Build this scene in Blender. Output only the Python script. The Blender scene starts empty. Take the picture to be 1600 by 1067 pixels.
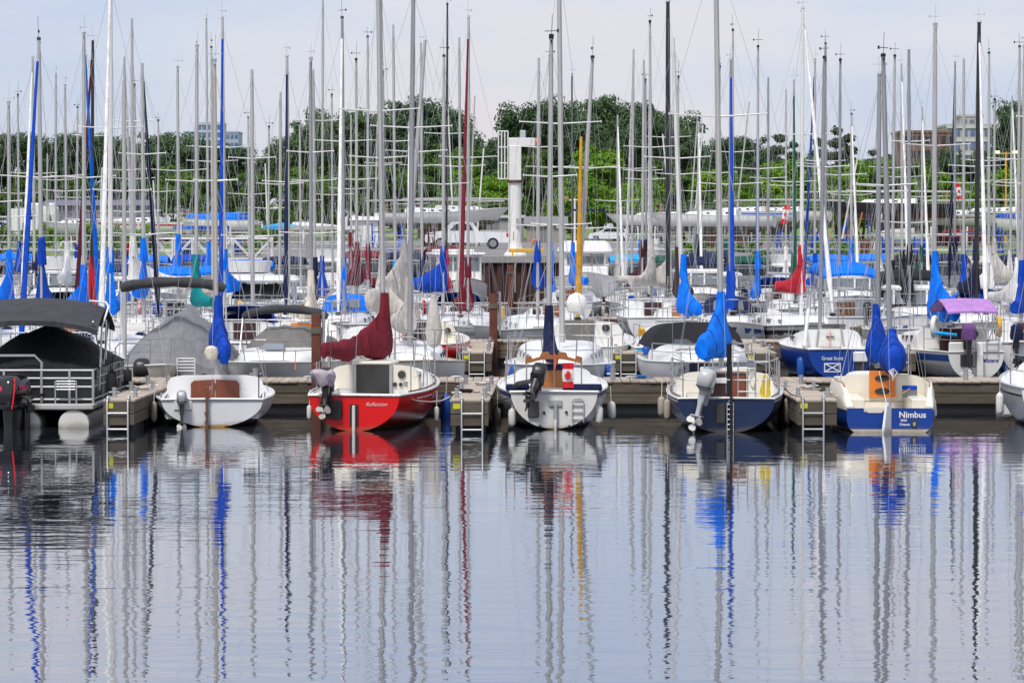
import bpy, math, random
from mathutils import Vector, Matrix, noise as mnoise
rnd = random.Random(7)
R = math.radians
SC = bpy.context.scene
COL = SC.collection
# ------------------------------------------------------------ camera, sky, sun
FPX = 5340.0      # focal length in pixels of a 1600 px wide frame
CAMH = 4.0        # eye height above the water
HOR = 354.0       # row of the horizon in the photograph
def PX(px, D): return (px - 800.0) * D / FPX
def PZ(py, D): return CAMH + (HOR - py) * D / FPX

cam = bpy.data.cameras.new("camera"); cam.lens = 36.0 * FPX / 1600.0; cam.sensor_width = 36.0
cam.clip_start = 0.5; cam.clip_end = 9000
cam_o = bpy.data.objects.new("camera", cam); COL.objects.link(cam_o)
cam_o.location = (0, 0, CAMH)
cam_o.rotation_euler = (R(90) - math.atan((533.5 - HOR) / FPX), 0, 0)
SC.camera = cam_o

SUN_EL, SUN_AZ = R(58), R(205)      # azimuth clockwise from +Y (the view direction): behind the camera, a little left
SKY_OFF = 1.48
w = bpy.data.worlds.new("World"); SC.world = w; w.use_nodes = True
nt = w.node_tree; nt.nodes.clear()
def N(nt, t, **kw):
    n = nt.nodes.new(t)
    for k, v in kw.items():
        if k in n.inputs: n.inputs[k].default_value = v
        else: setattr(n, k, v)
    return n
out = N(nt, "ShaderNodeOutputWorld"); bg = N(nt, "ShaderNodeBackground"); bg.inputs["Strength"].default_value = 0.1
sky = N(nt, "ShaderNodeTexSky"); sky.sky_type = 'NISHITA'; sky.sun_disc = False
sky.sun_elevation = SUN_EL; sky.sun_rotation = SUN_AZ; sky.air_density = 1.0; sky.dust_density = 1.5; sky.altitude = 80
tc = N(nt, "ShaderNodeTexCoord"); mp = N(nt, "ShaderNodeMapping"); mp.inputs["Scale"].default_value = (3.2, 3.2, 13.0); mp.inputs["Location"].default_value = (SKY_OFF, 0, 0)
nz = N(nt, "ShaderNodeTexNoise"); nz.inputs["Scale"].default_value = 1.6; nz.inputs["Detail"].default_value = 5; nz.inputs["Roughness"].default_value = 0.5
rp = N(nt, "ShaderNodeValToRGB")
els = rp.color_ramp.elements
els[0].position = 0.33; els[0].color = (3.85, 4.50, 6.00, 1)
els[1].position = 0.66; els[1].color = (5.75, 5.30, 5.80, 1)
e = els.new(0.47); e.color = (4.75, 5.10, 6.05, 1)
e = els.new(0.56); e.color = (5.42, 5.40, 5.98, 1)
mx = N(nt, "ShaderNodeMixRGB"); mx.inputs[0].default_value = 0.86
L = nt.links.new
L(tc.outputs["Generated"], mp.inputs["Vector"]); L(mp.outputs[0], nz.inputs["Vector"]); L(nz.outputs[0], rp.inputs[0])
L(sky.outputs[0], mx.inputs[1]); L(rp.outputs[0], mx.inputs[2]); L(mx.outputs[0], bg.inputs["Color"]); L(bg.outputs[0], out.inputs["Surface"])

sl = bpy.data.lights.new("sun", 'SUN'); sl.energy = 2.2; sl.angle = R(12); sl.color = (1.0, 0.97, 0.93)
so = bpy.data.objects.new("sun", sl); COL.objects.link(so)
sd = Vector((math.sin(SUN_AZ) * math.cos(SUN_EL), math.cos(SUN_AZ) * math.cos(SUN_EL), math.sin(SUN_EL)))
so.rotation_euler = (-sd).to_track_quat('-Z', 'Y').to_euler(); so.location = (-30, -30, 60)
SC.view_settings.view_transform = 'Standard'; SC.view_settings.look = 'None'
SC.view_settings.exposure = 0.50; SC.view_settings.gamma = 1.0; SC.view_settings.use_curve_mapping = False
SC.cycles.max_bounces = 6; SC.cycles.diffuse_bounces = 2; SC.cycles.glossy_bounces = 3
SC.cycles.transparent_max_bounces = 6; SC.cycles.caustics_reflective = False; SC.cycles.caustics_refractive = False
SC.cycles.use_denoising = True

# ------------------------------------------------------------ materials
MATS = {}
def srgb(r, g, b):
    f = lambda c: (c / 255 / 12.92) if c / 255 <= .04045 else ((c / 255 + .055) / 1.055) ** 2.4
    return (f(r), f(g), f(b))
def mat(name, col, rough=0.5, metal=0.0, var=0.08, scale=3.0, bump=0.0, bscale=30.0, stretch=(1, 1, 1), orand=0.0, spec=0.5, dirt=None, dirtamt=0.0, coat=0.0, trans=0.0, scum=False):
    """plain procedural surface: base colour broken by noise, optional dirt, fine relief and per-object variation"""
    if name in MATS: return MATS[name]
    m = bpy.data.materials.new(name); m.use_nodes = True; t = m.node_tree; t.nodes.clear(); l = t.links.new
    o = N(t, "ShaderNodeOutputMaterial"); b = N(t, "ShaderNodeBsdfPrincipled"); l(b.outputs[0], o.inputs[0])
    b.inputs["Roughness"].default_value = rough; b.inputs["Metallic"].default_value = metal
    b.inputs["Specular IOR Level"].default_value = spec
    if coat: b.inputs["Coat Weight"].default_value = coat; b.inputs["Coat Roughness"].default_value = 0.1
    tcn = N(t, "ShaderNodeTexCoord"); mpn = N(t, "ShaderNodeMapping"); mpn.inputs["Scale"].default_value = stretch
    l(tcn.outputs["Object"], mpn.inputs[0])
    n1 = N(t, "ShaderNodeTexNoise"); n1.inputs["Scale"].default_value = scale; n1.inputs["Detail"].default_value = 6; n1.inputs["Roughness"].default_value = .6
    l(mpn.outputs[0], n1.inputs["Vector"])
    mr = N(t, "ShaderNodeMapRange"); mr.inputs["From Min"].default_value = .3; mr.inputs["From Max"].default_value = .7
    mr.inputs["To Min"].default_value = 1 - var; mr.inputs["To Max"].default_value = 1 + var
    l(n1.outputs[0], mr.inputs[0])
    val = mr.outputs[0]
    if orand:
        oi = N(t, "ShaderNodeObjectInfo"); m2 = N(t, "ShaderNodeMapRange")
        m2.inputs["To Min"].default_value = 1 - orand; m2.inputs["To Max"].default_value = 1 + orand
        l(oi.outputs["Random"], m2.inputs[0])
        mm = N(t, "ShaderNodeMath", operation='MULTIPLY'); l(val, mm.inputs[0]); l(m2.outputs[0], mm.inputs[1]); val = mm.outputs[0]
    vm = N(t, "ShaderNodeVectorMath", operation='SCALE'); vm.inputs[0].default_value = col[:3]; l(val, vm.inputs["Scale"])
    c = vm.outputs[0]
    if dirt:
        n2 = N(t, "ShaderNodeTexNoise"); n2.inputs["Scale"].default_value = scale * 1.7; n2.inputs["Detail"].default_value = 8; n2.inputs["Roughness"].default_value = .7
        l(mpn.outputs[0], n2.inputs["Vector"])
        m3 = N(t, "ShaderNodeMapRange"); m3.inputs["From Min"].default_value = .45; m3.inputs["From Max"].default_value = .8
        m3.inputs["To Min"].default_value = 0; m3.inputs["To Max"].default_value = dirtamt; l(n2.outputs[0], m3.inputs[0])
        mc = N(t, "ShaderNodeMixRGB"); l(m3.outputs[0], mc.inputs[0]); l(c, mc.inputs[1]); mc.inputs[2].default_value = (*dirt, 1); c = mc.outputs[0]
    if scum:      # weed and scum line left by the water
        sx_ = N(t, "ShaderNodeSeparateXYZ"); l(tcn.outputs["Object"], sx_.inputs[0])
        n3 = N(t, "ShaderNodeTexNoise"); n3.inputs["Scale"].default_value = 3.0; n3.inputs["Detail"].default_value = 6; l(tcn.outputs["Object"], n3.inputs["Vector"])
        ma = N(t, "ShaderNodeMath", operation='MULTIPLY_ADD'); l(n3.outputs[0], ma.inputs[0]); ma.inputs[1].default_value = -.20; l(sx_.outputs[2], ma.inputs[2])
        m4 = N(t, "ShaderNodeMapRange"); m4.inputs["From Min"].default_value = -.09; m4.inputs["From Max"].default_value = .02; m4.inputs["To Min"].default_value = .55; m4.inputs["To Max"].default_value = 0; l(ma.outputs[0], m4.inputs[0])
        m5 = N(t, "ShaderNodeMixRGB"); l(m4.outputs[0], m5.inputs[0]); l(c, m5.inputs[1]); m5.inputs[2].default_value = (.16, .12, .055, 1); c = m5.outputs[0]
    l(c, b.inputs["Base Color"])
    if trans: b.inputs["Transmission Weight"].default_value = trans
    if bump:
        nb = N(t, "ShaderNodeTexNoise"); nb.inputs["Scale"].default_value = bscale; nb.inputs["Detail"].default_value = 5
        l(mpn.outputs[0], nb.inputs["Vector"])
        bn = N(t, "ShaderNodeBump"); bn.inputs["Strength"].default_value = 1.0; bn.inputs["Distance"].default_value = bump
        l(nb.outputs[0], bn.inputs["Height"]); l(bn.outputs[0], b.inputs["Normal"])
    MATS[name] = m
    return m
GRIME = (.16, .12, .07)
def gel(name, col, rough=.28, **k): return mat(name, col, rough=rough, var=.05, scale=2.2, dirt=GRIME, dirtamt=k.pop('dirtamt', .10), stretch=(1, 1, .6), coat=.08, spec=.4, scum=k.pop('scum', True), **k)
def canvas(name, col): return mat(name, col, rough=.85, var=.16, scale=2.6, bump=.075, bscale=3.6, stretch=(1.5, 1.5, .8), spec=.2)
def metal(name, col, rough=.35, me=.85): return mat(name, col, rough=rough, metal=me, var=.08, scale=4, stretch=(1, 1, .3))
M_WHITE = gel('white_gelcoat', (.80, .80, .79)); M_WHITE2 = gel('off_white_gelcoat', (.74, .73, .69)); M_CREAM = gel('cream_gelcoat', (.80, .75, .63), dirtamt=.10)
M_DINGHY = gel('chalky_white_gelcoat', (.74, .755, .77), rough=.4, dirtamt=.08)
M_RED = gel('red_gelcoat', (.74, .002, .003), rough=.3, dirtamt=.02); M_BLUE = gel('bright_blue_gelcoat', (.004, .050, .31), rough=.32, dirtamt=.03)
M_DKBLUE = gel('faded_navy_gelcoat', (.004, .019, .072), rough=.4, dirtamt=.10); M_GREYH = gel('grey_gelcoat', (.38, .38, .37)); M_GREYL = gel('light_grey_gelcoat', (.52, .53, .55))
M_BLACKH = gel('black_hull_paint', (.02, .02, .024)); M_LTBLUE = gel('sky_blue_paint', (.10, .42, .72)); M_STRIPE = gel('blue_stripe_paint', (.012, .06, .24))
M_BOOT = gel('dark_bottom_paint', (.02, .025, .03), rough=.6); M_TANB = gel('tan_bottom_paint', (.38, .31, .2), rough=.6); M_GRNB = gel('green_hull_paint', (.02, .12, .09))
M_CBLUE = canvas('bright_blue_canvas', (.002, .17, .80)); M_CBLUE2 = canvas('royal_blue_canvas', (.005, .058, .42)); M_CNAVY = canvas('navy_canvas', (.012, .018, .06))
M_CMAR = canvas('maroon_canvas', (.17, .016, .028)); M_CGREY = canvas('beige_grey_canvas', (.52, .49, .45)); M_CTEAL = canvas('teal_canvas', (.0, .22, .22))
M_CBLACK = canvas('black_canvas', (.018, .018, .02)); M_CDGREY = canvas('charcoal_canvas', (.055, .056, .062)); M_CTARP = canvas('grey_tarp', (.20, .20, .215)); M_CTARP2 = canvas('taupe_tarp', (.165, .158, .15))
M_CBROWN = canvas('dark_brown_canvas', (.055, .03, .028)); M_CGREEN = canvas('dark_green_canvas', (.006, .075, .05)); M_CRED = canvas('red_canvas', (.52, .02, .035))
M_CWHITE = canvas('white_sailcloth', (.80, .79, .77)); M_CCYAN = canvas('cyan_canvas', (.02, .36, .78)); M_CPURP = canvas('lilac_canvas', (.42, .22, .52)); M_CMUST = canvas('mustard_canvas', (.60, .30, .03)); M_CMAR2 = canvas('dark_maroon_canvas', (.07, .01, .018)); M_CPDARK = canvas('plum_cover', (.16, .07, .22)); M_CREAMS = canvas('cream_sailcloth', (.66, .6, .5))
M_CLILG = canvas('dusty_lilac_cloth', (.46, .40, .44))
M_ALU = metal('mast_aluminium', (.50, .49, .475), .48, .25); M_ALU2 = metal('grey_mast_aluminium', (.33, .335, .35), .48, .3); M_WMAST = gel('white_mast_paint', (.76, .75, .73), scum=False); M_BMAST = mat('black_mast_paint', (.022, .022, .025), rough=.4)
M_BEIGEM = metal('beige_mast_paint', (.55, .51, .44), .45, .2)
M_STEEL = metal('stainless_steel', (.42, .42, .43), .5, .6); M_GALV = metal('galvanised_steel', (.40, .41, .42), .5, .6); M_WIRE = metal('rigging_wire', (.50, .50, .50), .45, .5)
M_RUST = mat('rusty_steel', (.14, .045, .028), rough=.85, var=.3, scale=2.5, dirt=(.05, .02, .015), dirtamt=.7, bump=.006, bscale=25)
M_SHEET = mat('rusty_sheet_pile', (.068, .030, .024), rough=.85, var=.35, scale=.8, dirt=(.05, .04, .035), dirtamt=.6, stretch=(1, 1, .35))
M_BLACK = mat('black_plastic', (.014, .014, .016), rough=.38); M_GLOSSBLK = mat('gloss_black_paint', (.008, .008, .009), rough=.12, coat=.6); M_RUB = mat('black_rubber', (.016, .016, .017), rough=.75); M_DKGLASS = mat('dark_window_glass', (.018, .022, .026), rough=.08, spec=.6, var=.02)
M_SMOKE = mat('smoky_acrylic', (.045, .043, .042), rough=.16, var=.1); M_GREYWIN = mat('grey_window_glass', (.16, .18, .20), rough=.1, var=.1)
M_MOTOR = gel('silver_outboard_paint', (.46, .47, .48), rough=.32, scum=False); M_FEND = mat('white_vinyl', (.76, .75, .71), rough=.5, var=.06, dirt=GRIME, dirtamt=.35); M_FENDB = mat('blue_vinyl', (.01, .09, .42), rough=.5); M_FENDK = mat('grimy_vinyl', (.40, .35, .29), rough=.6, dirt=GRIME, dirtamt=.6); M_FENDP = mat('peach_vinyl', (.62, .48, .38), rough=.55)
M_ROPE = mat('white_rope', (.62, .60, .56), rough=.9, var=.2, scale=40); M_ROPEB = mat('blue_rope', (.02, .16, .42), rough=.9, var=.2, scale=40); M_ROPEK = mat('black_rope', (.02, .02, .02), rough=.9); M_ROPEY = mat('yellow_rope', (.72, .55, .05), rough=.9, var=.25, scale=40); M_ROPEO = mat('orange_rope', (.75, .14, .03), rough=.9)
M_TEAK = mat('varnished_teak', (.36, .13, .03), rough=.35, var=.25, scale=6, stretch=(1, 6, 6), coat=.4); M_ORANGE = mat('orange_varnished_ply', (.72, .20, .015), rough=.35, var=.12, scale=4, stretch=(1, 1, 6), coat=.3)
M_MAHOG = mat('red_brown_mahogany', (.19, .05, .022), rough=.45, var=.2, scale=5, stretch=(4, 1, 1)); M_OLDWOOD = mat('rudder_wood', (.13, .06, .035), rough=.7, var=.3, scale=5)
M_DECKW = mat('weathered_deck_plank', (.42, .355, .29), rough=.9, var=.22, scale=5, bump=.003, bscale=40, stretch=(6, 1, 6), orand=.14, dirt=(.2, .17, .13), dirtamt=.3)
M_DECKX = mat('weathered_cross_plank', (.42, .355, .29), rough=.9, var=.22, scale=5, bump=.003, bscale=40, stretch=(1, 6, 6), orand=.14, dirt=(.2, .17, .13), dirtamt=.3)
M_FACEW = mat('grey_timber_fascia', (.115, .095, .068), rough=.9, var=.4, scale=2.2, bump=.004, bscale=18, stretch=(.5, 1, 5), orand=.2, dirt=(.05, .045, .035), dirtamt=.6)
M_FACEB = mat('brown_timber_fascia', (.20, .13, .085), rough=.9, var=.3, scale=2.2, bump=.004, bscale=18, stretch=(.5, 1, 5), orand=.15, dirt=(.05, .045, .035), dirtamt=.4)
M_FLOAT = mat('black_dock_float', (.004, .004, .005), rough=.7)
M_CONC = mat('concrete', (.33, .32, .30), rough=.9, var=.15, scale=1.5, dirt=(.1, .1, .09), dirtamt=.4); M_YELSIGN = mat('yellow_tag', (.62, .60, .03), rough=.6)
M_WPAINT = gel('white_steel_paint', (.78, .77, .75), rough=.4, dirtamt=.14, scum=False); M_ORPAINT = mat('orange_paint', (.75, .2, .02), rough=.5); M_YEL = mat('yellow_paint', (.72, .40, .02), rough=.5); M_REDP = mat('red_plastic', (.62, .02, .03), rough=.45); M_PINKP = mat('pink_red_decal', (.75, .05, .12), rough=.4); M_WDEC = mat('white_decal', (.82, .82, .82), rough=.5, var=.02); M_GDEC = mat('grey_decal', (.3, .3, .33), rough=.5); M_BDEC = mat('blue_decal', (.02, .05, .3), rough=.5); M_PINKR = mat('faded_pink_vinyl', (.70, .36, .34), rough=.6)
M_FLAGR = mat('flag_red', (.72, .012, .025), rough=.8, var=.1); M_FLAGW = mat('flag_white', (.80, .79, .78), rough=.8)
M_CARW = gel('white_car_paint', (.74, .75, .77), rough=.2, dirtamt=.04, scum=False); M_TYRE = mat('tyre_rubber', (.018, .018, .018), rough=.8); M_RIM = metal('alloy_rim', (.42, .42, .44)); M_TAIL = mat('red_tail_lamp', (.6, .02, .02), rough=.2)
M_TRAILER = gel('white_trailer_skin', (.78, .78, .79), rough=.45, scum=False); M_SHED = mat('beige_siding', (.30, .27, .22), rough=.8, var=.1); M_ROOFG = mat('grey_roofing', (.2, .2, .21), rough=.8); M_PURP = mat('violet_metal_siding', (.15, .135, .20), rough=.6, var=.1)
M_TIMBER = mat('raw_timber', (.42, .22, .08), rough=.8, var=.2, scale=4)
M_HUMAN_JACKET = None

# ------------------------------------------------------------ mesh builder
class MB:
    def __init__(s): s.v = []; s.f = []
    def add(s, vs, fs):
        o = len(s.v); s.v += [tuple(p) for p in vs]; s.f += [tuple(i + o for i in q) for q in fs]; return s
    def box(s, x0, x1, y0, y1, z0, z1, ch=0.0):
        if ch <= 0:
            return s.add([(x0, y0, z0), (x1, y0, z0), (x1, y1, z0), (x0, y1, z0), (x0, y0, z1), (x1, y0, z1), (x1, y1, z1), (x0, y1, z1)],
                         [(3, 2, 1, 0), (4, 5, 6, 7), (0, 1, 5, 4), (1, 2, 6, 5), (2, 3, 7, 6), (3, 0, 4, 7)])
        a = ch
        def ring(i, z): return [(x0 + i, y0 + a + 0, z), (x0 + a, y0 + i, z), (x1 - a, y0 + i, z), (x1 - i, y0 + a, z), (x1 - i, y1 - a, z), (x1 - a, y1 - i, z), (x0 + a, y1 - i, z), (x0 + i, y1 - a, z)]
        def ring2(z): return [(x0 + a, y0 + 1.3 * a, z), (x0 + 1.3 * a, y0 + a, z), (x1 - 1.3 * a, y0 + a, z), (x1 - a, y0 + 1.3 * a, z), (x1 - a, y1 - 1.3 * a, z), (x1 - 1.3 * a, y1 - a, z), (x0 + 1.3 * a, y1 - a, z), (x0 + a, y1 - 1.3 * a, z)]
        return s.loft([ring2(z0), ring(0, z0 + a), ring(0, z1 - a), ring2(z1)], True, True)
    def obox(s, c, sx, sy, sz, M=None):
        M = M or Matrix.Identity(3); c = Vector(c); vs = []
        for z in (-1, 1):
            for x, y in ((-1, -1), (1, -1), (1, 1), (-1, 1)): vs.append(c + M @ Vector((x * sx / 2, y * sy / 2, z * sz / 2)))
        return s.add(vs, [(3, 2, 1, 0), (4, 5, 6, 7), (0, 1, 5, 4), (1, 2, 6, 5), (2, 3, 7, 6), (3, 0, 4, 7)])
    def loft(s, rings, closed=True, caps=False):
        n = len(rings[0]); vs = [p for r in rings for p in r]; fs = []
        for i in range(len(rings) - 1):
            for j in range(n if closed else n - 1):
                k = (j + 1) % n; fs.append((i * n + j, i * n + k, (i + 1) * n + k, (i + 1) * n + j))
        if caps: fs.append(tuple(range(n - 1, -1, -1))); fs.append(tuple((len(rings) - 1) * n + j for j in range(n)))
        return s.add(vs, fs)
    def tube(s, pts, r, n=6, caps=True, sq=1.0):
        pts = [Vector(p) for p in pts]; rs = r if isinstance(r, (list, tuple)) else [r] * len(pts); rings = []; up = None
        for i, p in enumerate(pts):
            a = pts[max(0, i - 1)]; b = pts[min(len(pts) - 1, i + 1)]; d = (b - a)
            d = d.normalized() if d.length > 1e-9 else Vector((0, 0, 1))
            if up is None: up = Vector((0, 0, 1)) if abs(d.z) < .9 else Vector((0, 1, 0))
            sx = d.cross(up)
            if sx.length < 1e-4: sx = d.cross(Vector((1, 0, 0)))
            sx.normalize(); sy = sx.cross(d).normalized(); up = sy
            rings.append([p + (sx * math.cos(2 * math.pi * k / n) + sy * sq * math.sin(2 * math.pi * k / n)) * rs[i] for k in range(n)])
        return s.loft(rings, True, caps)
    def lathe(s, prof, c=(0, 0, 0), n=12, M=None):
        c = Vector(c); M = M or Matrix.Identity(3)
        rings = [[c + M @ Vector((r * math.cos(2 * math.pi * k / n), r * math.sin(2 * math.pi * k / n), z)) for k in range(n)] for r, z in prof]
        return s.loft(rings, True, True)
    def prism(s, poly, y0, y1):           # polygon in x,z extruded along y
        n = len(poly)
        vs = [(x, y0, z) for x, z in poly] + [(x, y1, z) for x, z in poly]
        return s.add(vs, [tuple(range(n)), tuple(range(2 * n - 1, n - 1, -1))] + [(i, (i + 1) % n + 0, (i + 1) % n + n, i + n)[::-1] for i in range(n)])
    def prismx(s, poly, x0, x1):          # polygon in y,z extruded along x
        n = len(poly)
        vs = [(x0, y, z) for y, z in poly] + [(x1, y, z) for y, z in poly]
        return s.add(vs, [tuple(range(n))[::-1], tuple(range(n, 2 * n))] + [(i, (i + 1) % n, (i + 1) % n + n, i + n) for i in range(n)])
    def grid(s, rows):
        return s.loft(rows, False, False)
    def mesh(s, name, m, smooth=True, ang=40):
        me = bpy.data.meshes.new(name); me.from_pydata(s.v, [], s.f)
        if m: me.materials.append(m)
        if smooth:
            me.shade_smooth(); me.set_sharp_from_angle(angle=R(ang))
        me.update(); return me
    def build(s, name, m, parent=None, loc=(0, 0, 0), rot=(0, 0, 0), smooth=True, ang=40):
        return obj(name, s.mesh(name, m, smooth, ang), parent, loc, rot)
def obj(name, me, parent=None, loc=(0, 0, 0), rot=(0, 0, 0)):
    o = bpy.data.objects.new(name, me); COL.objects.link(o); o.location = loc; o.rotation_euler = rot
    if parent is not None: o.parent = parent
    return o
def tag(o, label=None, cat=None, group=None, kind=None):
    if label: o["label"] = label
    if cat: o["category"] = cat
    if group: o["group"] = group
    if kind: o["kind"] = kind
    return o
def thing(name, label, cat, loc=(0, 0, 0), rz=0, group=None):
    return tag(obj(name, None, None, loc, (0, 0, rz)), label, cat, group)
def stuff(o): o["kind"] = "stuff"; return o
def srect(cx, cy, hx, hy, z, n=16, e=.45):     # rounded-rectangle ring
    r = []
    for k in range(n):
        a = 2 * math.pi * (k + .5) / n; c, d = math.cos(a), math.sin(a)
        r.append((cx + hx * math.copysign(abs(c) ** e, c), cy + hy * math.copysign(abs(d) ** e, d), z))
    return r
_txt = {}
def lettering(text, size, m, parent, loc, rot=(R(90), 0, 0), shear=0.0, bold=0.0, name='name_lettering', sx=1.0):
    cu = bpy.data.curves.new('lettering', 'FONT'); cu.body = text; cu.size = size; cu.shear = shear; cu.offset = bold; cu.extrude = .001; cu.align_x = 'CENTER'; cu.resolution_u = 3
    to = bpy.data.objects.new('lettering', cu); COL.objects.link(to)
    dg = bpy.context.evaluated_depsgraph_get(); me = bpy.data.meshes.new_from_object(to.evaluated_get(dg))
    bpy.data.objects.remove(to); bpy.data.curves.remove(cu)
    me.materials.clear(); me.materials.append(m)
    o = obj(name, me, parent, loc, rot); o.scale = (sx, 1, 1); return o
# ------------------------------------------------------------ setting: water, ground, quay
def water_material():
    m = bpy.data.materials.new('river_water'); m.use_nodes = True; t = m.node_tree; t.nodes.clear(); l = t.links.new
    o = N(t, "ShaderNodeOutputMaterial"); b = N(t, "ShaderNodeBsdfPrincipled"); gl = N(t, "ShaderNodeBsdfGlossy"); gl.inputs["Color"].default_value = (.92, .94, 1, 1); gl.inputs["Roughness"].default_value = .012
    msh = N(t, "ShaderNodeMixShader"); msh.inputs[0].default_value = .38; l(b.outputs[0], msh.inputs[1]); l(gl.outputs[0], msh.inputs[2]); l(msh.outputs[0], o.inputs[0])
    b.inputs["Base Color"].default_value = (.022, .026, .034, 1); b.inputs["Roughness"].default_value = .012
    b.inputs["IOR"].default_value = 1.45
    tcn = N(t, "ShaderNodeTexCoord")
    def layer(sx, sy, scale, detail, amp, rough=.5):
        mpn = N(t, "ShaderNodeMapping"); mpn.inputs["Scale"].default_value = (sx, sy, 1); l(tcn.outputs["Object"], mpn.inputs[0])
        n = N(t, "ShaderNodeTexNoise"); n.inputs["Scale"].default_value = scale; n.inputs["Detail"].default_value = detail; n.inputs["Roughness"].default_value = rough
        l(mpn.outputs[0], n.inputs["Vector"])
        mu = N(t, "ShaderNodeMath", operation='MULTIPLY'); l(n.outputs[0], mu.inputs[0]); mu.inputs[1].default_value = amp; return mu.outputs[0]
    def add(a, c):
        x = N(t, "ShaderNodeMath", operation='ADD'); l(a, x.inputs[0]); l(c, x.inputs[1]); return x.outputs[0]
    fine = layer(.42, 1.0, 2.3, 2.0, WATER_FINE)          # short ripples that break the masts into zigzags
    mid = layer(.10, .62, 1.0, 2.0, WATER_MID)         # long low swells lying across the view
    patch_m = N(t, "ShaderNodeMapping"); patch_m.inputs["Scale"].default_value = (.05, .10, 1); l(tcn.outputs["Object"], patch_m.inputs[0])
    pn = N(t, "ShaderNodeTexNoise"); pn.inputs["Scale"].default_value = 1.0; pn.inputs["Detail"].default_value = 2; l(patch_m.outputs[0], pn.inputs["Vector"])
    pr = N(t, "ShaderNodeMapRange"); pr.inputs["From Min"].default_value = .35; pr.inputs["From Max"].default_value = .65; pr.inputs["To Min"].default_value = .55; pr.inputs["To Max"].default_value = 1.35
    l(pn.outputs[0], pr.inputs[0])
    micro = layer(.5, 1.0, 7.5, 2.0, WATER_MICRO)
    h = add(add(fine, mid), micro)
    hm = N(t, "ShaderNodeMath", operation='MULTIPLY'); l(h, hm.inputs[0]); l(pr.outputs[0], hm.inputs[1])
    bn = N(t, "ShaderNodeBump"); bn.inputs["Strength"].default_value = 1.0; bn.inputs["Distance"].default_value = 1.0
    l(hm.outputs[0], bn.inputs["Height"]); l(bn.outputs[0], b.inputs["Normal"]); l(bn.outputs[0], gl.inputs["Normal"])
    return m
WATER_FINE, WATER_MID, WATER_MICRO = .0056, .0105, .0009
QD, QZ = 176.0, 2.44          # quay edge distance and height
mb = MB(); mb.add([(-600, -200, 0), (600, -200, 0), (600, QD + .5, 0), (-600, QD + .5, 0)], [(0, 1, 2, 3)])
tag(mb.build('water', water_material(), smooth=False), kind='structure')

def ground_material():
    m = bpy.data.materials.new('yard_ground'); m.use_nodes = True; t = m.node_tree; b = t.nodes["Principled BSDF"]; l = t.links.new
    b.inputs["Roughness"].default_value = .95
    tcn = N(t, "ShaderNodeTexCoord"); n1 = N(t, "ShaderNodeTexNoise"); n1.inputs["Scale"].default_value = .05; n1.inputs["Detail"].default_value = 6
    n2 = N(t, "ShaderNodeTexNoise"); n2.inputs["Scale"].default_value = .8; n2.inputs["Detail"].default_value = 6
    l(tcn.outputs["Object"], n1.inputs["Vector"]); l(tcn.outputs["Object"], n2.inputs["Vector"])
    r1 = N(t, "ShaderNodeValToRGB"); e = r1.color_ramp.elements
    e[0].position = .3; e[0].color = (.10, .16, .035, 1); e[1].position = .7; e[1].color = (.17, .24, .05, 1); l(n2.outputs[0], r1.inputs[0])
    l(r1.outputs[0], b.inputs["Base Color"]); return m
mb = MB(); mb.add([(-4000, QD, QZ), (4000, QD, QZ), (4000, 6000, QZ), (-4000, 6000, QZ)], [(0, 1, 2, 3)])
tag(mb.build('ground', ground_material(), smooth=False), kind='structure')
M_ASPH = mat('yard_asphalt', (.20, .195, .195), rough=.95, var=.15, scale=.4, dirt=(.3, .28, .25), dirtamt=.4)
mb = MB(); z = QZ + .004
mb.add([(-14, QD + 1.2, z), (13, QD + 1.2, z), (60, 372, z), (-40, 372, z)], [(0, 1, 2, 3)])
tag(mb.build('yard_pavement', M_ASPH, smooth=False), kind='structure')
# quay: each sheet pile a piece, concrete cap along the top
quay = tag(MB().box(-60, 60, QD - .42, QD + .55, QZ - .30, QZ + .03).build('quay_wall', M_CONC, smooth=False), 'rust brown sheet pile quay wall with concrete cap behind the marina', 'quay wall')
pw = .62; a = .2
pm = MB(); poly = [(-pw / 2, 0), (-pw / 2 + .13, 0), (-pw / 2 + .19, -a), (pw / 2 - .19, -a), (pw / 2 - .13, 0), (pw / 2, 0)]
pm.loft([[(x, y, -.6) for x, y in poly], [(x, y, QZ - .3) for x, y in poly]], False)
pme = pm.mesh('sheet_pile', M_SHEET, smooth=False)
for i in range(-68, 69):
    obj('sheet_pile', pme, quay, (i * pw, QD - .1, 0))
# guard rail along the quay edge, built in bays
def rail_bay(x0, x1, label, y=QD + .35, name='guard_rail'):
    t = thing(name, label, 'railing', (x0, y, QZ + .03), 0, 'railings along the quay edge')
    w_ = x1 - x0
    for k in range(5): MB().tube([(k * w_ / 4, 0, 0), (k * w_ / 4, 0, 1.08)], .03, 6).build('post', M_GALV, t)
    for zz in (.35, .72, 1.06): MB().tube([(0, 0, zz), (w_, 0, zz)], .018, 6).build('rail', M_GALV, t)
rail_edges = [-27, -21.5, -16, -10.5, -5]
for i in range(4): rail_bay(rail_edges[i], rail_edges[i + 1] - .12, ['grey pipe railing on quay at far left of the yard', 'grey pipe railing on quay left of the gangway', 'grey pipe railing on quay by the grey tents', 'grey pipe railing on quay in front of the parked pickup'][i])
rail_edges = [4.2, 9.5, 15, 20.5, 26]
for i in range(4): rail_bay(rail_edges[i], rail_edges[i + 1] - .12, ['grey pipe railing on quay just right of the hatchback', 'grey pipe railing on quay below the white hulls ashore', 'grey pipe railing on quay below the dark hull ashore', 'grey pipe railing on quay at far right of the yard'][i])

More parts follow.
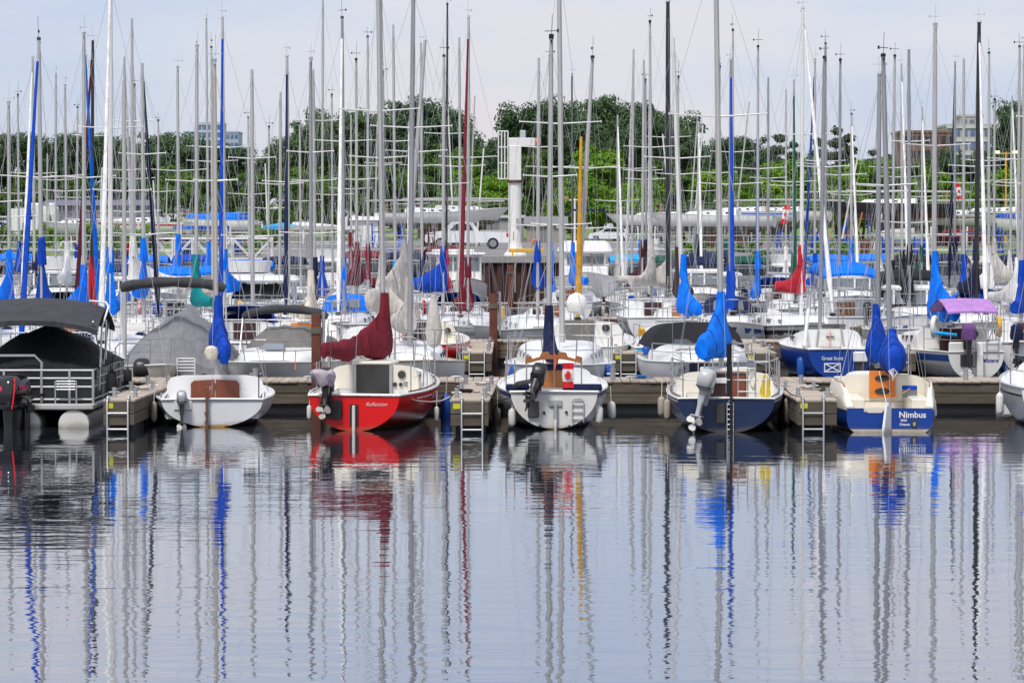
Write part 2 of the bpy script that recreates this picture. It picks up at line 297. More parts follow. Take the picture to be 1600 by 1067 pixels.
# ------------------------------------------------------------ floating docks
def plank_mesh(sx, sy, sz, m):
    return MB().box(-sx / 2, sx / 2, -sy / 2, sy / 2, -sz, 0, ch=.006).mesh('plank', m)
DZ = .66
def main_dock(y0, x0, x1, label, planks=True, depth=1.9, face=M_FACEW):
    t = thing('floating_dock', label, 'dock', (0, y0, 0), 0, 'main docks of the marina')
    pwid = .19
    if planks:
        me = plank_mesh(pwid - .012, depth, .045, M_DECKX); n = int((x1 - x0) / pwid)
        for i in range(n):
            obj('plank', me, t, (x0 + (i + .5) * pwid, depth / 2 - .03 + rnd.uniform(-.015, .015), DZ + rnd.uniform(-.005, .004)), (0, 0, rnd.uniform(-.006, .006)))
    else:
        mb = MB(); n = int((x1 - x0) / .28)
        for i in range(n): mb.box(x0 + i * .28, x0 + i * .28 + .265, -.03, depth, DZ - .045, DZ + rnd.uniform(-.004, .004))
        stuff(mb.build('plank', M_DECKX, t, smooth=False))
    seg = 4.8; k = 0; x = x0
    while x < x1 - .1:
        xe = min(x1, x + seg)
        for zi, (za, zb) in enumerate(((DZ - .27, DZ - .05), (DZ - .50, DZ - .285))):
            for yy in (0, depth - .1):
                MB().box(x + .006, xe - .006, yy, yy + .06, za, zb, ch=.008).build('fascia_board', face if zi == 0 else M_FACEW, t)
        MB().box(x + .3, xe - .3, .065, depth - .2, -.12, DZ - .30).build('float', M_FLOAT, t, smooth=False)
        x = xe; k += 1
    return t
def cleat(t, x, y, z=None, rz=0):
    z = DZ if z is None else z
    mb = MB(); mb.tube([(-.13, 0, .075), (-.05, 0, .085), (.05, 0, .085), (.13, 0, .075)], [.012, .02, .02, .012], 6); mb.tube([(-.04, 0, 0), (-.035, 0, .085)], .015, 6); mb.tube([(.04, 0, 0), (.035, 0, .085)], .015, 6)
    return mb.build('cleat', M_GALV, t, (x, y, z), (0, 0, rz))
def bollard(t, x, y):
    mb = MB(); mb.lathe([(.045, 0), (.045, .16), (.05, .165), (.05, .19)], n=8); mb.tube([(-.1, 0, .1), (.1, 0, .1)], .014, 6)
    return mb.build('mooring_post', M_GALV, t, (x, y, DZ), (0, 0, rnd.uniform(-.4, .4)))
def finger_dock(xc, y0, y1, width, label, ladder=True, tagged=True, planks=True, lx=.0, skew=0.0):
    t = thing('finger_dock', label, 'dock', (xc, y0, 0), skew, 'finger docks between the boats')
    Lf = y1 - y0; pwid = .19; n = int(Lf / pwid)
    if planks:
        me = plank_mesh(width, pwid - .012, .045, M_DECKW)
        for i in range(n): obj('plank', me, t, (rnd.uniform(-.012, .012), (i + .5) * pwid, DZ + rnd.uniform(-.004, .004)), (0, 0, rnd.uniform(-.008, .008)))
    else:
        mb = MB()
        for i in range(n): mb.box(-width / 2, width / 2, i * pwid, i * pwid + pwid - .012, DZ - .045, DZ + rnd.uniform(-.004, .004))
        stuff(mb.build('plank', M_DECKW, t, smooth=False))
    for zi, (za, zb) in enumerate(((DZ - .27, DZ - .05), (DZ - .50, DZ - .285))):
        MB().box(-width / 2 + .01, width / 2 - .01, -.02, .05, za, zb, ch=.008).build('fascia_board', M_FACEW, t)
        for s in (-1, 1):
            xa = s * (width / 2 - .04); MB().box(min(xa, xa - s * .06), max(xa, xa - s * .06), .055, Lf - .1, za, zb, ch=.008).build('side_board', M_FACEW, t)
    for k in range(int(Lf / 2.6)):
        MB().box(-width / 2 + .1, width / 2 - .1, .25 + k * 2.6, .25 + k * 2.6 + 1.9, -.12, DZ - .3).build('float', M_FLOAT, t, smooth=False)
    if ladder:
        mb = MB(); lw = .4
        for s in (-1, 1):
            mb.tube([(lx + s * lw / 2, .30, DZ + .05), (lx + s * lw / 2, .02, DZ + .05), (lx + s * lw / 2, -.06, DZ - .06), (lx + s * lw / 2, -.06, -.5)], .019, 6)
            mb.box(lx + s * lw / 2 - .03, lx + s * lw / 2 + .03, -.03, .16, DZ + .004, DZ + .03)
        for zz in (.40, .09, -.2): mb.tube([(lx - lw / 2, -.06, zz), (lx + lw / 2, -.06, zz)], .017, 6)
        mb.build('ladder', M_GALV, t)
    if tagged: MB().box(-width / 2 + .06, -width / 2 + .20, -.028, -.021, DZ - .17, DZ - .07).build('number_plate', M_YELSIGN, t, smooth=False)
    for k in (.12, .45, .8):
        for s in (-1, 1): bollard(t, s * (width / 2 - .1), Lf * k + rnd.uniform(-.2, .2))
    return t
dockA = main_dock(74.0, -13.2, 13.2, 'nearest weathered plank dock running across behind the front boats')
dockB = main_dock(99.6, -17, 17, 'second weathered plank dock behind the nearest row of boats', face=M_FACEB)
dockC = main_dock(124.5, -21, 21, 'third dock from the front, mostly hidden by sailboats', planks=False, face=M_FACEB)
dockD = main_dock(149.0, -25, 25, 'farthest dock, in front of the rust brown quay wall', planks=False, face=M_FACEB)
def finger_px(pl, pr, D, D1, label, **k):
    return finger_dock(PX((pl + pr) / 2, D), D, D1, (pr - pl) * D / FPX, label, **k)
fA1 = finger_px(160, 210, 66.0, 73.9, 'wooden finger dock with ladder between pontoon boat and white dinghy', lx=-.02, skew=R(-1))
fA2 = finger_px(703, 764, 65.8, 73.9, 'wooden finger dock with ladder between red boat and flag boat', lx=.05, skew=R(-1))
fA3 = finger_px(1246, 1309, 66.0, 73.9, 'wooden finger dock with ladder between navy boat and orange hatch boat', lx=-.08, skew=R(.5))
for p, lab in ((745, 'short finger dock behind rust piling near the red hull'), (982, 'finger dock with ladder behind the flag boat, blue fenders alongside'), (1408, 'finger dock with ladder beside the blue covered masts'), (500, 'finger dock behind the grey covered cruiser'), (210, 'finger dock hidden behind the grey tarped pontoon boat'), (1190, 'finger dock left of the small bright blue sailboat')):
    finger_px(p - 24, p + 24, 90.6, 99.5, lab, lx=0)
for p in (150, 390, 610, 800, 930, 1120, 1345, 1500):
    finger_px(p - 17, p + 17, 115.6, 124.4, {150: 'far finger dock at left under the white furled mast', 390: 'far finger dock beside white hardtop cruiser', 610: 'far finger dock behind red boat mast', 800: 'far finger dock left of twin masts near the middle', 930: 'far finger dock right of the twin masts near the middle', 1120: 'far finger dock behind navy boat mast', 1345: 'far finger dock left of the grey boat with orange hatch', 1500: 'far finger dock behind the lilac canopy'}[p], planks=False, tagged=False, ladder=False)
# pilings
def piling(px, D, ytop, wpx, label, pipe=True):
    z1 = PZ(ytop, D); r = wpx * D / FPX / 2
    t = thing('mooring_pile', label, 'piling', (PX(px, D), D, 0), 0, 'rust brown steel mooring piles')
    mb = MB(); mb.loft([srect(0, 0, r, r, -1, 12, .35), srect(0, 0, r, r, z1, 12, .35)], True, True); mb.build('post', M_RUST, t)
    mb = MB(); mb.loft([srect(0, 0, r * 1.2, r * 1.2, z1 - .42, 12, .35), srect(0, 0, r * 1.2, r * 1.2, z1 - .28, 12, .35)], True, True); mb.build('collar', M_FACEW, t)
    if pipe: MB().tube([(r * 1.5, -.02, z1 - 1.2), (r * 1.5, -.02, z1 + .06)], .035, 8).build('conduit', M_GALV, t)
piling(494, 73.86, 491, 15, 'rusty brown square pile with grey pipe left of the red sailboat')
piling(771, 99.45, 459, 13, 'rusty brown pile in the middle, behind the first dock')
piling(798, 148.85, 414, 9, 'small rusty pile in front of the quay below the white crane')
# planks of cleats on the near docks
for x in (-9.6, -6.9, -4.4, -1.2, 2.6, 5.2, 8.4, 10.8): cleat(dockA, x, .2, rz=rnd.uniform(-.2, .2))
for x in (9.9, 2.2, -5.6): 
    o_ = bollard(dockA, x, .5); o_.scale = (1.3, 1.3, 1.3)

# ------------------------------------------------------------ trees
def leaf_material(name, c1, c2):
    m = bpy.data.materials.new(name); m.use_nodes = True; t = m.node_tree; t.nodes.clear(); l = t.links.new
    o = N(t, "ShaderNodeOutputMaterial"); b = N(t, "ShaderNodeBsdfPrincipled"); b.inputs["Roughness"].default_value = .65; b.inputs["Specular IOR Level"].default_value = .2
    tr = N(t, "ShaderNodeBsdfTranslucent"); ms = N(t, "ShaderNodeMixShader"); ms.inputs[0].default_value = .28
    oi = N(t, "ShaderNodeObjectInfo"); tcn = N(t, "ShaderNodeTexCoord"); n1 = N(t, "ShaderNodeTexNoise"); n1.inputs["Scale"].default_value = .55; n1.inputs["Detail"].default_value = 4
    l(tcn.outputs["Object"], n1.inputs["Vector"])
    ad = N(t, "ShaderNodeMath", operation='MULTIPLY_ADD'); l(oi.outputs["Random"], ad.inputs[0]); ad.inputs[1].default_value = .5; l(n1.outputs[0], ad.inputs[2])
    mr = N(t, "ShaderNodeMapRange"); mr.inputs["From Min"].default_value = .35; mr.inputs["From Max"].default_value = 1.1; l(ad.outputs[0], mr.inputs[0])
    mc = N(t, "ShaderNodeMixRGB"); l(mr.outputs[0], mc.inputs[0]); mc.inputs[1].default_value = (*c1, 1); mc.inputs[2].default_value = (*c2, 1)
    l(mc.outputs[0], b.inputs["Base Color"]); l(mc.outputs[0], tr.inputs["Color"])
    l(b.outputs[0], ms.inputs[1]); l(tr.outputs[0], ms.inputs[2]); l(ms.outputs[0], o.inputs[0]); return m
M_LEAF_D = leaf_material('dark_foliage', (.055, .105, .050), (.115, .185, .078))
M_LEAF_M = leaf_material('mid_foliage', (.065, .135, .030), (.14, .24, .048))
M_LEAF_B = leaf_material('bright_foliage', (.085, .20, .012), (.21, .38, .03))
M_LEAF_P = leaf_material('pine_needles', (.042, .075, .042), (.08, .115, .058))
M_BARK = mat('bark', (.07, .055, .042), rough=.95, var=.3, scale=4, stretch=(1, 1, .2))
def crown_mesh(seed, h, rad, base, nclump, nleaf, leaf, m, shape='round'):
    r = random.Random(seed); mb = MB()
    lobes = []
    for i in range(nclump):
        if shape == 'round':
            if i == 0:      # a few main limbs, each carrying its own mass of leaves, give the uneven outline
                limbs = []
                for q in range(r.randint(7, 10)):
                    zz = r.uniform(.08, .92); rr = rad * math.sqrt(max(.05, 1 - (1.9 * (zz - .40)) ** 2 * .9)) * r.uniform(.15, .78); a = r.uniform(0, 6.283)
                    limbs.append((rr * math.cos(a), rr * math.sin(a), base + (h - base) * zz * .88, rad * r.uniform(.24, .46)))
                limbs.append((r.uniform(-.2, .2) * rad, 0, base + (h - base) * .86, rad * .3))
            lm = r.choice(limbs); g = lambda: max(-1.3, min(1.3, r.gauss(0, .62)))
            lobes.append((lm[0] + lm[3] * g(), lm[1] + lm[3] * g(), min(h - .1, lm[2] + lm[3] * .8 * g()), rad * r.uniform(.11, .26)))
        else:
            zz = r.random() ** 1.1; tier = round(zz * 7) / 7
            rr = rad * (1.05 - tier) * r.uniform(.3, 1); a = r.uniform(0, 6.283)
            lobes.append((rr * math.cos(a), rr * math.sin(a), base + (h - base) * tier, rad * r.uniform(.12, .24)))
    vs = []; fs = []
    for (cx, cy, cz, cr) in lobes:
        for k in range(nleaf):
            u = r.uniform(-1, 1); a = r.uniform(0, 6.283); q = math.sqrt(1 - u * u); rr = cr * (.55 + .5 * r.random())
            p = Vector((cx + rr * q * math.cos(a), cy + rr * q * math.sin(a), cz + rr * u * .75))
            n_ = Vector((q * math.cos(a) + r.uniform(-.7, .7), q * math.sin(a) + r.uniform(-.7, .7), u + r.uniform(-.2, .9))).normalized()
            t1 = n_.cross(Vector((r.uniform(-1, 1), r.uniform(-1, 1), r.uniform(-1, 1)))).normalized(); t2 = n_.cross(t1)
            s_ = leaf * r.uniform(.6, 1.3); o = len(vs)
            vs += [p - t1 * s_, p - t2 * s_ * .55 + n_ * s_ * .1, p + t1 * s_, p + t2 * s_ * .55 + n_ * s_ * .1]; fs.append((o, o + 1, o + 2, o + 3))
    mb.add(vs, fs); return mb.mesh('crown', m, smooth=False), lobes
def trunk_mesh(seed, h, base, lobes, r0):
    r = random.Random(seed + 99); mb = MB(); top = base + (h - base) * .62
    pts = [(0, 0, -.2), (r.uniform(-.2, .2), r.uniform(-.2, .2), base * .6), (r.uniform(-.3, .3), r.uniform(-.3, .3), base + (h - base) * .3), (r.uniform(-.4, .4), r.uniform(-.4, .4), top)]
    mb.tube(pts, [r0, r0 * .75, r0 * .5, r0 * .15], 7)
    for lo in r.sample(lobes, min(14, len(lobes))):
        zs = min(max(base * .7, lo[2] * .62), top); f = .15 + zs / top * .2
        mb.tube([(pts[2][0] * f, pts[2][1] * f, zs), (lo[0] * .5, lo[1] * .5, (zs + lo[2]) / 2 + .2), (lo[0], lo[1], lo[2])], [r0 * .32, r0 * .2, r0 * .06], 5)
    return mb.mesh('trunk', M_BARK)
def tree_kind(seed, h, rad, base, nc, nl, leaf, m, shape='round', r0=.32):
    c, lo = crown_mesh(seed, h, rad, base, nc, nl, leaf, m, shape); return (c, trunk_mesh(seed, h, base, lo, r0))
TK = {'big': [tree_kind(s, 16, 6.0, 3.0, 140, 140, .22, M_LEAF_D) for s in (1, 2, 3)],
      'mid': [tree_kind(s, 12, 5.0, 2.0, 105, 125, .20, M_LEAF_M) for s in (11, 12, 13)],
      'bright': [tree_kind(s, 7, 3.6, .5, 95, 115, .15, M_LEAF_B, r0=.16) for s in (21, 22, 23)],
      'pine': [tree_kind(s, 14, 4.2, 2.5, 90, 44, .26, M_LEAF_P, 'pine', .25) for s in (31, 32)],
      'shrub': [tree_kind(s, 3.0, 1.9, .1, 45, 60, .14, M_LEAF_B, r0=.06) for s in (41, 42)]}
BASEH = {'big': 16, 'mid': 12, 'bright': 7, 'pine': 14, 'shrub': 3.0}
LEAFW = {'big': ('broadleaf_tree', 'tall dark green broadleaf tree'), 'mid': ('leafy_tree', 'mid green leafy tree'), 'bright': ('young_tree', 'bright lime green young tree'), 'pine': ('pine_tree', 'dark pine tree with tiered branches'), 'shrub': ('shrub', 'bright green shrub')}
tree_list = []
def tree(kind, px, ytop, D, wid=1.0):
    v = TK[kind][len(tree_list) % len(TK[kind])]; h = PZ(ytop, D) - QZ; s = h / BASEH[kind]
    t = obj(LEAFW[kind][0], None, None, (PX(px, D), D, QZ - .05), (0, 0, rnd.uniform(0, 6.28))); t.scale = (s * wid, s * wid, s)
    obj('crown', v[0], t); obj('trunk', v[1], t); tree_list.append((kind, px, t, D))
# far dark line, left to right: (px, top row)
for px, y in ((-20, 205), (22, 208), (62, 222), (100, 214), (140, 206), (178, 216), (218, 224), (255, 208), (290, 214), (328, 222), (366, 226), (416, 234)): tree('big', px, y + rnd.uniform(-3, 3), 452 + rnd.uniform(-22, 22), 1.0)
for px, y in ((452, 216), (478, 190), (512, 178), (548, 176), (588, 184), (624, 166), (655, 158), (690, 172), (722, 188), (748, 226)): tree('big', px, y, 440 + rnd.uniform(-22, 22), .95)
for px, y in ((790, 216), (808, 190), (838, 164), (872, 172), (905, 158), (940, 156), (978, 160), (1012, 168), (1045, 178), (1068, 196)): tree('big', px, y, 420 + rnd.uniform(-18, 18), .95)
for px, y in ((1100, 226), (1130, 218), (1162, 212), (1192, 232), (1420, 262), (1452, 242), (1478, 234), (1510, 250), (1548, 244), (1588, 166), (1612, 158)): tree('big', px, y, 470 + rnd.uniform(-20, 20), .9)
for px, y in ((1218, 216), (1238, 226), (1278, 222), (1306, 204), (1326, 216), (1362, 238), (1388, 246)): tree('pine', px, y, 430 + rnd.uniform(-15, 15), 1.05)
for px, y in ((470, 262), (520, 258), (575, 250), (620, 262), (668, 236), (712, 226), (748, 252), (780, 268), (826, 236), (812, 262), (40, 268), (120, 272), (200, 262), (270, 258), (330, 272), (400, 270), (1080, 262), (1150, 268), (1030, 250), (1240, 262), (1330, 258), (1440, 256), (1540, 262)): tree('mid', px, y, 405 + rnd.uniform(-15, 15), 1.1)
for px, y in ((512, 296), (700, 284), (738, 276), (770, 296), (902, 268), (930, 250), (958, 252), (984, 278), (1090, 276), (1116, 282), (1150, 290), (1180, 280), (1208, 268), (1238, 276), (1266, 262), (1292, 258), (1322, 270), (1350, 264), (1384, 268), (1412, 272), (1444, 266), (1474, 276), (1504, 272), (1534, 280), (1562, 276), (1594, 268), (1616, 270)): tree('bright' if rnd.random() < .72 else 'mid', px, y + rnd.uniform(-18, 14), 375 + rnd.uniform(-14, 14), rnd.uniform(1.0, 1.45))
for px, y in ((6, 354), (34, 358), (56, 362), (80, 366), (246, 366), (310, 362), (430, 352), (420, 372), (1140, 372), (1266, 366)): tree('shrub', px, y, 262 + rnd.uniform(-8, 8), 1.2)
ORD = ['first', 'second', 'third', 'fourth', 'fifth', 'sixth', 'seventh', 'eighth', 'ninth', 'tenth', 'eleventh', 'twelfth', 'thirteenth', 'fourteenth', 'fifteenth', 'sixteenth', 'seventeenth', 'eighteenth', 'nineteenth', 'twentieth']
def ordinal(i): return ORD[i] if i < 20 else ('twenty-' + ORD[i - 20] if i < 29 else ('thirtieth' if i == 29 else ('thirty-' + ORD[i - 30] if i < 39 else ('fortieth' if i == 39 else 'forty-' + ORD[i - 40]))))
PLACE = {'big': 'in the far tree line', 'mid': 'below the far tree line', 'bright': 'behind the boat yard', 'pine': 'on the skyline', 'shrub': 'on the bank'}
for kind in TK:
    ks = sorted([t for t in tree_list if t[0] == kind], key=lambda t: t[1])
    for i, t in enumerate(ks):
        tag(t[2], f"{LEAFW[kind][1]}, {ordinal(i)} from the left {PLACE[kind]}", 'shrub' if kind == 'shrub' else 'tree', LEAFW[kind][1] + 's behind the marina')

# ------------------------------------------------------------ far buildings
def building(name, label, px0, px1, ytop, D, mat_w, floors, bays, depth=18, z0=QZ, band=None, winm=None):
    x0, x1, z1 = PX(px0, D), PX(px1, D), PZ(ytop, D)
    t = thing(name, label, 'building', ((x0 + x1) / 2, D, z0)); w_ = x1 - x0; h = z1 - z0
    MB().box(-w_ / 2, w_ / 2, 0, depth, 0, h).build('wall', mat_w, t, smooth=False)
    MB().box(-w_ / 2 - .2, w_ / 2 + .2, -.2, depth + .2, h, h + .5).build('parapet', mat_w, t, smooth=False)
    fh = h / floors; bw = w_ / bays
    wm = MB().box(-bw * .34, bw * .34, -.12, .3, 0, fh * .5).mesh('window', winm or M_GREYWIN, False)
    for f in range(floors):
        for b in range(bays):
            obj('window', wm, t, (-w_ / 2 + (b + .5) * bw, 0, f * fh + fh * .28))
        if band: MB().box(-w_ / 2 - .05, w_ / 2 + .05, -.3, .2, f * fh + fh * .86, f * fh + fh * 1.0).build('balcony_slab', band, t, smooth=False)
    return t
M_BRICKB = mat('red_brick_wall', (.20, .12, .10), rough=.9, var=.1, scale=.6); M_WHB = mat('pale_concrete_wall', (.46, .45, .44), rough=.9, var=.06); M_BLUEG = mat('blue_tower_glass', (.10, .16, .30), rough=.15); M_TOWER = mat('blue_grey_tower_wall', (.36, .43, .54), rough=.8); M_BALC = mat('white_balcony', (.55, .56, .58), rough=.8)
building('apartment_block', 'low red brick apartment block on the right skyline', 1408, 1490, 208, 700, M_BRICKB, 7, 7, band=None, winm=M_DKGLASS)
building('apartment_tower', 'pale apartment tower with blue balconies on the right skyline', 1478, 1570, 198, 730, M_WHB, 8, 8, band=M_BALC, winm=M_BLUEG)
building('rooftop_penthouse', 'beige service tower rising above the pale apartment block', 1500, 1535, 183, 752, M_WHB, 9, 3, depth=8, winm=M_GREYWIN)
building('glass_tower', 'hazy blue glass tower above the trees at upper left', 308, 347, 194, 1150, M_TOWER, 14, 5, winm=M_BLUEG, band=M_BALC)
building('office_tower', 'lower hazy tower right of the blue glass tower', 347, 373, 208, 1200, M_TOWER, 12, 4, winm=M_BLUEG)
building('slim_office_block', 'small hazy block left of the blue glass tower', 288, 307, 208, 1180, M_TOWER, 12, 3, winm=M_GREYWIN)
# ------------------------------------------------------------ boat library
class Hull:
    """origin at stern centre on the waterline, bow towards +y"""
    def __init__(s, L=7, B=2.4, F=.75, tr=.72, p=2.4, q=.6, d=.35, d0=.05, sheer=.28, ov=.9, tm=.42, rk=0.0, bowp=2.1, bowe=.9):
        s.L, s.B, s.F, s.tr, s.p, s.q, s.d, s.d0, s.sh, s.ov, s.tm, s.rk, s.bowp, s.bowe = L, B, F, tr, p, q, d, d0, sheer, ov, tm, rk, bowp, bowe
    def b(s, t):
        if t < s.tm: return s.B / 2 * (s.tr + (1 - s.tr) * math.sin(math.pi / 2 * t / s.tm) ** .9)
        return s.B / 2 * max(0.0, 1 - ((t - s.tm) / (1 - s.tm)) ** s.bowp) ** s.bowe
    def zs(s, t): return s.F + s.sh * max(0, t - .25) ** 1.6 / .75 ** 1.6
    def dep(s, t):
        if t < .5: return s.d0 + (s.d - s.d0) * math.sin(math.pi * t)
        return s.d * (1 - ((t - .5) / .5) ** 2 * .6)
    def pt(s, t, u, side=1, off=0.0):
        zs, d = s.zs(t), s.dep(t); z = zs - (zs + d) * u
        x = s.b(t) * max(0.0, 1 - u ** s.p) ** s.q
        return (side * (x + off), s.L * t - s.ov * u * t ** 4 + s.rk * u * max(0, 1 - t * 5), z)
    def u_of(s, t, z): return min(1, max(0, (s.zs(t) - z) / (s.zs(t) + s.dep(t))))
    def hx(s, t, z): return s.pt(t, s.u_of(t, z))[0]
    def mesh(s, nt_=20, nu=9):
        rows = []
        for i in range(nt_ + 1):
            t = (i / nt_) ** .85 if i < nt_ else 1.0
            us = [(k / nu) ** .8 for k in range(nu + 1)]
            rows.append([s.pt(t, u, -1) for u in us] + [s.pt(t, u, 1) for u in us[-2::-1]])
        return MB().grid(rows)
    def transom(s, nu=12, y=-.003):
        us = [k / nu for k in range(nu + 1)]
        l_ = [s.pt(0, u, -1) for u in us]; r_ = [s.pt(0, u, 1) for u in us[-2::-1]]
        ring = [(x, yy + y, z) for x, yy, z in l_ + r_]
        mb = MB()
        n = len(us)
        vs = [(p_[0], p_[1] + y, p_[2]) for p_ in l_] + [(-p_[0], p_[1] + y, p_[2]) for p_ in l_]
        fs = [(k, k + 1, n + k + 1, n + k) for k in range(n - 1)]
        return mb.add(vs, fs)
    def band(s, f0, f1, off=.005, t0=0.0, t1=1.0, nt_=18, absz=False, transom=False, sides=(-1, 1)):
        mb = MB()
        for sd_ in sides:
            rows = []
            for i in range(nt_ + 1):
                t = t0 + (t1 - t0) * i / nt_; zz = s.zs(t); a_, b_ = (f0, f1) if absz else (f0 * zz, f1 * zz)
                r_ = []
                for k in range(4):
                    u = s.u_of(t, a_ + (b_ - a_) * k / 3); p_ = s.pt(t, u, sd_, off); r_.append((p_[0], p_[1] + (off if t > .98 else 0), p_[2]))
                rows.append(r_)
            mb.grid(rows)
        return mb
    def sheerline(s, n=18, t0=0, t1=1, off=0, dz=0):
        return [(s.b(t) + off, s.L * t, s.zs(t) + dz) for t in [t0 + (t1 - t0) * i / n for i in range(n + 1)]]

def hull_parts(root, h, hullm, transm=None, deckm=M_WHITE, rubm=None, cockpit=None, boot=None, detail=2, stripes=(), rub_r=.022):
    """hull, transom, deck with cockpit well, rub rail, painted bands"""
    nt_, nu = ((24, 10), (16, 7), (11, 6))[2 - detail]
    o = h.mesh(nt_, nu).build('hull', hullm, root, ang=60)
    h.transom().build('transom', transm or hullm, root, smooth=False)
    if boot: h.band(-.12, .055, .004, absz=True).build('waterline_band', boot, root)
    for (a, b, m_) in stripes: h.band(a, b, .005, nt_=nt_).build('stripe', m_, root)
    # deck
    mb = MB(); n = 26 if detail == 2 else 12
    ts = [i / n for i in range(n + 1)]
    if cockpit:
        y0, y1, hw, fl = cockpit; t0, t1 = y0 / h.L, y1 / h.L
        ts = sorted(set(ts + [t0, t1]))
    def row(t, xa, xb): 
        z = h.zs(t) - .012; return [(xa + (xb - xa) * k / 4, h.L * t, z + .03 * (1 - ((xa + (xb - xa) * k / 4) / max(.05, h.b(t))) ** 2)) for k in range(5)]
    if cockpit:
        for sd_ in (-1, 1):
            mb.grid([row(t, sd_ * min(hw, h.b(t) - .1), sd_ * h.b(t)) for t in ts if t0 <= t <= t1])
        if t0 > 0: mb.grid([row(t, -h.b(t), h.b(t)) for t in ts if t <= t0])
        mb.grid([row(t, -h.b(t), h.b(t)) for t in ts if t >= t1])
        c = MB(); za, zb = h.zs(t0) - .0, h.zs(t1); hw0, hw1 = min(hw, h.b(t0) - .1), min(hw, h.b(t1) - .1)
        c.add([(-hw0, y0, za), (hw0, y0, za), (hw1, y1, zb), (-hw1, y1, zb), (-hw0, y0, fl), (hw0, y0, fl), (hw1, y1, fl), (-hw1, y1, fl)], [(0, 1, 5, 4), (1, 2, 6, 5), (3, 0, 4, 7), (2, 3, 7, 6), (4, 5, 6, 7)])
        c.build('cockpit', deckm, root, smooth=False)
        if detail == 2:
            for sd_ in (-1, 1):
                MB().box(sd_ * hw1 * .55 if sd_ > 0 else -hw1 * .98, hw1 * .98 if sd_ > 0 else -hw1 * .55, y0 + .25, y1 - .02, fl + .004, fl + .3, ch=.02).build('bench', deckm, root)
    else: mb.grid([row(t, -h.b(t), h.b(t)) for t in ts])
    mb.build('deck', deckm, root)
    if rubm:
        for sd_ in (-1, 1): MB().tube([(sd_ * x, y, z) for x, y, z in h.sheerline(nt_)], rub_r, 6).build('rub_rail', rubm, root)
        MB().tube([(-h.b(0), -.01, h.zs(0)), (0, -.02, h.zs(0) + .01), (h.b(0), -.01, h.zs(0))], rub_r, 6).build('transom_cap', rubm, root)

def cabin_part(root, h, y0, y1, w0, w1, h0, h1, m, ports=2, portm=M_DKGLASS, detail=2, front=.35, name='cabin', e1=.42, e2=.62, camber=1.0):
    rings = []; n = 14 if detail == 2 else 9; ns = 8
    def ring(y, w_, hh, zb):
        return [(w_ / 2 * math.copysign(abs(math.cos(a)) ** e1, math.cos(a)), y, zb + hh * abs(math.sin(a)) ** e2) for a in [math.pi * k / n for k in range(n + 1)]]
    for i in range(ns + 1):
        f = i / ns; y = y0 + (y1 - y0) * f; w_ = w0 + (w1 - w0) * f ** 1.5; hh = h0 + (h1 - h0) * f
        rings.append(ring(y, w_, hh, h.zs(y / h.L) - .03))
    rings.append(ring(y1 + front, w1 * .72, .04, h.zs((y1 + front) / h.L) - .01))
    mb = MB().grid(rings); k = len(rings[0]); mb.f.append(tuple(range(k)))
    o = mb.build(name, m, root, ang=50)
    # windows down each side
    for j in range(ports):
        f = (j + .5) / max(1, ports) * .8 + .08; y = y0 + (y1 - y0) * f; w_ = w0 + (w1 - w0) * f ** 1.5; hh = h0 + (h1 - h0) * f; zb = h.zs(y / h.L) - .03
        a = .72; x = w_ / 2 * math.cos(a) ** e1; z = zb + hh * math.sin(a) ** e2 * .82; ly = min(.42, (y1 - y0) / ports * .3); lz = hh * .17
        for sd_ in (-1, 1):
            r_ = [(0, ly * .5 * math.copysign(abs(math.cos(q)) ** .5, math.cos(q)), lz * math.copysign(abs(math.sin(q)) ** .5, math.sin(q))) for q in [2 * math.pi * (kk + .5) / 12 for kk in range(12)]]
            xo = w_ / 2 * .995
            MB().loft([[(sd_ * (xo - .09), y + p_[1], zb + hh * .52 + p_[2]) for p_ in r_], [(sd_ * (xo - .0), y + p_[1], zb + hh * .52 + p_[2]) for p_ in r_]], True, True).build('window', portm, root)
    return o
def hatch(root, x0, x1, y, z0, z1, m, taper=.0, frame=None):
    MB().prism([(x0 + taper, z0), (x1 - taper, z0), (x1, z1), (x0, z1)], y - .025, y + .01).build('hatch_board', m, root, smooth=False)
    if frame:
        MB().box(x0 - .05, x0 + (taper * .5), y - .035, y + .01, z0, z1).build('hatch_frame', frame, root, smooth=False)
        MB().box(x1 - (taper * .5), x1 + .05, y - .035, y + .01, z0, z1).build('hatch_frame', frame, root, smooth=False)
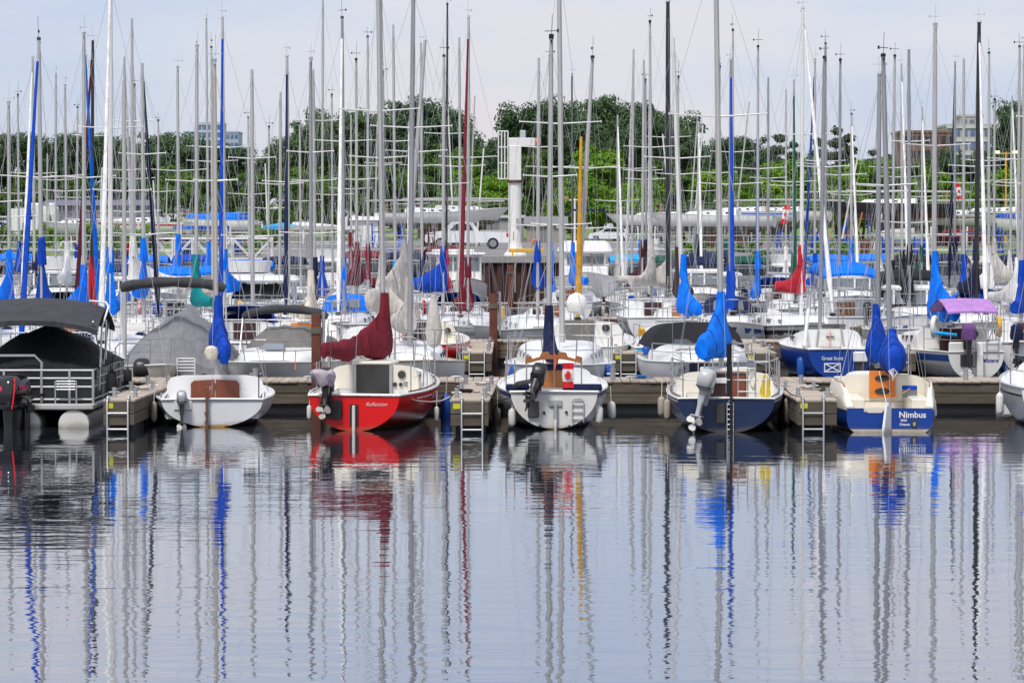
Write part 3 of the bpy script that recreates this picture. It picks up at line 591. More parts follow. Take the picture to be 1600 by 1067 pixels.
def mast_part(root, y, z0, z1, r, m, lean=(0, 0), spreaders=((.62, .8),), head=True, sprm=None, hull=None, shrouds=True, bow=True, detail=2, wire=.0038, rootx=0):
    top = Vector((lean[0], y + lean[1], z1)); bot = Vector((rootx, y, z0))
    n = 10 if detail == 2 else 7
    mo = MB().tube([bot, bot.lerp(top, .5), bot.lerp(top, .85), top], [r, r, r * .9, r * .72], n, sq=1.25).build('mast', m, root)
    if head and rnd.random() < .72:
        k = r * 1.0; mb = MB(); mb.tube([top, top + Vector((0, -.02, .05 + .05 * rnd.random()))], k * .95, 6); mb.tube([top, top + Vector((.02, 0, .40 + .25 * rnd.random()))], .005, 4)
        va = rnd.uniform(0, 6.28); vd = Vector((math.cos(va), math.sin(va), 0)) * .16; vz = Vector((0, 0, rnd.uniform(.15, .3))); mb.tube([top + vz - vd, top + vz + vd], .008, 4); mb.obox(top + vz - vd, .04, .02, .07)
        mb.obox(top + Vector((0, -.1, -.05)), .04, .22, .05); mb.build('masthead_vane', M_BLACK if rnd.random() < .6 else M_GREYL, mo)
    for (f, half) in spreaders:
        c = bot.lerp(top, f)
        for sd_ in (-1, 1):
            mb = MB(); mb.tube([c, c + Vector((sd_ * half, -half * .18, .06 * half))], [.020, .013], 5); mb.lathe([(.008, -.03), (.018, 0), (.008, .03)], c + Vector((sd_ * half, -half * .18, .06 * half)), 6)
            mb.build('spreader', sprm or M_WMAST, mo)
    if shrouds and hull:
        mb = MB(); hb = hull.hx(y / hull.L, hull.zs(y / hull.L)) - .1; zd = hull.zs(y / hull.L)
        ft = spreaders[-1] if spreaders else (.6, .5)
        hd = bot.lerp(top, .97)
        for sd_ in (-1, 1):
            tip = bot.lerp(top, ft[0]) + Vector((sd_ * ft[1], -ft[1] * .18, .06 * ft[1]))
            mb.tube([(sd_ * hb, y - .1, zd), tip, hd], wire, 4, False)
            mb.tube([(sd_ * hb, y - .35, zd), bot.lerp(top, ft[0])], wire, 4, False)
            mb.tube([(sd_ * hb * .97, y + .2, zd), bot.lerp(top, ft[0])], wire, 4, False)
        mb.tube([(0, -.02, hull.zs(0) + .1), hd], wire, 4, False)
        if bow: mb.tube([(0, hull.L - .05, hull.zs(1)), hd], wire, 4, False)
        mb.tube([bot + Vector((.02, -r * 1.6, .8)), hd + Vector((.02, -.05, 0))], wire * .9, 4, False)      # halyards beside the mast
        mb.tube([bot + Vector((-.05, -r * 1.3, .6)), hd + Vector((-.04, -.03, 0))], wire * .9, 4, False)
        stuff(mb.build('rigging', M_WIRE, root))
    return bot, top, mo
def boom_cover(root, base, z, Lb, yaw, m, hm=1.1, w=.34, r1=.16, drop=.0, boomm=M_ALU, collar=.35, boom=True, seed=0, end=True, pw=2.6, low=.12, sag=.0):
    """boom with the lowered sail under its cover; yaw swings the boom end sideways; the cover climbs the mast"""
    rr = random.Random(seed + int(base.x * 100) + int(z * 1000)); d = Vector((math.sin(yaw), -math.cos(yaw), 0)); nrm = Vector((d.y, -d.x, 0)); b0 = Vector((base.x, base.y, z))
    if boom: MB().tube([b0, b0 + d * (Lb - .12 if m else Lb) + Vector((0, 0, -drop))], .05, 8).build('boom', boomm, root)
    if not m: return
    fine = seed >= 0; rings = []; nr, n = (46, 30) if fine else (16, 12); ph = rr.uniform(0, 6); so_ = Vector((rr.uniform(0, 50), rr.uniform(0, 50), 0))
    for i in range(nr + 1):
        t = i / nr; tt = t * 1.0
        c = b0 + d * (Lb * tt - .1 * (1 - t)) + Vector((0, 0, -drop * tt))
        prof = r1 + (hm - r1) * (1 - tt) ** pw
        wd = (w * (1 - .45 * tt)) / 2 * (.62 + .38 * min(1, t * 5 + .35)); lo = low * (1 - .25 * tt) + sag * math.sin(math.pi * tt)
        if i == nr: wd *= .8
        ring = []
        for k in range(n):
            a = 2 * math.pi * k / n; sx, sz = math.sin(a), math.cos(a)
            up = sz * (prof if sz > 0 else lo)
            ww = wd * sx * (1 - .62 * max(0, sz) ** 1.3 * min(1, prof / .5)) * (1 + .17 * math.sin(ph + t * 13 + k * 2.1) + .12 * math.sin(ph * 2 + t * 29 + k * 1.3)) * (1 + .22 * math.sin(ph * 3 + t * 6))
            if fine:        # soft folds and puckers of loose canvas
                p_ = c + nrm * wd * sx * .8 + Vector((0, 0, up)); q_ = Vector((p_.x * 2.0, p_.y * 2.0, p_.z * 1.1)) + so_
                fo = .050 * mnoise.noise(q_ * 1.5 + Vector((0, 0, t * 2))) + .030 * mnoise.noise(q_ * 4.0) + .014 * mnoise.noise(q_ * 9.0)
                ww = wd * sx * (1 - .62 * max(0, sz) ** 1.3 * min(1, prof / .5)) * (1 + .10 * math.sin(ph + t * 9))
                ring.append(c + nrm * (ww + fo * (1 if sx >= 0 else -1) * min(1, abs(sx) * 2)) + Vector((0, 0, up + fo * .8 * sz + (-.05 * math.sin(t * 12 + ph) if sz < 0 else 0))))
                continue
            ring.append(c + nrm * ww + Vector((0, 0, up * (1 + .04 * math.sin(ph + t * 11)))) + d * .03 * math.sin(ph + k * 1.7 + t * 9))
        rings.append(ring)
    co = MB().loft(rings, True, True).build('sail_cover', m, root, ang=75)
    if collar:
        top = b0 + Vector((0, 0, hm - .12))
        MB().tube([top - Vector((0, 0, .3)), top, top + Vector((0, 0, collar))], [.12, .1, .085], 8).build('cover_collar', m, root)
    if seed >= 0:
        for f in (.34, .70):
            c = b0 + d * (Lb * f) + Vector((0, 0, -drop * f)); prof = r1 + (hm - r1) * (1 - f) ** pw; wd = w * (1 - .45 * f) / 2 + .004
            MB().tube([c + nrm * wd * math.sin(q) * (1 - .55 * max(0, math.cos(q)) ** 1.3 * min(1, prof / .5)) + Vector((0, 0, math.cos(q) * ((prof if math.cos(q) > 0 else low) + .01))) for q in [2 * math.pi * k / 12 for k in range(13)]], .006, 4).build('sail_tie', M_CNAVY if m is not M_CMAR else M_CMAR2, co)
    return co
def furled(root, a, b, m, r=.07, f0=.03, f1=.93):
    a, b = Vector(a), Vector(b); n = 9; pts = []; rs = []
    for i in range(n + 1):
        t = f0 + (f1 - f0) * i / n; pts.append(a.lerp(b, t)); k = i / n
        rs.append(r * (.5 + 1.5 * k * 4 if k < .12 else (1.2 - .75 * k)) * (1 + .1 * math.sin(i * 2.3)))
    o = MB().tube(pts, rs, 8).build('furled_sail', m, root)
    MB().lathe([(.02, -.06), (.09, -.05), (.09, .05), (.02, .06)], pts[0] - Vector((0, 0, .05)), 8).build('furler_drum', M_BLACK, root)
    return o
def rail(root, pts, m=M_STEEL, r=.0135, name='rail', n=6): return MB().tube(pts, r, n).build(name, m, root)
def pushpit(root, h, hgt=.6, y1=.9, gap=None, m=M_STEEL, mid=True):
    """stern rail"""
    bx = h.b(0) - .06; z0 = h.zs(0)
    path = []
    bb = h.b(y1 / h.L) - .06
    pts = [(-bb, y1, z0 + hgt), (-bx, .25, z0 + hgt), (-bx * .92, .06, z0 + hgt)]
    full = pts + [(x * -1, y, z) for x, y, z in pts[::-1]]
    if gap: 
        rail(root, pts + [(-gap, .02, z0 + hgt)], m, name='stern_rail'); rail(root, [(gap, .02, z0 + hgt)] + [(-x, y, z) for x, y, z in pts[::-1]], m, name='stern_rail')
    else: rail(root, full, m, name='stern_rail')
    if mid: rail(root, [(x, y, z0 + hgt * .5) for x, y, z in full], m, .010, name='stern_rail')
    for sd_ in (-1, 1):
        for (x, y) in ((bx * .96, .1), (bb, y1)) + (((gap, .04),) if gap else ()): rail(root, [(sd_ * x, y, z0), (sd_ * x, y, z0 + hgt)], m, name='rail_post')
def pulpit(root, h, hgt=.6, m=M_STEEL, back=1.1):
    L_, z = h.L, h.zs(.97); tb = 1 - back / h.L; bb = h.b(tb) - .05; bm = h.b(1 - .35 / h.L)
    pts = [(-bb, L_ - back, z + hgt), (-bm, L_ - .3, z + hgt + .03), (-.12, L_ + .08, z + hgt + .06), (.12, L_ + .08, z + hgt + .06), (bm, L_ - .3, z + hgt + .03), (bb, L_ - back, z + hgt)]
    rail(root, pts, m, name='bow_rail'); rail(root, [(x * 1.0, y, z + (zz - z) * .5) for x, y, zz in pts], m, .010, name='bow_rail')
    for sd_ in (-1, 1):
        rail(root, [(sd_ * bb, L_ - back, z - .1), (sd_ * bb, L_ - back, z + hgt)], m, name='rail_post'); rail(root, [(sd_ * bm * .9, L_ - .4, z), (sd_ * bm, L_ - .3, z + hgt)], m, name='rail_post')
def lifelines(root, h, hgt=.6, y0=.9, back=1.1, n=4, m=M_STEEL):
    mb = MB()
    for sd_ in (-1, 1):
        pts = []
        for i in range(n + 1):
            y = y0 + (h.L - back - y0) * i / n; t = y / h.L; pts.append((sd_ * (h.b(t) - .06), y, h.zs(t)))
        for p_ in pts[1:-1]: mb.tube([p_, (p_[0], p_[1], p_[2] + hgt)], .012, 5)
        for f in (.55, 1): mb.tube([(x, y, z + hgt * f) for x, y, z in pts], .0045, 4, False)
    stuff(mb.build('lifelines', m, root))
def outboard(root, loc, rz=0, tilt=0, s=1.0, cowlm=M_MOTOR, legm=None, coverm=None, prop=True, longleg=.75, propm=None):
    """outboard motor: faces aft (-y). origin at clamp on transom top"""
    legm = legm or cowlm
    o = obj('outboard_motor', None, root, loc, (-tilt, 0, rz)); o.scale = (s, s, s)
    mb = MB(); c = -.18
    mb.loft([srect(0, c, .10, .16, .02, 16), srect(0, c, .155, .235, .08, 16), srect(0, c - .01, .165, .25, .22, 16), srect(0, c - .01, .155, .235, .36, 16, .5), srect(0, c + .01, .115, .175, .43, 16, .6), srect(0, c + .02, .05, .09, .452, 16, .7)], True, True)
    mb.build('cowling', cowlm, o, ang=60)
    if coverm:
        mb = MB(); mb.loft([srect(0, c, .18 + .02 * (k % 2), .26, zz, 16, .6) for k, zz in enumerate((.0, .12, .28))] + [srect(0, c, .17, .24, .40, 16), srect(0, c, .09, .14, .47, 16)], True, True); mb.build('motor_cover', coverm, o, ang=70)
    else:
        MB().loft([srect(0, c, .168, .253, .075, 16), srect(0, c, .168, .253, .092, 16)], True, True).build('cowling_trim', M_BLACK, o)
    mb = MB(); mb.loft([srect(0, c, .085, .13, .03, 12), srect(0, c - .01, .07, .11, -.2, 12), srect(0, c - .02, .05, .10, -longleg + .25, 12), srect(0, c - .02, .045, .12, -longleg, 12)], True, True)
    mb.obox((0, c - .08, -longleg + .02), .22, .36, .022); mb.build('drive_leg', legm, o)
    g = -longleg - .12
    mb = MB(); mb.tube([(0, c + .2, g), (0, c + .08, g), (0, c - .15, g), (0, c - .22, g)], [.015, .06, .06, .045], 10); mb.prismx([(c + .1, g), (c - .1, g), (c - .06, g - .22), (c + .02, g - .22)], -.012, .012); mb.loft([srect(0, c, .04, .1, -longleg, 10), srect(0, c, .03, .09, g, 10)], True, True); mb.build('gearcase', legm, o)
    if prop:
        mb = MB(); hub = Vector((0, c - .25, g))
        for k in range(3):
            a = 2 * math.pi * k / 3 + .4
            er, et = Vector((math.cos(a), 0, math.sin(a))), Vector((-math.sin(a), 0, math.cos(a)))
            pl = []
            for (r_, w_) in ((.03, .03), (.08, .075), (.13, .08), (.165, .035)):
                pl.append((hub + er * r_ - et * w_ + Vector((0, .03, 0)), hub + er * r_ + et * w_ - Vector((0, .03, 0))))
            mb.grid([list(q) for q in pl])
        mb.tube([hub + Vector((0, .05, 0)), hub - Vector((0, .05, 0))], [.045, .025], 8); mb.build('propeller', propm or (M_FEND if cowlm is not M_BLACK else M_BLACK), o)
    mb = MB(); mb.box(-.10, .10, -.05, .06, -.28, .05, ch=.01); mb.box(-.13, -.08, -.03, .12, -.02, .07, ch=.01); mb.box(.08, .13, -.03, .12, -.02, .07, ch=.01); mb.build('clamp_bracket', M_BLACK if legm is M_BLACK else M_GALV, o)
    MB().tube([(.0, .02, .1), (.02, .3, .16), (.03, .62, .2)], [.018, .018, .024], 6).build('tiller_handle', M_BLACK, o)
    return o
def ladder(root, x, z0, z1, w_=.3, y=-.05, n=3, m=M_STEEL, name='boarding_ladder', arch=True):
    mb = MB()
    if arch: mb.tube([(x - w_ / 2, y, z0), (x - w_ / 2, y, z1 - .05), (x - w_ / 2 + .05, y, z1), (x + w_ / 2 - .05, y, z1), (x + w_ / 2, y, z1 - .05), (x + w_ / 2, y, z0)], .0135, 6)
    else:
        for sd_ in (-1, 1): mb.tube([(x + sd_ * w_ / 2, y, z0), (x + sd_ * w_ / 2, y, z1)], .0135, 6)
    for k in range(n): zz = z0 + (z1 - z0) * (k + .6) / (n + .3); mb.tube([(x - w_ / 2, y, zz), (x + w_ / 2, y, zz)], .0135, 6)
    return mb.build(name, m, root)
def fender(px, D, y0, y1, wpx, m, label, rope=None, ang=0.0):
    """free-hanging fender, between rows y0 (top) and y1"""
    za, zb = PZ(y0, D), PZ(y1, D); r_ = wpx * D / FPX / 2; h_ = za - zb
    t = thing('fender', label, 'fender', (PX(px, D), D, zb), 0, 'fenders hanging between boats and docks'); t.rotation_euler = (0, ang, 0)
    prof = [(r_ * .25, 0), (r_ * .3, .02), (r_ * .8, h_ * .1), (r_, h_ * .2), (r_ * 1.02, h_ * .5), (r_, h_ * .8), (r_ * .8, h_ * .9), (r_ * .3, h_ - .02), (r_ * .25, h_)]
    MB().lathe(prof, n=14).build('body', m, t)
    MB().tube([(0, 0, h_ - .01), (0.01, .03, h_ + .3)], .008, 5).build('rope', rope or M_ROPE, t)
    return t
def bimini(root, w_, y0, y1, z, zdeck, m, arch=.22, poles=True, droop=.1, n=10, edge=.24):
    rows = []; ny = 6
    for j in range(ny + 1):
        f = j / ny; y = y0 + (y1 - y0) * f; zz = z - .03 * math.sin(math.pi * f * 2) ** 2 - edge * abs(2 * f - 1) ** 1.8
        rows.append([(w_ / 2 * math.sin(a), y, zz - arch * (1 - math.cos(a)) * 1.6) for a in [(-1.15 + 2.3 * k / n) for k in range(n + 1)]])
    under = [[(x, y, zz - .025) for x, y, zz in r_] for r_ in rows]
    mb = MB().grid(rows).grid([r_[::-1] for r_ in under])
    mb.grid([rows[0][::-1], [(x, y, zz - droop) for x, y, zz in rows[0]][::-1]]); mb.grid([rows[-1], [(x, y, zz - droop) for x, y, zz in rows[-1]]])
    c = mb.build('canopy', m, root, ang=70)
    if poles:
        ex = rows[0][0]; ez = ex[2]
        for sd_ in (-1, 1):
            for ya in (y0 + .05, (y0 + y1) / 2, y1 - .05):
                MB().tube([(sd_ * abs(ex[0]) * .99, ya, ez), (sd_ * abs(ex[0]) * 1.0, (y0 + y1) / 2, zdeck)], .014, 6).build('canopy_pole', M_STEEL, root)
    return c
def folded_bimini(root, w_, y, z, zdeck, m, arch=.25, r_=.1, dy=.0):
    pts = []
    for k in range(13):
        a = -1.25 + 2.5 * k / 12; pts.append((w_ / 2 * math.sin(a) / math.sin(1.25), y, z - arch * (1 - math.cos(a)) * 1.4))
    MB().tube(pts, [r_ * .7] + [r_ * (1 + .12 * math.sin(k * 2.2)) for k in range(11)] + [r_ * .7], 9).build('folded_canopy', m, root)
    for sd_ in (-1, 1):
        rail(root, [(sd_ * w_ / 2, y, pts[0][2]), (sd_ * w_ / 2, y + .5, zdeck)], M_WPAINT, .018, 'canopy_pole'); rail(root, [(sd_ * w_ / 2 * .98, y, pts[0][2] + .02), (sd_ * w_ / 2 * .98, y - .55, zdeck)], M_STEEL, .014, 'canopy_pole')
def dodger(root, w_, y0, y1, z0, hgt, m, win=M_GREYWIN):
    rows = []
    for f, hh, ww in ((0, .06, 1.0), (.45, .8, .98), (.7, 1.0, .96), (1.0, 1.02, .95)):
        rows.append([(w_ / 2 * ww * math.copysign(abs(math.cos(a)) ** .55, math.cos(a)), y1 + (y0 - y1) * f, z0 + hgt * hh * math.sin(a) ** .6) for a in [math.pi * k / 12 for k in range(13)]])
    MB().grid(rows).build('spray_hood', m, root, ang=70)
    if win:
        MB().add([(-w_ * .3, y1 + (y0 - y1) * .1 + .03, z0 + hgt * .24), (w_ * .3, y1 + (y0 - y1) * .1 + .03, z0 + hgt * .24), (w_ * .28, y1 + (y0 - y1) * .42 + .03, z0 + hgt * .75), (-w_ * .28, y1 + (y0 - y1) * .42 + .03, z0 + hgt * .75)], [(0, 1, 2, 3)]).build('hood_window', win, root, smooth=False)
def rudder_part(root, z0, z1, w_, m, y=-.12, x=0, thick=.045):
    MB().prismx([(y + .08, z0), (y + .08, z1), (y - w_ * .15, z1), (y - w_ * .6, z1 - .3), (y - w_ * .75, z0)], x - thick / 2, x + thick / 2).build('rudder', m, root, smooth=False)
def ringbuoy(root, loc, m, r=.3, rot=(R(90), 0, 0)):
    pts = [(r * math.cos(a), r * math.sin(a), 0) for a in [math.pi * (.15 + 1.7 * k / 16) - math.pi / 2 for k in range(17)]]
    MB().tube(pts, .065, 8).build('life_ring', m, root, loc, rot)
def flag(px, D, ytop, ybot, wpx, label, parts=True, staff=True, tilt=0.0, group='small Canadian flags'):
    """hanging flag as a thing of its own: vertical bars of cloth, with gentle folds"""
    h_ = (ybot - ytop) * D / FPX; w_ = wpx * D / FPX; t = thing('canadian_flag', label, 'flag', (PX(px, D), D, PZ(ybot, D)), 0, group); t.rotation_euler = (0, tilt, 0)
    def cloth(z0, z1, m, nm, yoff=0):
        rows = [[(w_ * (k / 8 - .5) * (1 - .06 * math.sin(zz * 9 / max(h_, .1))), .03 * math.sin(k * 1.1 + zz * 5) * w_ / .3 + yoff, zz) for k in range(9)] for zz in [z0 + (z1 - z0) * j / 5 for j in range(6)]]
        mb = MB().grid(rows).grid([[(x, y + .006, z) for x, y, z in r_][::-1] for r_ in rows]); mb.build(nm, m, t)
    cloth(0, h_ * .25, M_FLAGR, 'red_bar'); cloth(h_ * .25, h_ * .75, M_FLAGW, 'white_panel'); cloth(h_ * .75, h_, M_FLAGR, 'red_bar')
    c = h_ * .5; s_ = min(w_ * .40, h_ * .21)
    pl = [(0, 1), (.18, .65), (.45, .78), (.36, .3), (.55, .48), (.66, .32), (.95, .38), (.86, .08), (1, -.05), (.5, -.42), (.56, -.6), (.06, -.5), (.06, -1)]
    pl = pl + [(-x, z) for x, z in pl[::-1][:-1]]
    MB().prism([(-z * s_, c + x * s_) for x, z in pl][::-1], -.045 * w_ / .3 - .004, -.04 * w_ / .3).build('maple_leaf', M_FLAGR, t, smooth=False)
    return t
def place(px, D, rz=0.0, bow=False, L_=7.0):
    """world position for a boat whose near end shows at column px and distance D"""
    x = PX(px, D)
    if bow: return (x - L_ * math.sin(rz), D + L_ * math.cos(rz), 0), math.pi + rz
    return (x, D, 0), -rz
# ------------------------------------------------------------ front row, each boat built on its own
def boat(label, px, D, rz=0.0, bow=False, L_=7.0, cat='sailboat', name='sailboat', group='sailboats moored in the marina'):
    loc, r_ = place(px, D, rz, bow, L_); return thing(name, label, cat, loc, r_, group)
V = Vector

# --- white dinghy with mahogany doors
b = boat('small white open sailing dinghy with red brown cuddy doors, tied left of red boat', 331, 68.2, R(-3.5), L_=5.6)
h = Hull(L=5.6, B=2.42, F=.55, tr=.83, p=2.3, q=.62, d=.25, d0=.02, sheer=.18)
hull_parts(b, h, M_DINGHY, M_DINGHY, M_WHITE, M_WHITE, cockpit=(.09, 2.4, .98, .16), boot=None, rub_r=.028)
cabin_part(b, h, 2.4, 4.2, 2.0, 1.1, .40, .22, M_WHITE, 0, e1=.3, e2=.5)
MB().prism([(-1.0, .2), (1.0, .2), (1.0, .62), (-1.0, .62)], 2.36, 2.39).build('bulkhead', M_WHITE, b, smooth=False)
for s_ in (-1, 1):
    pl = [(0.012, .34), (.50, .34), (.50, .76), (.44, .82), (.012, .845)]
    MB().prism([(s_ * x, z) for x, z in (pl if s_ > 0 else pl[::-1])], 2.325, 2.355).build('cuddy_door', M_MAHOG, b, smooth=False)
MB().prismx([(-.16, -.35), (-.02, -.35), (-.02, .62), (-.10, .66)], -.13, -.085).build('rudder', M_OLDWOOD, b, smooth=False)
MB().tube([(-.1, -.08, .62), (-.09, .2, .70), (-.03, .7, .78)], [.028, .022, .02], 8).build('tiller', M_TEAK, b)
MB().box(-.14, -.06, -.10, -.03, .58, .80, ch=.01).build('rudder_head', M_MAHOG, b)
for z_ in (.10, .28): MB().box(-.16, -.06, -.045, -.006, z_, z_ + .03).build('gudgeon', M_GALV, b, smooth=False)
outboard(b, (-.60, -.02, .46), s=.62, cowlm=M_GALV, legm=M_SMOKE, longleg=.62)
MB().box(-.76, -.40, -.03, .03, .34, .56, ch=.012).build('motor_pad', M_WHITE, b)
MB().prism([(-h.hx(0, .0) * .98, .002), (h.hx(0, .0) * .98, .002), (h.hx(0, .035), .035), (.2, .05), (-.3, .028), (-h.hx(0, .035), .035)], -.010, -.006).build('rust_stain', mat('rust_stain', (.42, .24, .08), rough=.7, var=.3, scale=8), b, smooth=False)
bt, tp, mo = mast_part(b, 2.75, .9, PZ(97, 71), .042, M_BEIGEM, (0, 0), ((.62, .45),), hull=h, rootx=.02)
boom_cover(b, V((.06, 2.75)).to_3d(), 1.62, 1.5, R(6), M_CBLUE2, hm=.72, w=.44, r1=.2, drop=.22, low=.2, pw=1.4)
MB().lathe([(.02, -.16), (.12, -.12), (.15, 0), (.12, .1), (.03, .14)], (-.05, 1.25, 1.44), 9).build('sail_bundle', M_CREAMS, b)
MB().tube([(.92, .7, .5), (.92, .72, 1.05)], .012, 6).build('flag_staff', M_BLACK, b)
for x_ in (-1.04, 1.04): cleat(b, x_, .55, .56, R(90))
MB().tube([(0.05, 2.7, .9), (.02, 2.72, 1.5)], .05, 8).build('mast_tabernacle', M_GALV, b)

# --- red sloop
b = boat('bright red sailboat with maroon sail cover and covered outboard on its stern', 553, 66.9, R(6.5), L_=7.2)
h = Hull(L=7.2, B=2.36, F=.70, tr=.76, p=2.2, q=.60, d=.3, d0=.03, sheer=.26)
hull_parts(b, h, M_RED, M_RED, M_WHITE2, M_WHITE, cockpit=(.35, 2.5, .72, .3), boot=M_TANB, rub_r=.026)
cabin_part(b, h, 2.5, 4.8, 1.85, 1.15, .52, .3, M_CREAM, 3, e1=.34, e2=.55)
hatch(b, -.36, .34, 2.48, .52, 1.20, M_SMOKE, .02, M_STEEL)
MB().box(-.40, .38, 2.44, 3.5, 1.20, 1.265, ch=.02).build('sliding_hatch', M_CREAM, b)
for x_, z_, r_ in ((.58, 1.0, .082), (.44, .80, .045), (.56, .80, .04)): MB().lathe([(r_, 0), (r_, .03), (r_ * .8, .035)], (x_, 2.495, z_), 14, Matrix.Rotation(R(90), 3, 'X')).build('instrument_dial' if r_ < .06 else 'porthole', M_SMOKE, b)
MB().tube([(-.52, .3, .72), (-.52, .32, 1.5), (-.50, .34, 1.95)], .008, 6).build('flag_staff', M_OLDWOOD, b)
outboard(b, (-.52, -.06, .80), s=.9, tilt=R(16), cowlm=M_BLACK, longleg=.46, propm=M_WHITE)
mb = MB(); mb.loft([[(x + .03 * math.sin(k * 2.3 + j), y, z + .025 * math.sin(k * 1.9 + j * 2)) for k, (x, y, z) in enumerate(srect(cx_, -.32, hx_, hy_, z_, 18, .7))] for j, (cx_, hx_, hy_, z_) in enumerate(((-.52, .15, .22, .90), (-.53, .17, .24, .97), (-.56, .22, .26, 1.09), (-.57, .23, .26, 1.16), (-.57, .19, .2, 1.20)))], True, True); mb.build('motor_cover', M_CLILG, b, ang=60)
MB().box(-.66, -.24, -.10, -.01, .24, .60, ch=.01).build('motor_bracket', M_BLACK, b)
MB().box(-.03, .03, -.09, -.03, -.4, .50, ch=.012).build('rudder', M_FEND, b)
MB().box(-.085, .085, -.028, -.006, .10, .52).build('rudder_slot', M_BLACK, b, smooth=False)
lettering('Reflection', .105, M_WDEC, b, (.44, -.012, .49), shear=.4, bold=-.001)
h.band(.82, .86, .006, .17, .36, 8, sides=(1,)).build('stripe', M_WDEC, b)
h.band(.70, .90, .006, .38, .41, 3, sides=(1,)).build('registration_mark', M_PINKR, b); h.band(.70, .90, .006, .425, .455, 3, sides=(1,)).build('registration_mark', M_PINKR, b)
for s_ in (-1, 1): MB().tube([(s_ * (x - .07), y, z + .035) for x, y, z in h.sheerline(10, .12, .75)], .018, 6).build('toe_rail', M_OLDWOOD, b)
bt, tp, mo = mast_part(b, 3.9, 1.1, 9.9, .058, M_ALU, (-.12, 0), ((.60, .85), (.585, .0)), hull=h)
boom_cover(b, V((.02, 3.85, 0)), 1.52, 2.9, R(-16), M_CMAR, hm=.98, w=.36, r1=.17, drop=.0, low=.22, pw=2.9, collar=.25)
pulpit(b, h); 
for s_ in (-1, 1): rail(b, [(s_ * .95, 1.2, .72), (s_ * .95, 1.2, 1.3)], name='stanchion'); rail(b, [(s_ * .98, 2.8, .75), (s_ * .98, 2.8, 1.35)], name='stanchion')
lifelines(b, h, .55, 1.2, 1.1, 4)
MB().lathe([(.05, 0), (.05, .02)], (.70, 2.2, .83), 10).build('winch_base', M_STEEL, b); MB().lathe([(.05, 0), (.035, .06), (.05, .11)], (.70, 2.2, .76), 10).build('winch', M_STEEL, b)

# --- white boat with the flag
b = boat('white sailboat with varnished wooden stern arch and tilted black outboard, flag boat', 866, 67.4, R(0), L_=6.8)
h = Hull(L=6.8, B=2.22, F=.74, tr=.77, p=2.0, q=.52, d=.3, d0=.0, sheer=.2)
hull_parts(b, h, M_WHITE, M_WHITE2, M_WHITE, M_WHITE, cockpit=(.5, 2.3, .62, .38), boot=M_DKBLUE, rub_r=.03)
h.band(.86, .95, .004, 0, 1).build('stripe', M_STRIPE, b)
cabin_part(b, h, 2.3, 4.7, 1.62, 1.0, .42, .26, M_WHITE, 2, e1=.36, e2=.55)
hatch(b, -.40, .34, 2.28, .72, 1.07, M_TEAK); MB().box(-.42, .36, 2.22, 2.6, 1.07, 1.19, ch=.04).build('hatch_cover', M_CNAVY, b)
for x0, x1 in ((-.94, -.50), (.18, .94)):
    mb = MB(); mb.loft([srect((x0 + x1) / 2, .25, (x1 - x0) / 2, .16, .75, 16), srect((x0 + x1) / 2, .25, (x1 - x0) / 2 + .02, .18, .81, 16), srect((x0 + x1) / 2, .25, (x1 - x0) / 2, .15, .88, 16)], True, True); mb.build('cushion', M_CNAVY, b)
pl = []
for k in range(33):
    x_ = -.57 + 1.13 * k / 32; pl.append((x_, 1.41 + .12 * math.sin(math.pi * k / 32) - (.075 if abs(k - 6) < 3 or abs(k - 26) < 3 or abs(k - 16) < 3 else 0) * 1.0))
bot_ = [(x_, 1.28 + .10 * math.sin(math.pi * (x_ + .57) / 1.13)) for x_, z_ in pl[::-1]]
MB().prism((bot_[::-1] + pl[::-1]), .26, .31).build('boom_crutch', M_TEAK, b, smooth=False)
for x_ in (-.545, .545): rail(b, [(x_, .28, .76), (x_, .28, 1.34)], name='crutch_post')
ob = outboard(b, (-.36, -.10, .86), s=.86, tilt=R(-38), cowlm=M_BLACK, legm=M_BLACK, longleg=.5); ob.rotation_euler = (R(-38), R(14), R(-10))
MB().box(-.52, -.30, -.07, -.01, .24, .56, ch=.01).build('motor_bracket', M_SMOKE, b)
MB().tube([(-.35, -.1, .98), (-.72, -.02, .90), (-.80, .0, .84)], [.04, .05, .045], 8).build('tiller_handle', M_BLACK, b)
MB().box(-.11, .16, -.04, -.01, .45, .58, ch=.012).build('rudder_bracket', M_GREYH, b); MB().box(-.01, .06, -.10, -.04, -.05, .52, ch=.01).build('rudder_stock', M_GALV, b); rudder_part(b, -.5, .2, .3, M_GREYL, -.06, .02)
ladder(b, .47, .14, .60, .22, -.04, 3)
for x_, z_ in ((.24, .34), (-.28, .06), (.30, .06), (-.2, .33)): MB().lathe([(.028, 0), (.028, .03)], (x_, -.004, z_), 10, Matrix.Rotation(R(90), 3, 'X')).build('drain_fitting', M_BLACK, b)
MB().prism([(-h.hx(0, .0) * .98, .004), (h.hx(0, .0) * .98, .004), (h.hx(0, .03), .03), (-h.hx(0, .03), .03)], -.010, -.006).build('waterline_stain', M_TANB, b, smooth=False)
bt, tp, mo = mast_part(b, 3.4, 1.1, PZ(62, 70.8), .055, M_ALU, (-.02, 0), ((.58, .55),), hull=h, rootx=-.08)
boom_cover(b, V((-.07, 3.35, 0)), 1.40, 2.6, R(2), M_CNAVY, hm=.74, w=.34, r1=.14, low=.14)
rail(b, [(-.95, .5, .76), (-.95, .5, 1.42)], name='stanchion'); rail(b, [(-.78, .35, .76), (-.78, .35, 1.36)], name='stanchion')
MB().tube([(.03, .2, 1.40), (.02, .16, 1.15), (.05, .17, 1.35), (.0, .18, 1.5)], .02, 6).build('rope_coil', M_ROPEO, b)
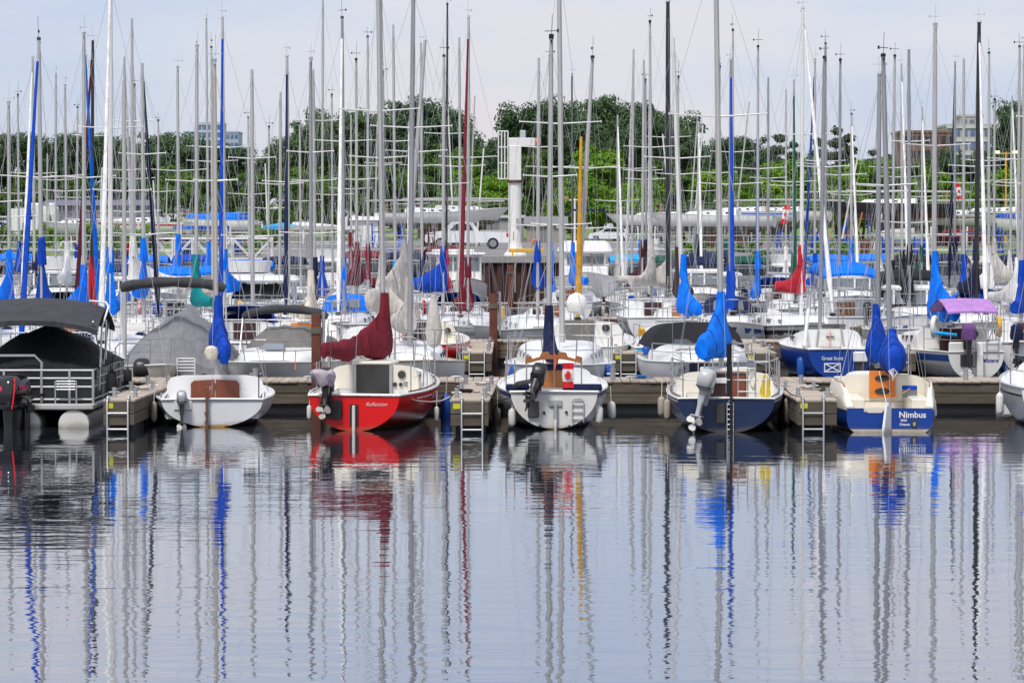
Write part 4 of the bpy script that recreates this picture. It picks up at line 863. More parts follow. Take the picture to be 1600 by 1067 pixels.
flag(888, 67.45, 567, 606, 18, 'red and white maple leaf flag hanging from the wooden stern arch', group='Canadian flags')

# --- navy sloop with the big silver outboard
b = boat('faded navy blue sailboat with silver outboard and bright blue sail cover', 1135, 66.4, R(3), L_=7.5)
h = Hull(L=7.5, B=2.34, F=.66, tr=.80, p=2.2, q=.56, d=.3, d0=.03, sheer=.24)
hull_parts(b, h, M_DKBLUE, M_DKBLUE, M_WHITE2, M_WHITE2, cockpit=(.35, 2.2, .78, .26), boot=M_BOOT, rub_r=.022)
h.band(.89, .925, .006, 0, .9).build('stripe', M_WDEC, b)
cabin_part(b, h, 2.2, 4.9, 1.95, 1.15, .46, .28, M_CREAM, 3, e1=.34, e2=.5)
hatch(b, -.42, .42, 2.18, .45, 1.05, M_CBROWN); MB().box(-.36, .10, 2.14, 2.16, .86, .97).build('nameboard', M_FEND, b, smooth=False)
MB().box(.10, .40, 2.13, 2.15, .40, 1.02).build('hatch_slide', M_MAHOG, b, smooth=False)
MB().box(-.5, .5, 2.15, 3.1, 1.08, 1.15, ch=.02).build('sliding_hatch', M_CREAM, b)
ob = outboard(b, (-.40, -.06, .80), s=.98, tilt=R(8), cowlm=M_MOTOR, longleg=.52); ob.rotation_euler = (R(-4), R(13), R(-12))
MB().box(-.20, -.02, -.06, -.01, .18, .56, ch=.01).build('motor_pad', M_SMOKE, b)
pushpit(b, h, .72, 1.6, gap=.42); ladder(b, .40, .66, 1.40, .34, .0, 3); ladder(b, .08, .0, .62, .12, -.06, 6, M_GALV)
MB().box(.07, .12, -.12, -.07, -.4, 1.30, ch=.015).build('rudder_post', M_BLACK, b)
for s_ in (-1, 1): MB().tube([(s_ * (x - .07), y, z + .03) for x, y, z in h.sheerline(8, .02, .6)], .016, 6).build('toe_rail', M_OLDWOOD, b)
bt, tp, mo = mast_part(b, 3.9, 1.1, 9.9, .058, M_ALU, (-.20, 0), ((.585, 1.0),), hull=h, rootx=-.06)
boom_cover(b, V((-.07, 3.85, 0)), 1.66, 2.5, R(-9), M_CBLUE, hm=.92, w=.52, r1=.22, drop=.1, low=.30, pw=1.5, collar=.2)
MB().box(.02, .12, 1.0, 1.1, .62, 1.7, ch=.02).build('wind_vane_post', M_CBLACK, b)
rope = MB()
for k in range(7): rope.tube([(.74 + .02 * math.sin(k), .08 + .006 * k, 1.12), (.66 + .015 * k, .06, .8 - .02 * k), (.76, .05, .36 + .05 * k), (.86 - .012 * k, .06, .75), (.80, .07, 1.1)], .012, 5)
rope.build('rope_coil', M_ROPEY, b)
mb = MB()
for k in range(5): mb.tube([(.50 + .02 * k, .3, 1.2), (.46, .3, .95), (.52 + .01 * k, .3, .8), (.58, .3, 1.0), (.54, .3, 1.2)], .009, 5)
mb.build('rope_coil', M_ROPE, b); pulpit(b, h); lifelines(b, h, .6, 1.6, 1.1, 4)

# --- blue boat with the orange hatch
b = boat('royal blue sailboat with cream cockpit, orange hatch and blue sail covers', 1391, 66.4, R(2), L_=5.8)
h = Hull(L=5.8, B=2.04, F=.47, tr=.82, p=5, q=.5, d=.25, d0=.12, sheer=.35)
hull_parts(b, h, M_BLUE, M_BLUE, M_CREAM, None, cockpit=(.06, 2.35, .84, .34), boot=M_WHITE)
h.transom(); MB().prism([(-h.hx(0, .0), .0), (h.hx(0, .0), .0), (h.hx(0, .06), .06), (-h.hx(0, .06), .06)], -.012, -.006).build('waterline_band', M_CREAM, b, smooth=False)
for s_ in (-1, 1):
    rows = []
    for k in range(15):
        t = k / 14 * .46; f = min(1, t / .2); hh = .04 + .40 * (math.sin(f * math.pi / 2)) ** 1.2 - .2 * max(0, t - .25)
        xb, zb, y = h.b(t), h.zs(t), h.L * t
        rows.append([(s_ * (xb + .006), y, zb - .04), (s_ * (xb - .0), y, zb + hh * .6), (s_ * (xb - .05), y, zb + hh), (s_ * (xb - .13), y, zb + hh), (s_ * (xb - .16), y, zb + hh * .5), (s_ * (xb - .17), y, .36)])
    mb = MB().grid(rows); mb.f.append(tuple(range(6))); mb.build('coaming', M_CREAM, b, ang=50)
    MB().tube([(r_[3][0] + s_ * .03, r_[3][1], r_[3][2] + .02) for r_ in rows[4:]], .016, 6).build('grab_rail', M_TEAK, b)
cabin_part(b, h, 2.35, 4.2, 1.86, .9, .56, .22, M_CREAM, 0, e1=.3, e2=.45)
hatch(b, -.24, .28, 2.33, .56, 1.10, M_ORANGE)
for z_ in (.69, .95): MB().lathe([(.15, 0), (.15, .02), (.13, .025)], (.02, 2.30, z_), 20, Matrix.Diagonal((1, 1, .42)) @ Matrix.Rotation(R(90), 3, 'X')).build('window', M_DKGLASS, b)
MB().box(-.5, -.14, -.008, .12, .40, .49).build('motor_cutout', M_CREAM, b, smooth=False)
MB().prism([(-.52, .47), (-.42, .38), (-.16, .38), (-.08, .47), (-.30, .476)], -.014, -.008).build('cutout_lip', M_CREAM, b, smooth=False)
ro = MB().prismx([(-.02, -.4), (-.02, .50), (-.10, .56), (-.20, .54), (-.34, -.02), (-.36, -.4)], -.025, .025).build('rudder', M_WHITE, b, (.02, -.02, 0), (0, 0, R(-32)), smooth=False)
MB().tube([(.02, .0, .60), (.12, .5, .64), (.50, 1.4, .78)], [.022, .02, .016], 8).build('tiller', M_TEAK, b)
MB().tube([(.0, -.03, .50), (.0, -.03, .66)], .03, 8).build('tiller_head', M_GALV, b)
lettering('Nimbus', .165, M_WDEC, b, (.44, -.012, .29), bold=.004, sx=1.02); lettering('2020', .062, M_WDEC, b, (.27, -.012, .215), bold=.002); lettering('Ottawa', .066, M_WDEC, b, (.29, -.012, .135), bold=.002)
MB().box(.42, .53, -.02, -.006, .10, .24, ch=.004).build('exhaust_port', M_SMOKE, b); MB().box(.45, .50, -.028, -.018, .13, .20).build('exhaust_flap', M_GALV, b, smooth=False)
MB().box(.36, .66, 1.55, 1.62, .60, .80, ch=.02).build('stowage_bag', M_GREYWIN, b); MB().box(.36, .66, 1.53, 1.64, .76, .84, ch=.02).build('bag_flap', M_CBLUE2, b)
bt, tp, mo = mast_part(b, 2.5, .6, PZ(90, 69), .055, M_ALU2, (.03, 0), ((.62, .6),), hull=h, rootx=.22)
boom_cover(b, V((.22, 2.45, 0)), 1.42, 1.35, R(-2), M_CBLUE2, hm=.52, w=.58, r1=.20, drop=.05, low=.36, pw=1.1, collar=.12)
mb = MB()
for k in range(4): mb.tube([(.05 + .03 * k, 1.0, 1.15), (.12, .9, 1.05 - .03 * k), (.22, .95, 1.12), (.14, 1.0, 1.2), (.05 + .03 * k, 1.0, 1.15)], .01, 5)
mb.build('rope_coil', M_ROPE, b); MB().tube([(-.05, 2.2, 1.1), (-.02, .5, .5)], .008, 5).build('mainsheet', M_ROPE, b)

# --- edge-of-frame boat
b = boat('white sailboat with thin dark stripe cut off by the right frame edge', 1664, 67.3, R(6), L_=7)
h = Hull(L=7, B=2.3, F=.82, tr=.72, p=2.2, q=.55, d=.3, d0=.02, sheer=.25)
hull_parts(b, h, M_WHITE, M_WHITE, M_WHITE, M_GREYL, cockpit=(.4, 2.4, .7, .4), boot=M_BOOT)
h.band(.78, .83, .006, .0, .9).build('stripe', M_SMOKE, b); cabin_part(b, h, 2.4, 4.8, 1.7, 1.1, .5, .3, M_WHITE, 2); hatch(b, -.3, .3, 2.38, .7, 1.2, M_TEAK); pushpit(b, h, .62, 1.4)
mast_part(b, 3.9, 1.2, 9.6, .065, M_ALU, (0, 0), ((.6, .8),), hull=h); boom_cover(b, V((0, 3.85, 0)), 1.7, 2.6, 0, M_CBLUE2, hm=.9)

# --- fenders of the front row
fender(800, 67.6, 637, 667, 12, M_FEND, 'white cylindrical fender on left quarter of the flag boat'); fender(936, 67.6, 633, 663, 13, M_FEND, 'white cylindrical fender on right quarter of the flag boat')
fender(957, 69.5, 626, 656, 13, M_FEND, 'outermost white fender right of flag boat, beside the dock', ang=R(-4)); fender(777, 70.0, 636, 664, 11, M_FENDK, 'greyish fender between flag boat and the finger dock')
fender(682, 69.3, 634, 660, 8, M_FEND, 'slim white fender hanging at right side of the red sailboat'); fender(483, 68.6, 632, 656, 8, M_FEND, 'slim white fender hanging at left side of the red sailboat')
fender(697, 71.5, 614, 668, 17, M_FENDB, 'large dark blue fender between red sailboat and finger dock')
fender(1034, 68.5, 618, 652, 12, M_FENDK, 'grimy fender at left side of the navy sailboat, outer one'); fender(1043, 68.0, 622, 658, 11, M_FENDK, 'grimy fender at left side of the navy sailboat, inner one')
fender(1231, 68.6, 620, 664, 13, M_FENDK, 'grimy fender between navy sailboat and finger dock, left one'); fender(1243, 69.6, 618, 656, 12, M_FENDK, 'grimy fender between navy sailboat and finger dock, right one')
fender(1460, 68.2, 618, 654, 12, M_FEND, 'white fender at right side of the orange hatch boat', ang=R(-7)); fender(1305, 68.5, 606, 650, 13, M_FEND, 'white fender at left side of the orange hatch boat', ang=R(8))
fender(1563, 68.2, 612, 650, 12, M_FEND, 'off white fender at far right beside the edge boat'); fender(240, 68.6, 626, 660, 10, M_FENDK, 'grey fender at left side of the white dinghy')
# mooring lines
def line(pts, m, label, r=.012):
    P_ = [(PX(px, D), D, PZ(py, D)) for px, py, D in pts]; out_ = []
    for i in range(len(P_) - 1):
        a, c = V(P_[i]), V(P_[i + 1])
        for k in range(6): f = k / 6; out_.append(a.lerp(c, f) - V((0, 0, .0)))
    out_.append(V(P_[-1])); mb = MB().tube(out_, r, 6)
    return tag(mb.build('mooring_line', m), label, 'rope', 'mooring lines of the front boats')
line([(631, 619, 67.4), (650, 626, 67.8), (672, 628, 68.3), (690, 626, 68.6), (703, 620, 68.8)], M_ROPE, 'white mooring line sagging from red sailboat to finger dock')
line([(1306, 618, 67.6), (1318, 626, 67.2), (1330, 635, 66.8), (1338, 641, 66.6)], M_ROPE, 'white mooring line at left corner of the orange hatch boat')
line([(1226, 607, 68.0), (1236, 616, 67.6), (1248, 620, 67.2)], M_ROPEK, 'black mooring line from navy sailboat to finger dock')
line([(762, 616, 67.5), (778, 626, 67.3), (800, 621, 67.6)], M_ROPEK, 'black mooring line from finger dock to the flag boat')

# ------------------------------------------------------------ pontoon boats
def deck_rail(t, pts, zs, m, name='fence_rail', r_=.022):
    for z_ in zs: MB().tube([(x, y, z_) for x, y in pts], r_, 6).build(name, m, t)
b = boat('pontoon boat with black mooring cover and charcoal sun canopy at left edge', 38, 68.0, 0, L_=6.6, cat='pontoon boat', name='pontoon_boat', group='pontoon boats')
W2, LP = 1.38, 6.4
for s_ in (-1, 0, 1):
    x_ = s_ * .98; mb = MB(); mb.tube([(x_, -.05, .05), (x_, 5.6, .05), (x_, 6.4, .2)], [.31, .31, .05], 20); mb.build('pontoon_tube', M_ALU, b)
    MB().lathe([(.0, -.01), (.16, -.008), (.30, .0), (.315, .03), (.315, .25)], (x_, -.07, .05), 24, Matrix.Rotation(R(-90), 3, 'X')).build('pontoon_end', M_WHITE2, b)
MB().box(-W2, W2, -.12, LP, .36, .47, ch=.02).build('deck', M_ALU, b)
fen = [(-W2 + .05, .24), (W2 - .05, .24), (W2 - .05, 5.9), (0, LP - .1), (-W2 + .05, 5.9), (-W2 + .05, .24)]
deck_rail(b, fen, (.55, .80, .97, 1.13), M_STEEL)
mb = MB(); 
for (x0, y0), (x1, y1) in zip(fen[:-1], fen[1:]):
    mb.add([(x0 * .985, y0 + .02, .50), (x1 * .985, y1 + .02, .50), (x1 * .985, y1 + .02, 1.12), (x0 * .985, y0 + .02, 1.12)], [(0, 1, 2, 3)])
mb.build('fence_panel', M_BLACK, b, smooth=False)
for (x_, y_) in [(-W2 + .05, .35), (-.45, .35), (.30, .35), (.86, .35), (W2 - .05, .35), (W2 - .05, 2), (W2 - .05, 3.6), (W2 - .05, 5)]: MB().box(x_ - .025, x_ + .025, y_ - .13, y_ - .08, .47, 1.14, ch=.006).build('fence_post', M_STEEL, b)
rows = []
for j, (y_, hz, hw) in enumerate(((.30, 1.12, 1.40), (.34, 1.18, 1.38), (1.2, 1.60, 1.0), (2.0, 2.0, .25), (3.6, 1.98, .3), (4.8, 1.65, .5), (5.8, 1.16, 1.36))):
    rows.append([(x_ * W2 * 1.02, y_ + (.04 * math.sin(k * 2.1)), max(1.10, 1.12 + (hz - 1.12) * (.6 * (1 - abs(x_ - .1)) + .4 * (1 - x_ ** 4)) - .05 * math.sin(math.pi * abs(x_)) + .035 * math.sin(k * 1.7 + j * 2))) for k, x_ in enumerate([-1 + 2 * i / 14 for i in range(15)])])
MB().grid(rows).build('mooring_cover', M_CBLACK, b, ang=30)
MB().grid([[(x, y, z) for x, y, z in rows[0]], [(x, y - .02, z - .16) for x, y, z in rows[0]]]).build('cover_skirt', M_CBLACK, b)
bimini(b, 3.1, .3, 3.3, PZ(466, 69.5), 1.15, M_CDGREY, arch=.22, poles=False, droop=.10, edge=.42)
for x_, y_ in ((1.32, .35), (1.32, 3.1), (-1.32, .35)): rail(b, [(x_, y_, PZ(500, 69.5)), (x_ * 1.02, 1.8, 1.13)], M_STEEL, .016, 'canopy_pole')
rail(b, [(1.36, 1.0, .7), (1.40, 1.15, PZ(512, 69)), (1.52, 1.3, PZ(480, 69)), (1.46, 1.4, PZ(473, 69)), (1.1, 1.6, PZ(471, 69))], M_WPAINT, .022, 'tow_arch'); rail(b, [(1.30, 2.6, .9), (1.34, 2.4, PZ(500, 70))], M_WPAINT, .02, 'tow_arch')
rail(b, [(-.80, .28, .6), (-.80, .28, 1.28), (-.66, .28, 1.42), (.16, .28, 1.42), (.30, .28, 1.28), (.30, .28, .5)], M_STEEL, .028, 'ski_bar')
mb = MB()
for k in range(4): mb.tube([(.62, .05, .92 - k * .055), (1.00, .05, .92 - k * .055)], .015, 6)
mb.tube([(.60, .05, .47), (.60, .05, .93)], .017, 6); mb.tube([(1.02, .05, .47), (1.02, .05, .93)], .017, 6); mb.build('boarding_ladder', M_STEEL, b)
MB().box(.06, .22, .30, .33, .56, .72).build('notice_plate', M_GREYL, b, smooth=False)
MB().box(-.16, .14, -.32, -.02, .02, .38, ch=.02).build('motor_pod', M_GREYH, b)
ob = outboard(b, (-.02, -.40, .36), rz=R(-25), s=1.62, cowlm=M_GLOSSBLK, legm=M_BLACK, longleg=.6)
MB().tube([(.150, -.43, .04), (.166, -.42, .16), (.155, -.38, .30), (.12, -.32, .41)], .010, 6).build('red_trim', M_FLAGR, ob)
lettering('PRO', .075, M_PINKP, ob, (.172, -.20, .27), rot=(R(90), 0, R(90)), bold=.003, name='motor_lettering', sx=1.3); MB().box(-.08, .02, -.445, -.43, .26, .31).build('motor_decal', M_PINKP, ob, smooth=False)
for px_, D_, a_, c_, lab in ((172, 68.9, 582, 612, 'round black fender on a cord at right stern of pontoon boat'), (175, 70.6, 577, 606, 'second black fender along right side of pontoon boat'), (199, 72.2, 575, 600, 'third black fender beside pontoon boat near the finger dock')):
    fender(px_, D_, a_, c_, 13, M_RUB, lab, rope=M_ROPEK)

b = boat('pontoon boat wrapped in pale grey tarpaulin with folded canopy behind the dock', 262, 77.2, 0, L_=6.4, cat='pontoon boat', name='pontoon_boat', group='pontoon boats')
for s_ in (-1, 1): MB().tube([(s_ * .9, -.1, .05), (s_ * .9, 6.2, .05)], .3, 16).build('pontoon_tube', M_ALU, b)
MB().box(-1.28, 1.28, -.1, 6.3, .36, .48, ch=.02).build('deck', M_ALU, b)
rows = []
for j, (y_, hz) in enumerate(((.5, .62), (.55, .95), (.9, 1.42), (1.8, 1.98), (2.4, 2.06), (3.8, 2.1), (5.4, 1.5), (6.0, .7))):
    rows.append([(x_ * 1.36, y_ + .05 * math.sin(k * 1.3), max(.55, .60 + (hz - .60) * (.6 * (1 - abs(x_ - .08)) + .4 * (1 - x_ ** 4 * .8)) + .05 * math.sin(k * 1.9 + j * 2.4))) for k, x_ in enumerate([-1 + 2 * i / 14 for i in range(15)])])
rows = [[(x, y, .5 if abs(x) > 1.3 else z) for x, y, z in r_] for r_ in rows]
MB().grid(rows).build('tarpaulin', M_CTARP, b, ang=28)
folded_bimini(b, 2.4, 1.2, PZ(440, 79), 1.0, M_CDGREY, .16, .12)
rail(b, [(-1.2, .1, .5), (-1.2, .1, 1.25), (-1.1, .1, 1.36), (-.3, .1, 1.36), (-.2, .1, 1.25), (-.2, .1, .5)], M_STEEL, .02, 'fence_rail')
mb = MB()
for k in range(5): mb.tube([(.22, -.02, 1.02 - k * .07), (.60, -.02, 1.02 - k * .07)], .016, 6)
mb.tube([(.21, -.02, .5), (.21, -.02, 1.03)], .018, 6); mb.tube([(.61, -.02, .5), (.61, -.02, 1.03)], .018, 6); mb.build('boarding_ladder', M_WPAINT, b)
outboard(b, (-.55, -.1, .5), s=1.2, cowlm=M_BLACK)

# ------------------------------------------------------------ bow-on boats behind the first dock
b = boat('cream coloured sailboat bow beside the grey tarped pontoon boat', 258, 76.3, R(24), True, 6.2)
h = Hull(L=6.2, B=2.2, F=.72, sheer=.2, tr=.7)
hull_parts(b, h, M_CREAM, None, M_CREAM, M_WHITE2, boot=M_BOOT); cabin_part(b, h, 1.9, 3.8, 1.5, .9, .35, .2, M_WHITE2, 2); pulpit(b, h, .55); mast_part(b, 3.2, 1, PZ(130, 80), .05, M_ALU, (0, 0), ((.6, .7),), hull=h)
cleat(b, 0, 5.7, .95)

b = boat('white motor cruiser with taupe cover and folded charcoal canopy, bow to the dock', 408, 76.6, R(-5), True, 6.8, cat='motorboat', name='motor_cruiser', group='motorboats in the marina')
h = Hull(L=6.8, B=2.5, F=.84, tr=.92, p=2.8, q=.6, sheer=.12, bowp=2.6, bowe=.62, ov=1.2)
hull_parts(b, h, M_WHITE2, None, M_WHITE, M_WHITE, boot=M_BOOT)
h.band(.0, .62, .004, 0, 1).build('lower_hull_band', M_GREYL, b)
cabin_part(b, h, 3.2, 5.2, 2.2, 1.6, .40, .26, M_WHITE, 0, e1=.5, e2=.7)
rows = []
for j, (y_, hz, ww) in enumerate(((.1, .05, 2.3), (.3, .55, 2.3), (1.6, .66, 2.3), (2.6, .84, 2.15), (3.6, .72, 2.1), (3.9, .40, 2.0), (4.05, .30, 1.95))):
    rows.append([(x_ * ww / 2, y_ - .35 * x_ * x_, .82 + hz * (1 - abs(x_) ** 4) + .025 * math.sin(k * 2 + j)) for k, x_ in enumerate([-1 + i / 8 for i in range(17)])])
MB().grid(rows).build('cockpit_cover', M_CTARP2, b, ang=35)
folded_bimini(b, 2.0, 3.3, PZ(482, 80.5), 1.05, M_CDGREY, .2, .10)
MB().add([(-.30, 5.15, 1.19), (.36, 5.15, 1.19), (.28, 4.5, 1.30), (-.16, 4.5, 1.30)], [(0, 1, 2, 3)]).build('deck_hatch', M_GREYWIN, b, smooth=False)
pulpit(b, h, .45, back=2.2)
for s_ in (-1,): MB().lathe([(.16, 0), (.16, .03), (.12, .04)], (s_ * h.hx(.70, .55) * 1.0, 4.76, .5), 14, Matrix.Rotation(R(55), 3, 'Z') @ Matrix.Diagonal((1, 1, 1)) @ Matrix.Rotation(R(-90), 3, 'Y')).build('porthole', M_GREYWIN, b)
line([(462, 548, 77.4), (461, 562, 77.2), (461, 578, 77.0)], M_ROPEO, 'orange cord hanging on bow rail of the white cruiser')

b = boat('white sailboat with steel bow rail and pale grey cover behind red sailboat', 664, 76.6, R(6), True, 7.2)
h = Hull(L=7.2, B=2.5, F=.80, sheer=.2, tr=.7)
hull_parts(b, h, M_WHITE2, None, M_WHITE, M_TANB, boot=M_BOOT); cabin_part(b, h, 1.9, 5.0, 1.8, 1.0, .5, .28, M_WHITE, 4); pulpit(b, h, .66); lifelines(b, h, .6, .9)
bt, tp, mo = mast_part(b, 3.9, 1.2, 9.7, .06, M_ALU2, (0.0, 0), ((.60, .95),), hull=h, rootx=.1); boom_cover(b, V((.1, 3.8, 0)), 1.75, 2.4, R(4), M_CGREY, hm=.85, w=.4, low=.25)
MB().lathe([(.02, 0), (.16, .1), (.20, .4), (.12, .9), (.05, 1.25)], (-.35, 5.3, 1.2), 10).build('hung_sail_bag', M_CGREY, b)

b = boat('wide white sailboat with portlights and blue fenders behind the flag boat', 874, 76.5, R(-1), True, 7.6)
h = Hull(L=7.6, B=2.6, F=.78, sheer=.12, tr=.75, bowp=2.5, bowe=.7)
hull_parts(b, h, M_WHITE, None, M_WHITE, M_WHITE, boot=M_STRIPE); cabin_part(b, h, 1.9, 5.6, 2.1, 1.3, .52, .32, M_WHITE, 4, portm=M_GREYWIN, front=.6); pulpit(b, h, .62); lifelines(b, h, .6, .9)
h.band(.2, .34, .005, 0, .97).build('stripe', M_STRIPE, b)
bt, tp, mo = mast_part(b, 4.2, 1.3, 10.4, .062, M_ALU, (.03, 0), ((.56, .95), (.30, .7)), hull=h, rootx=-.06)
for s_, px_ in ((-1, 955), (1, 797)): fender(px_, 78.4, 567, 603, 14, M_CBLUE and M_FENDB, 'bright blue fender at ' + ('right' if s_ < 0 else 'left') + ' bow of the white boat behind the flag', ang=R(-14 * -s_))

b = boat('white motor cruiser with black canvas windscreen cover behind the navy sailboat', 1112, 76.6, R(2), True, 6.8, cat='motorboat', name='motor_cruiser', group='motorboats in the marina')
h = Hull(L=6.8, B=2.55, F=.86, tr=.92, p=2.6, q=.6, sheer=.1, bowp=2.6, bowe=.65, ov=1.2)
hull_parts(b, h, M_DKBLUE, None, M_WHITE, M_WHITE, boot=M_BOOT); h.band(.45, 1.0, .006).build('hull_upper_band', M_WHITE, b)
cabin_part(b, h, 3.0, 5.5, 2.3, 1.7, .48, .30, M_WHITE, 0, e1=.5, e2=.65, front=.6)
for s_ in (-1, 1): MB().add([(s_ * .75, 5.48, 1.30), (s_ * .25, 5.62, 1.32), (s_ * .42, 5.2, 1.43), (s_ * .70, 5.1, 1.42)], [(0, 1, 2, 3)] if s_ < 0 else [(3, 2, 1, 0)]).build('deck_window', M_DKGLASS, b, smooth=False)
rows = []
for y_, hz, ww in ((.2, .0, 2.3), (.4, .5, 2.35), (2.4, .56, 2.35), (3.2, .60, 2.3), (3.9, .05, 2.1)):
    rows.append([(x_ * ww / 2, y_ - .3 * x_ * x_, 1.16 + hz * (1 - abs(x_) ** 5)) for x_ in [-1 + i / 8 for i in range(17)]])
for nm, k0, k1 in (('windscreen_cover', 0, 8), ('windscreen_cover', 8, 16)): MB().grid([r_[k0:k1 + 1] for r_ in rows]).build(nm, M_CBLACK, b, ang=50)
pulpit(b, h, .35, back=2.4)
# ------------------------------------------------------------ second row, boats that can be told apart
b = boat('small bright blue sailboat with white cabin and a boxed saltire on its transom', 1315, 89.2, R(-6), L_=6.4)
h = Hull(L=6.4, B=2.0, F=.80, tr=.86, p=2.4, q=.58, d0=.04, sheer=.12)
hull_parts(b, h, M_BLUE, M_BLUE, M_WHITE, M_WHITE, boot=M_BOOT, cockpit=(.3, 1.7, .6, .5))
cabin_part(b, h, 1.7, 4.2, 1.75, 1.1, .50, .26, M_WHITE, 2, e1=.34, e2=.5)
MB().prism([(-.30, .80), (.38, .80), (.30, 1.28), (-.24, 1.28)], 1.665, 1.69).build('hatch_board', M_FEND, b, smooth=False)
for x0, x1 in ((-.36, -.24), (.30, .42)): MB().prism([(x0, .80), (x0 + .04, .80), (x1 - .02, 1.28), (x1 - .06, 1.28)] if x0 < 0 else [(x1 - .04, .80), (x1, .80), (x0 + .06, 1.28), (x0 + .02, 1.28)], 1.64, 1.66).build('hatch_rail', M_GREYH, b, smooth=False)
MB().box(.02, .04, 1.62, 1.655, .80, 1.22).build('hatch_strap', M_PINKR, b, smooth=False); MB().box(-.08, .14, 1.62, 1.655, 1.06, 1.085).build('hatch_latch', M_SMOKE, b, smooth=False)
lettering('Great Scott', .135, M_WDEC, b, (-.24, -.012, .52), bold=.001, sx=.9)
fr = MB(); x0, x1, z0, z1 = -.46, -.02, .20, .44; t_ = .026
fr.box(x0, x1, -.016, -.008, z0, z0 + t_); fr.box(x0, x1, -.016, -.008, z1 - t_, z1); fr.box(x0, x0 + t_, -.016, -.008, z0 + t_, z1 - t_); fr.box(x1 - t_, x1, -.016, -.008, z0 + t_, z1 - t_); fr.build('emblem_frame', M_WDEC, b, smooth=False)
for a_ in (1, -1): MB().obox((-.24, -.014 - .003 * a_, (z0 + z1) / 2), .46, .006, .030, Matrix.Rotation(a_ * math.atan2(.22, .42), 3, 'Y')).build('saltire', M_WDEC, b, smooth=False)
MB().box(.30, .68, -.12, -.01, .46, .74, ch=.03).build('motor_board', M_WHITE, b); MB().prism([(.38, .20), (.58, .20), (.63, .46), (.34, .46)], -.06, -.01).build('motor_pad', M_SMOKE, b, smooth=False)
bt, tp, mo = mast_part(b, 2.9, 1.2, PZ(92, 92), .055, M_ALU2, (.1, 0), ((.6, .7),), hull=h, rootx=1.02 * 0); mo.location.x = 0
rail(b, [(-.95, .2, .85), (-.2, 3.5, 1.75)], M_WMAST, .05, 'lowered_spar')
fender(1253, 90, 556, 592, 15, M_FENDB, 'blue fender at left side of the small bright blue sailboat')
# low boat behind the first dock whose mast and sail bag show left of the orange hatch boat
b2 = boat('low grey sailboat with royal blue sail bag left of the orange hatch boat mast', 1406, 76.7, R(2), True, 6.0)
h = Hull(L=6.0, B=1.7, F=.36, tr=.8, sheer=.08); hull_parts(b2, h, M_GREYL, None, M_WHITE, M_WHITE); cabin_part(b2, h, 1.6, 4, 1.3, .8, .25, .18, M_WHITE, 2)
mast_part(b2, 3.0, .7, PZ(118, 79.7), .06, M_ALU2, (.05, 0), ((.6, .7),), hull=h, rootx=.08); boom_cover(b2, V((.1, 3.0, 0)), 1.25, 1.2, R(170), M_CBLUE2, hm=.72, w=.5, r1=.4, low=.4, pw=1.0)

b = boat('white sailboat with lilac canopy and covered plum outboard, blue stripe', 1526, 89.4, R(-9), L_=7.6)
h = Hull(L=7.6, B=2.36, F=.72, tr=.64, p=2.1, q=.52, d0=.05, sheer=.2)
hull_parts(b, h, M_WHITE2, M_WHITE2, M_WHITE2, M_WHITE2, cockpit=(.3, 2.3, .75, .4), boot=M_BOOT, stripes=((.66, .90, M_STRIPE),))
cabin_part(b, h, 2.3, 5.2, 1.95, 1.2, .60, .34, M_WHITE2, 3, e1=.34, e2=.5); hatch(b, -.38, .42, 2.28, .62, 1.28, M_CBROWN, .06); MB().lathe([(.11, 0), (.11, .03)], (.62, 2.27, 1.12), 14, Matrix.Rotation(R(90), 3, 'X')).build('porthole', M_SMOKE, b)
for s_ in (-1, 1): MB().box(-.72 if s_ < 0 else .02, -.12 if s_ < 0 else .72, .02, .14, .70, .98, ch=.03).build('stern_coaming', M_WHITE2, b)
bimini(b, 1.5, .3, 2.1, PZ(466, 90.5), .9, M_CPURP, arch=.035, droop=.05, edge=.32)
ob = outboard(b, (-.28, -.08, 1.05), s=.9, cowlm=M_CPDARK, legm=M_BLACK, longleg=.8, coverm=M_CPDARK)
MB().box(-.44, -.10, -.05, -.006, .36, .66, ch=.01).build('motor_bracket', M_SMOKE, b); rudder_part(b, -.35, .95, .22, M_WHITE2, -.05, .05, .16)
lettering('Mistere', .15, M_BDEC, b, (.36, -.012, .45), shear=.4, bold=.002)
pushpit(b, h, .62, 1.5); ladder(b, .42, .62, 1.5, .32, -.05, 3); ringbuoy(b, (-.95, .6, 1.35), M_FEND, .26, (R(90), 0, R(60))); pulpit(b, h)
bt, tp, mo = mast_part(b, 4.0, 1.3, PZ(42, 93.4), .07, M_ALU, (0, 0), ((.60, .95),), hull=h, rootx=-.0); boom_cover(b, V((-.0, 3.9, 0)), 1.75, 2.7, R(-4), M_CBLUE, hm=1.35, w=.5, r1=.22, pw=1.8, low=.3)
MB().tube([(-1.05, .25, 1.22), (-.5, .1, 1.16)], .045, 8).build('foam_tube', M_CCYAN, b)
fender(1572, 91, 560, 592, 12, M_FENDB, 'dark blue fender at right side of the lilac canopy boat')

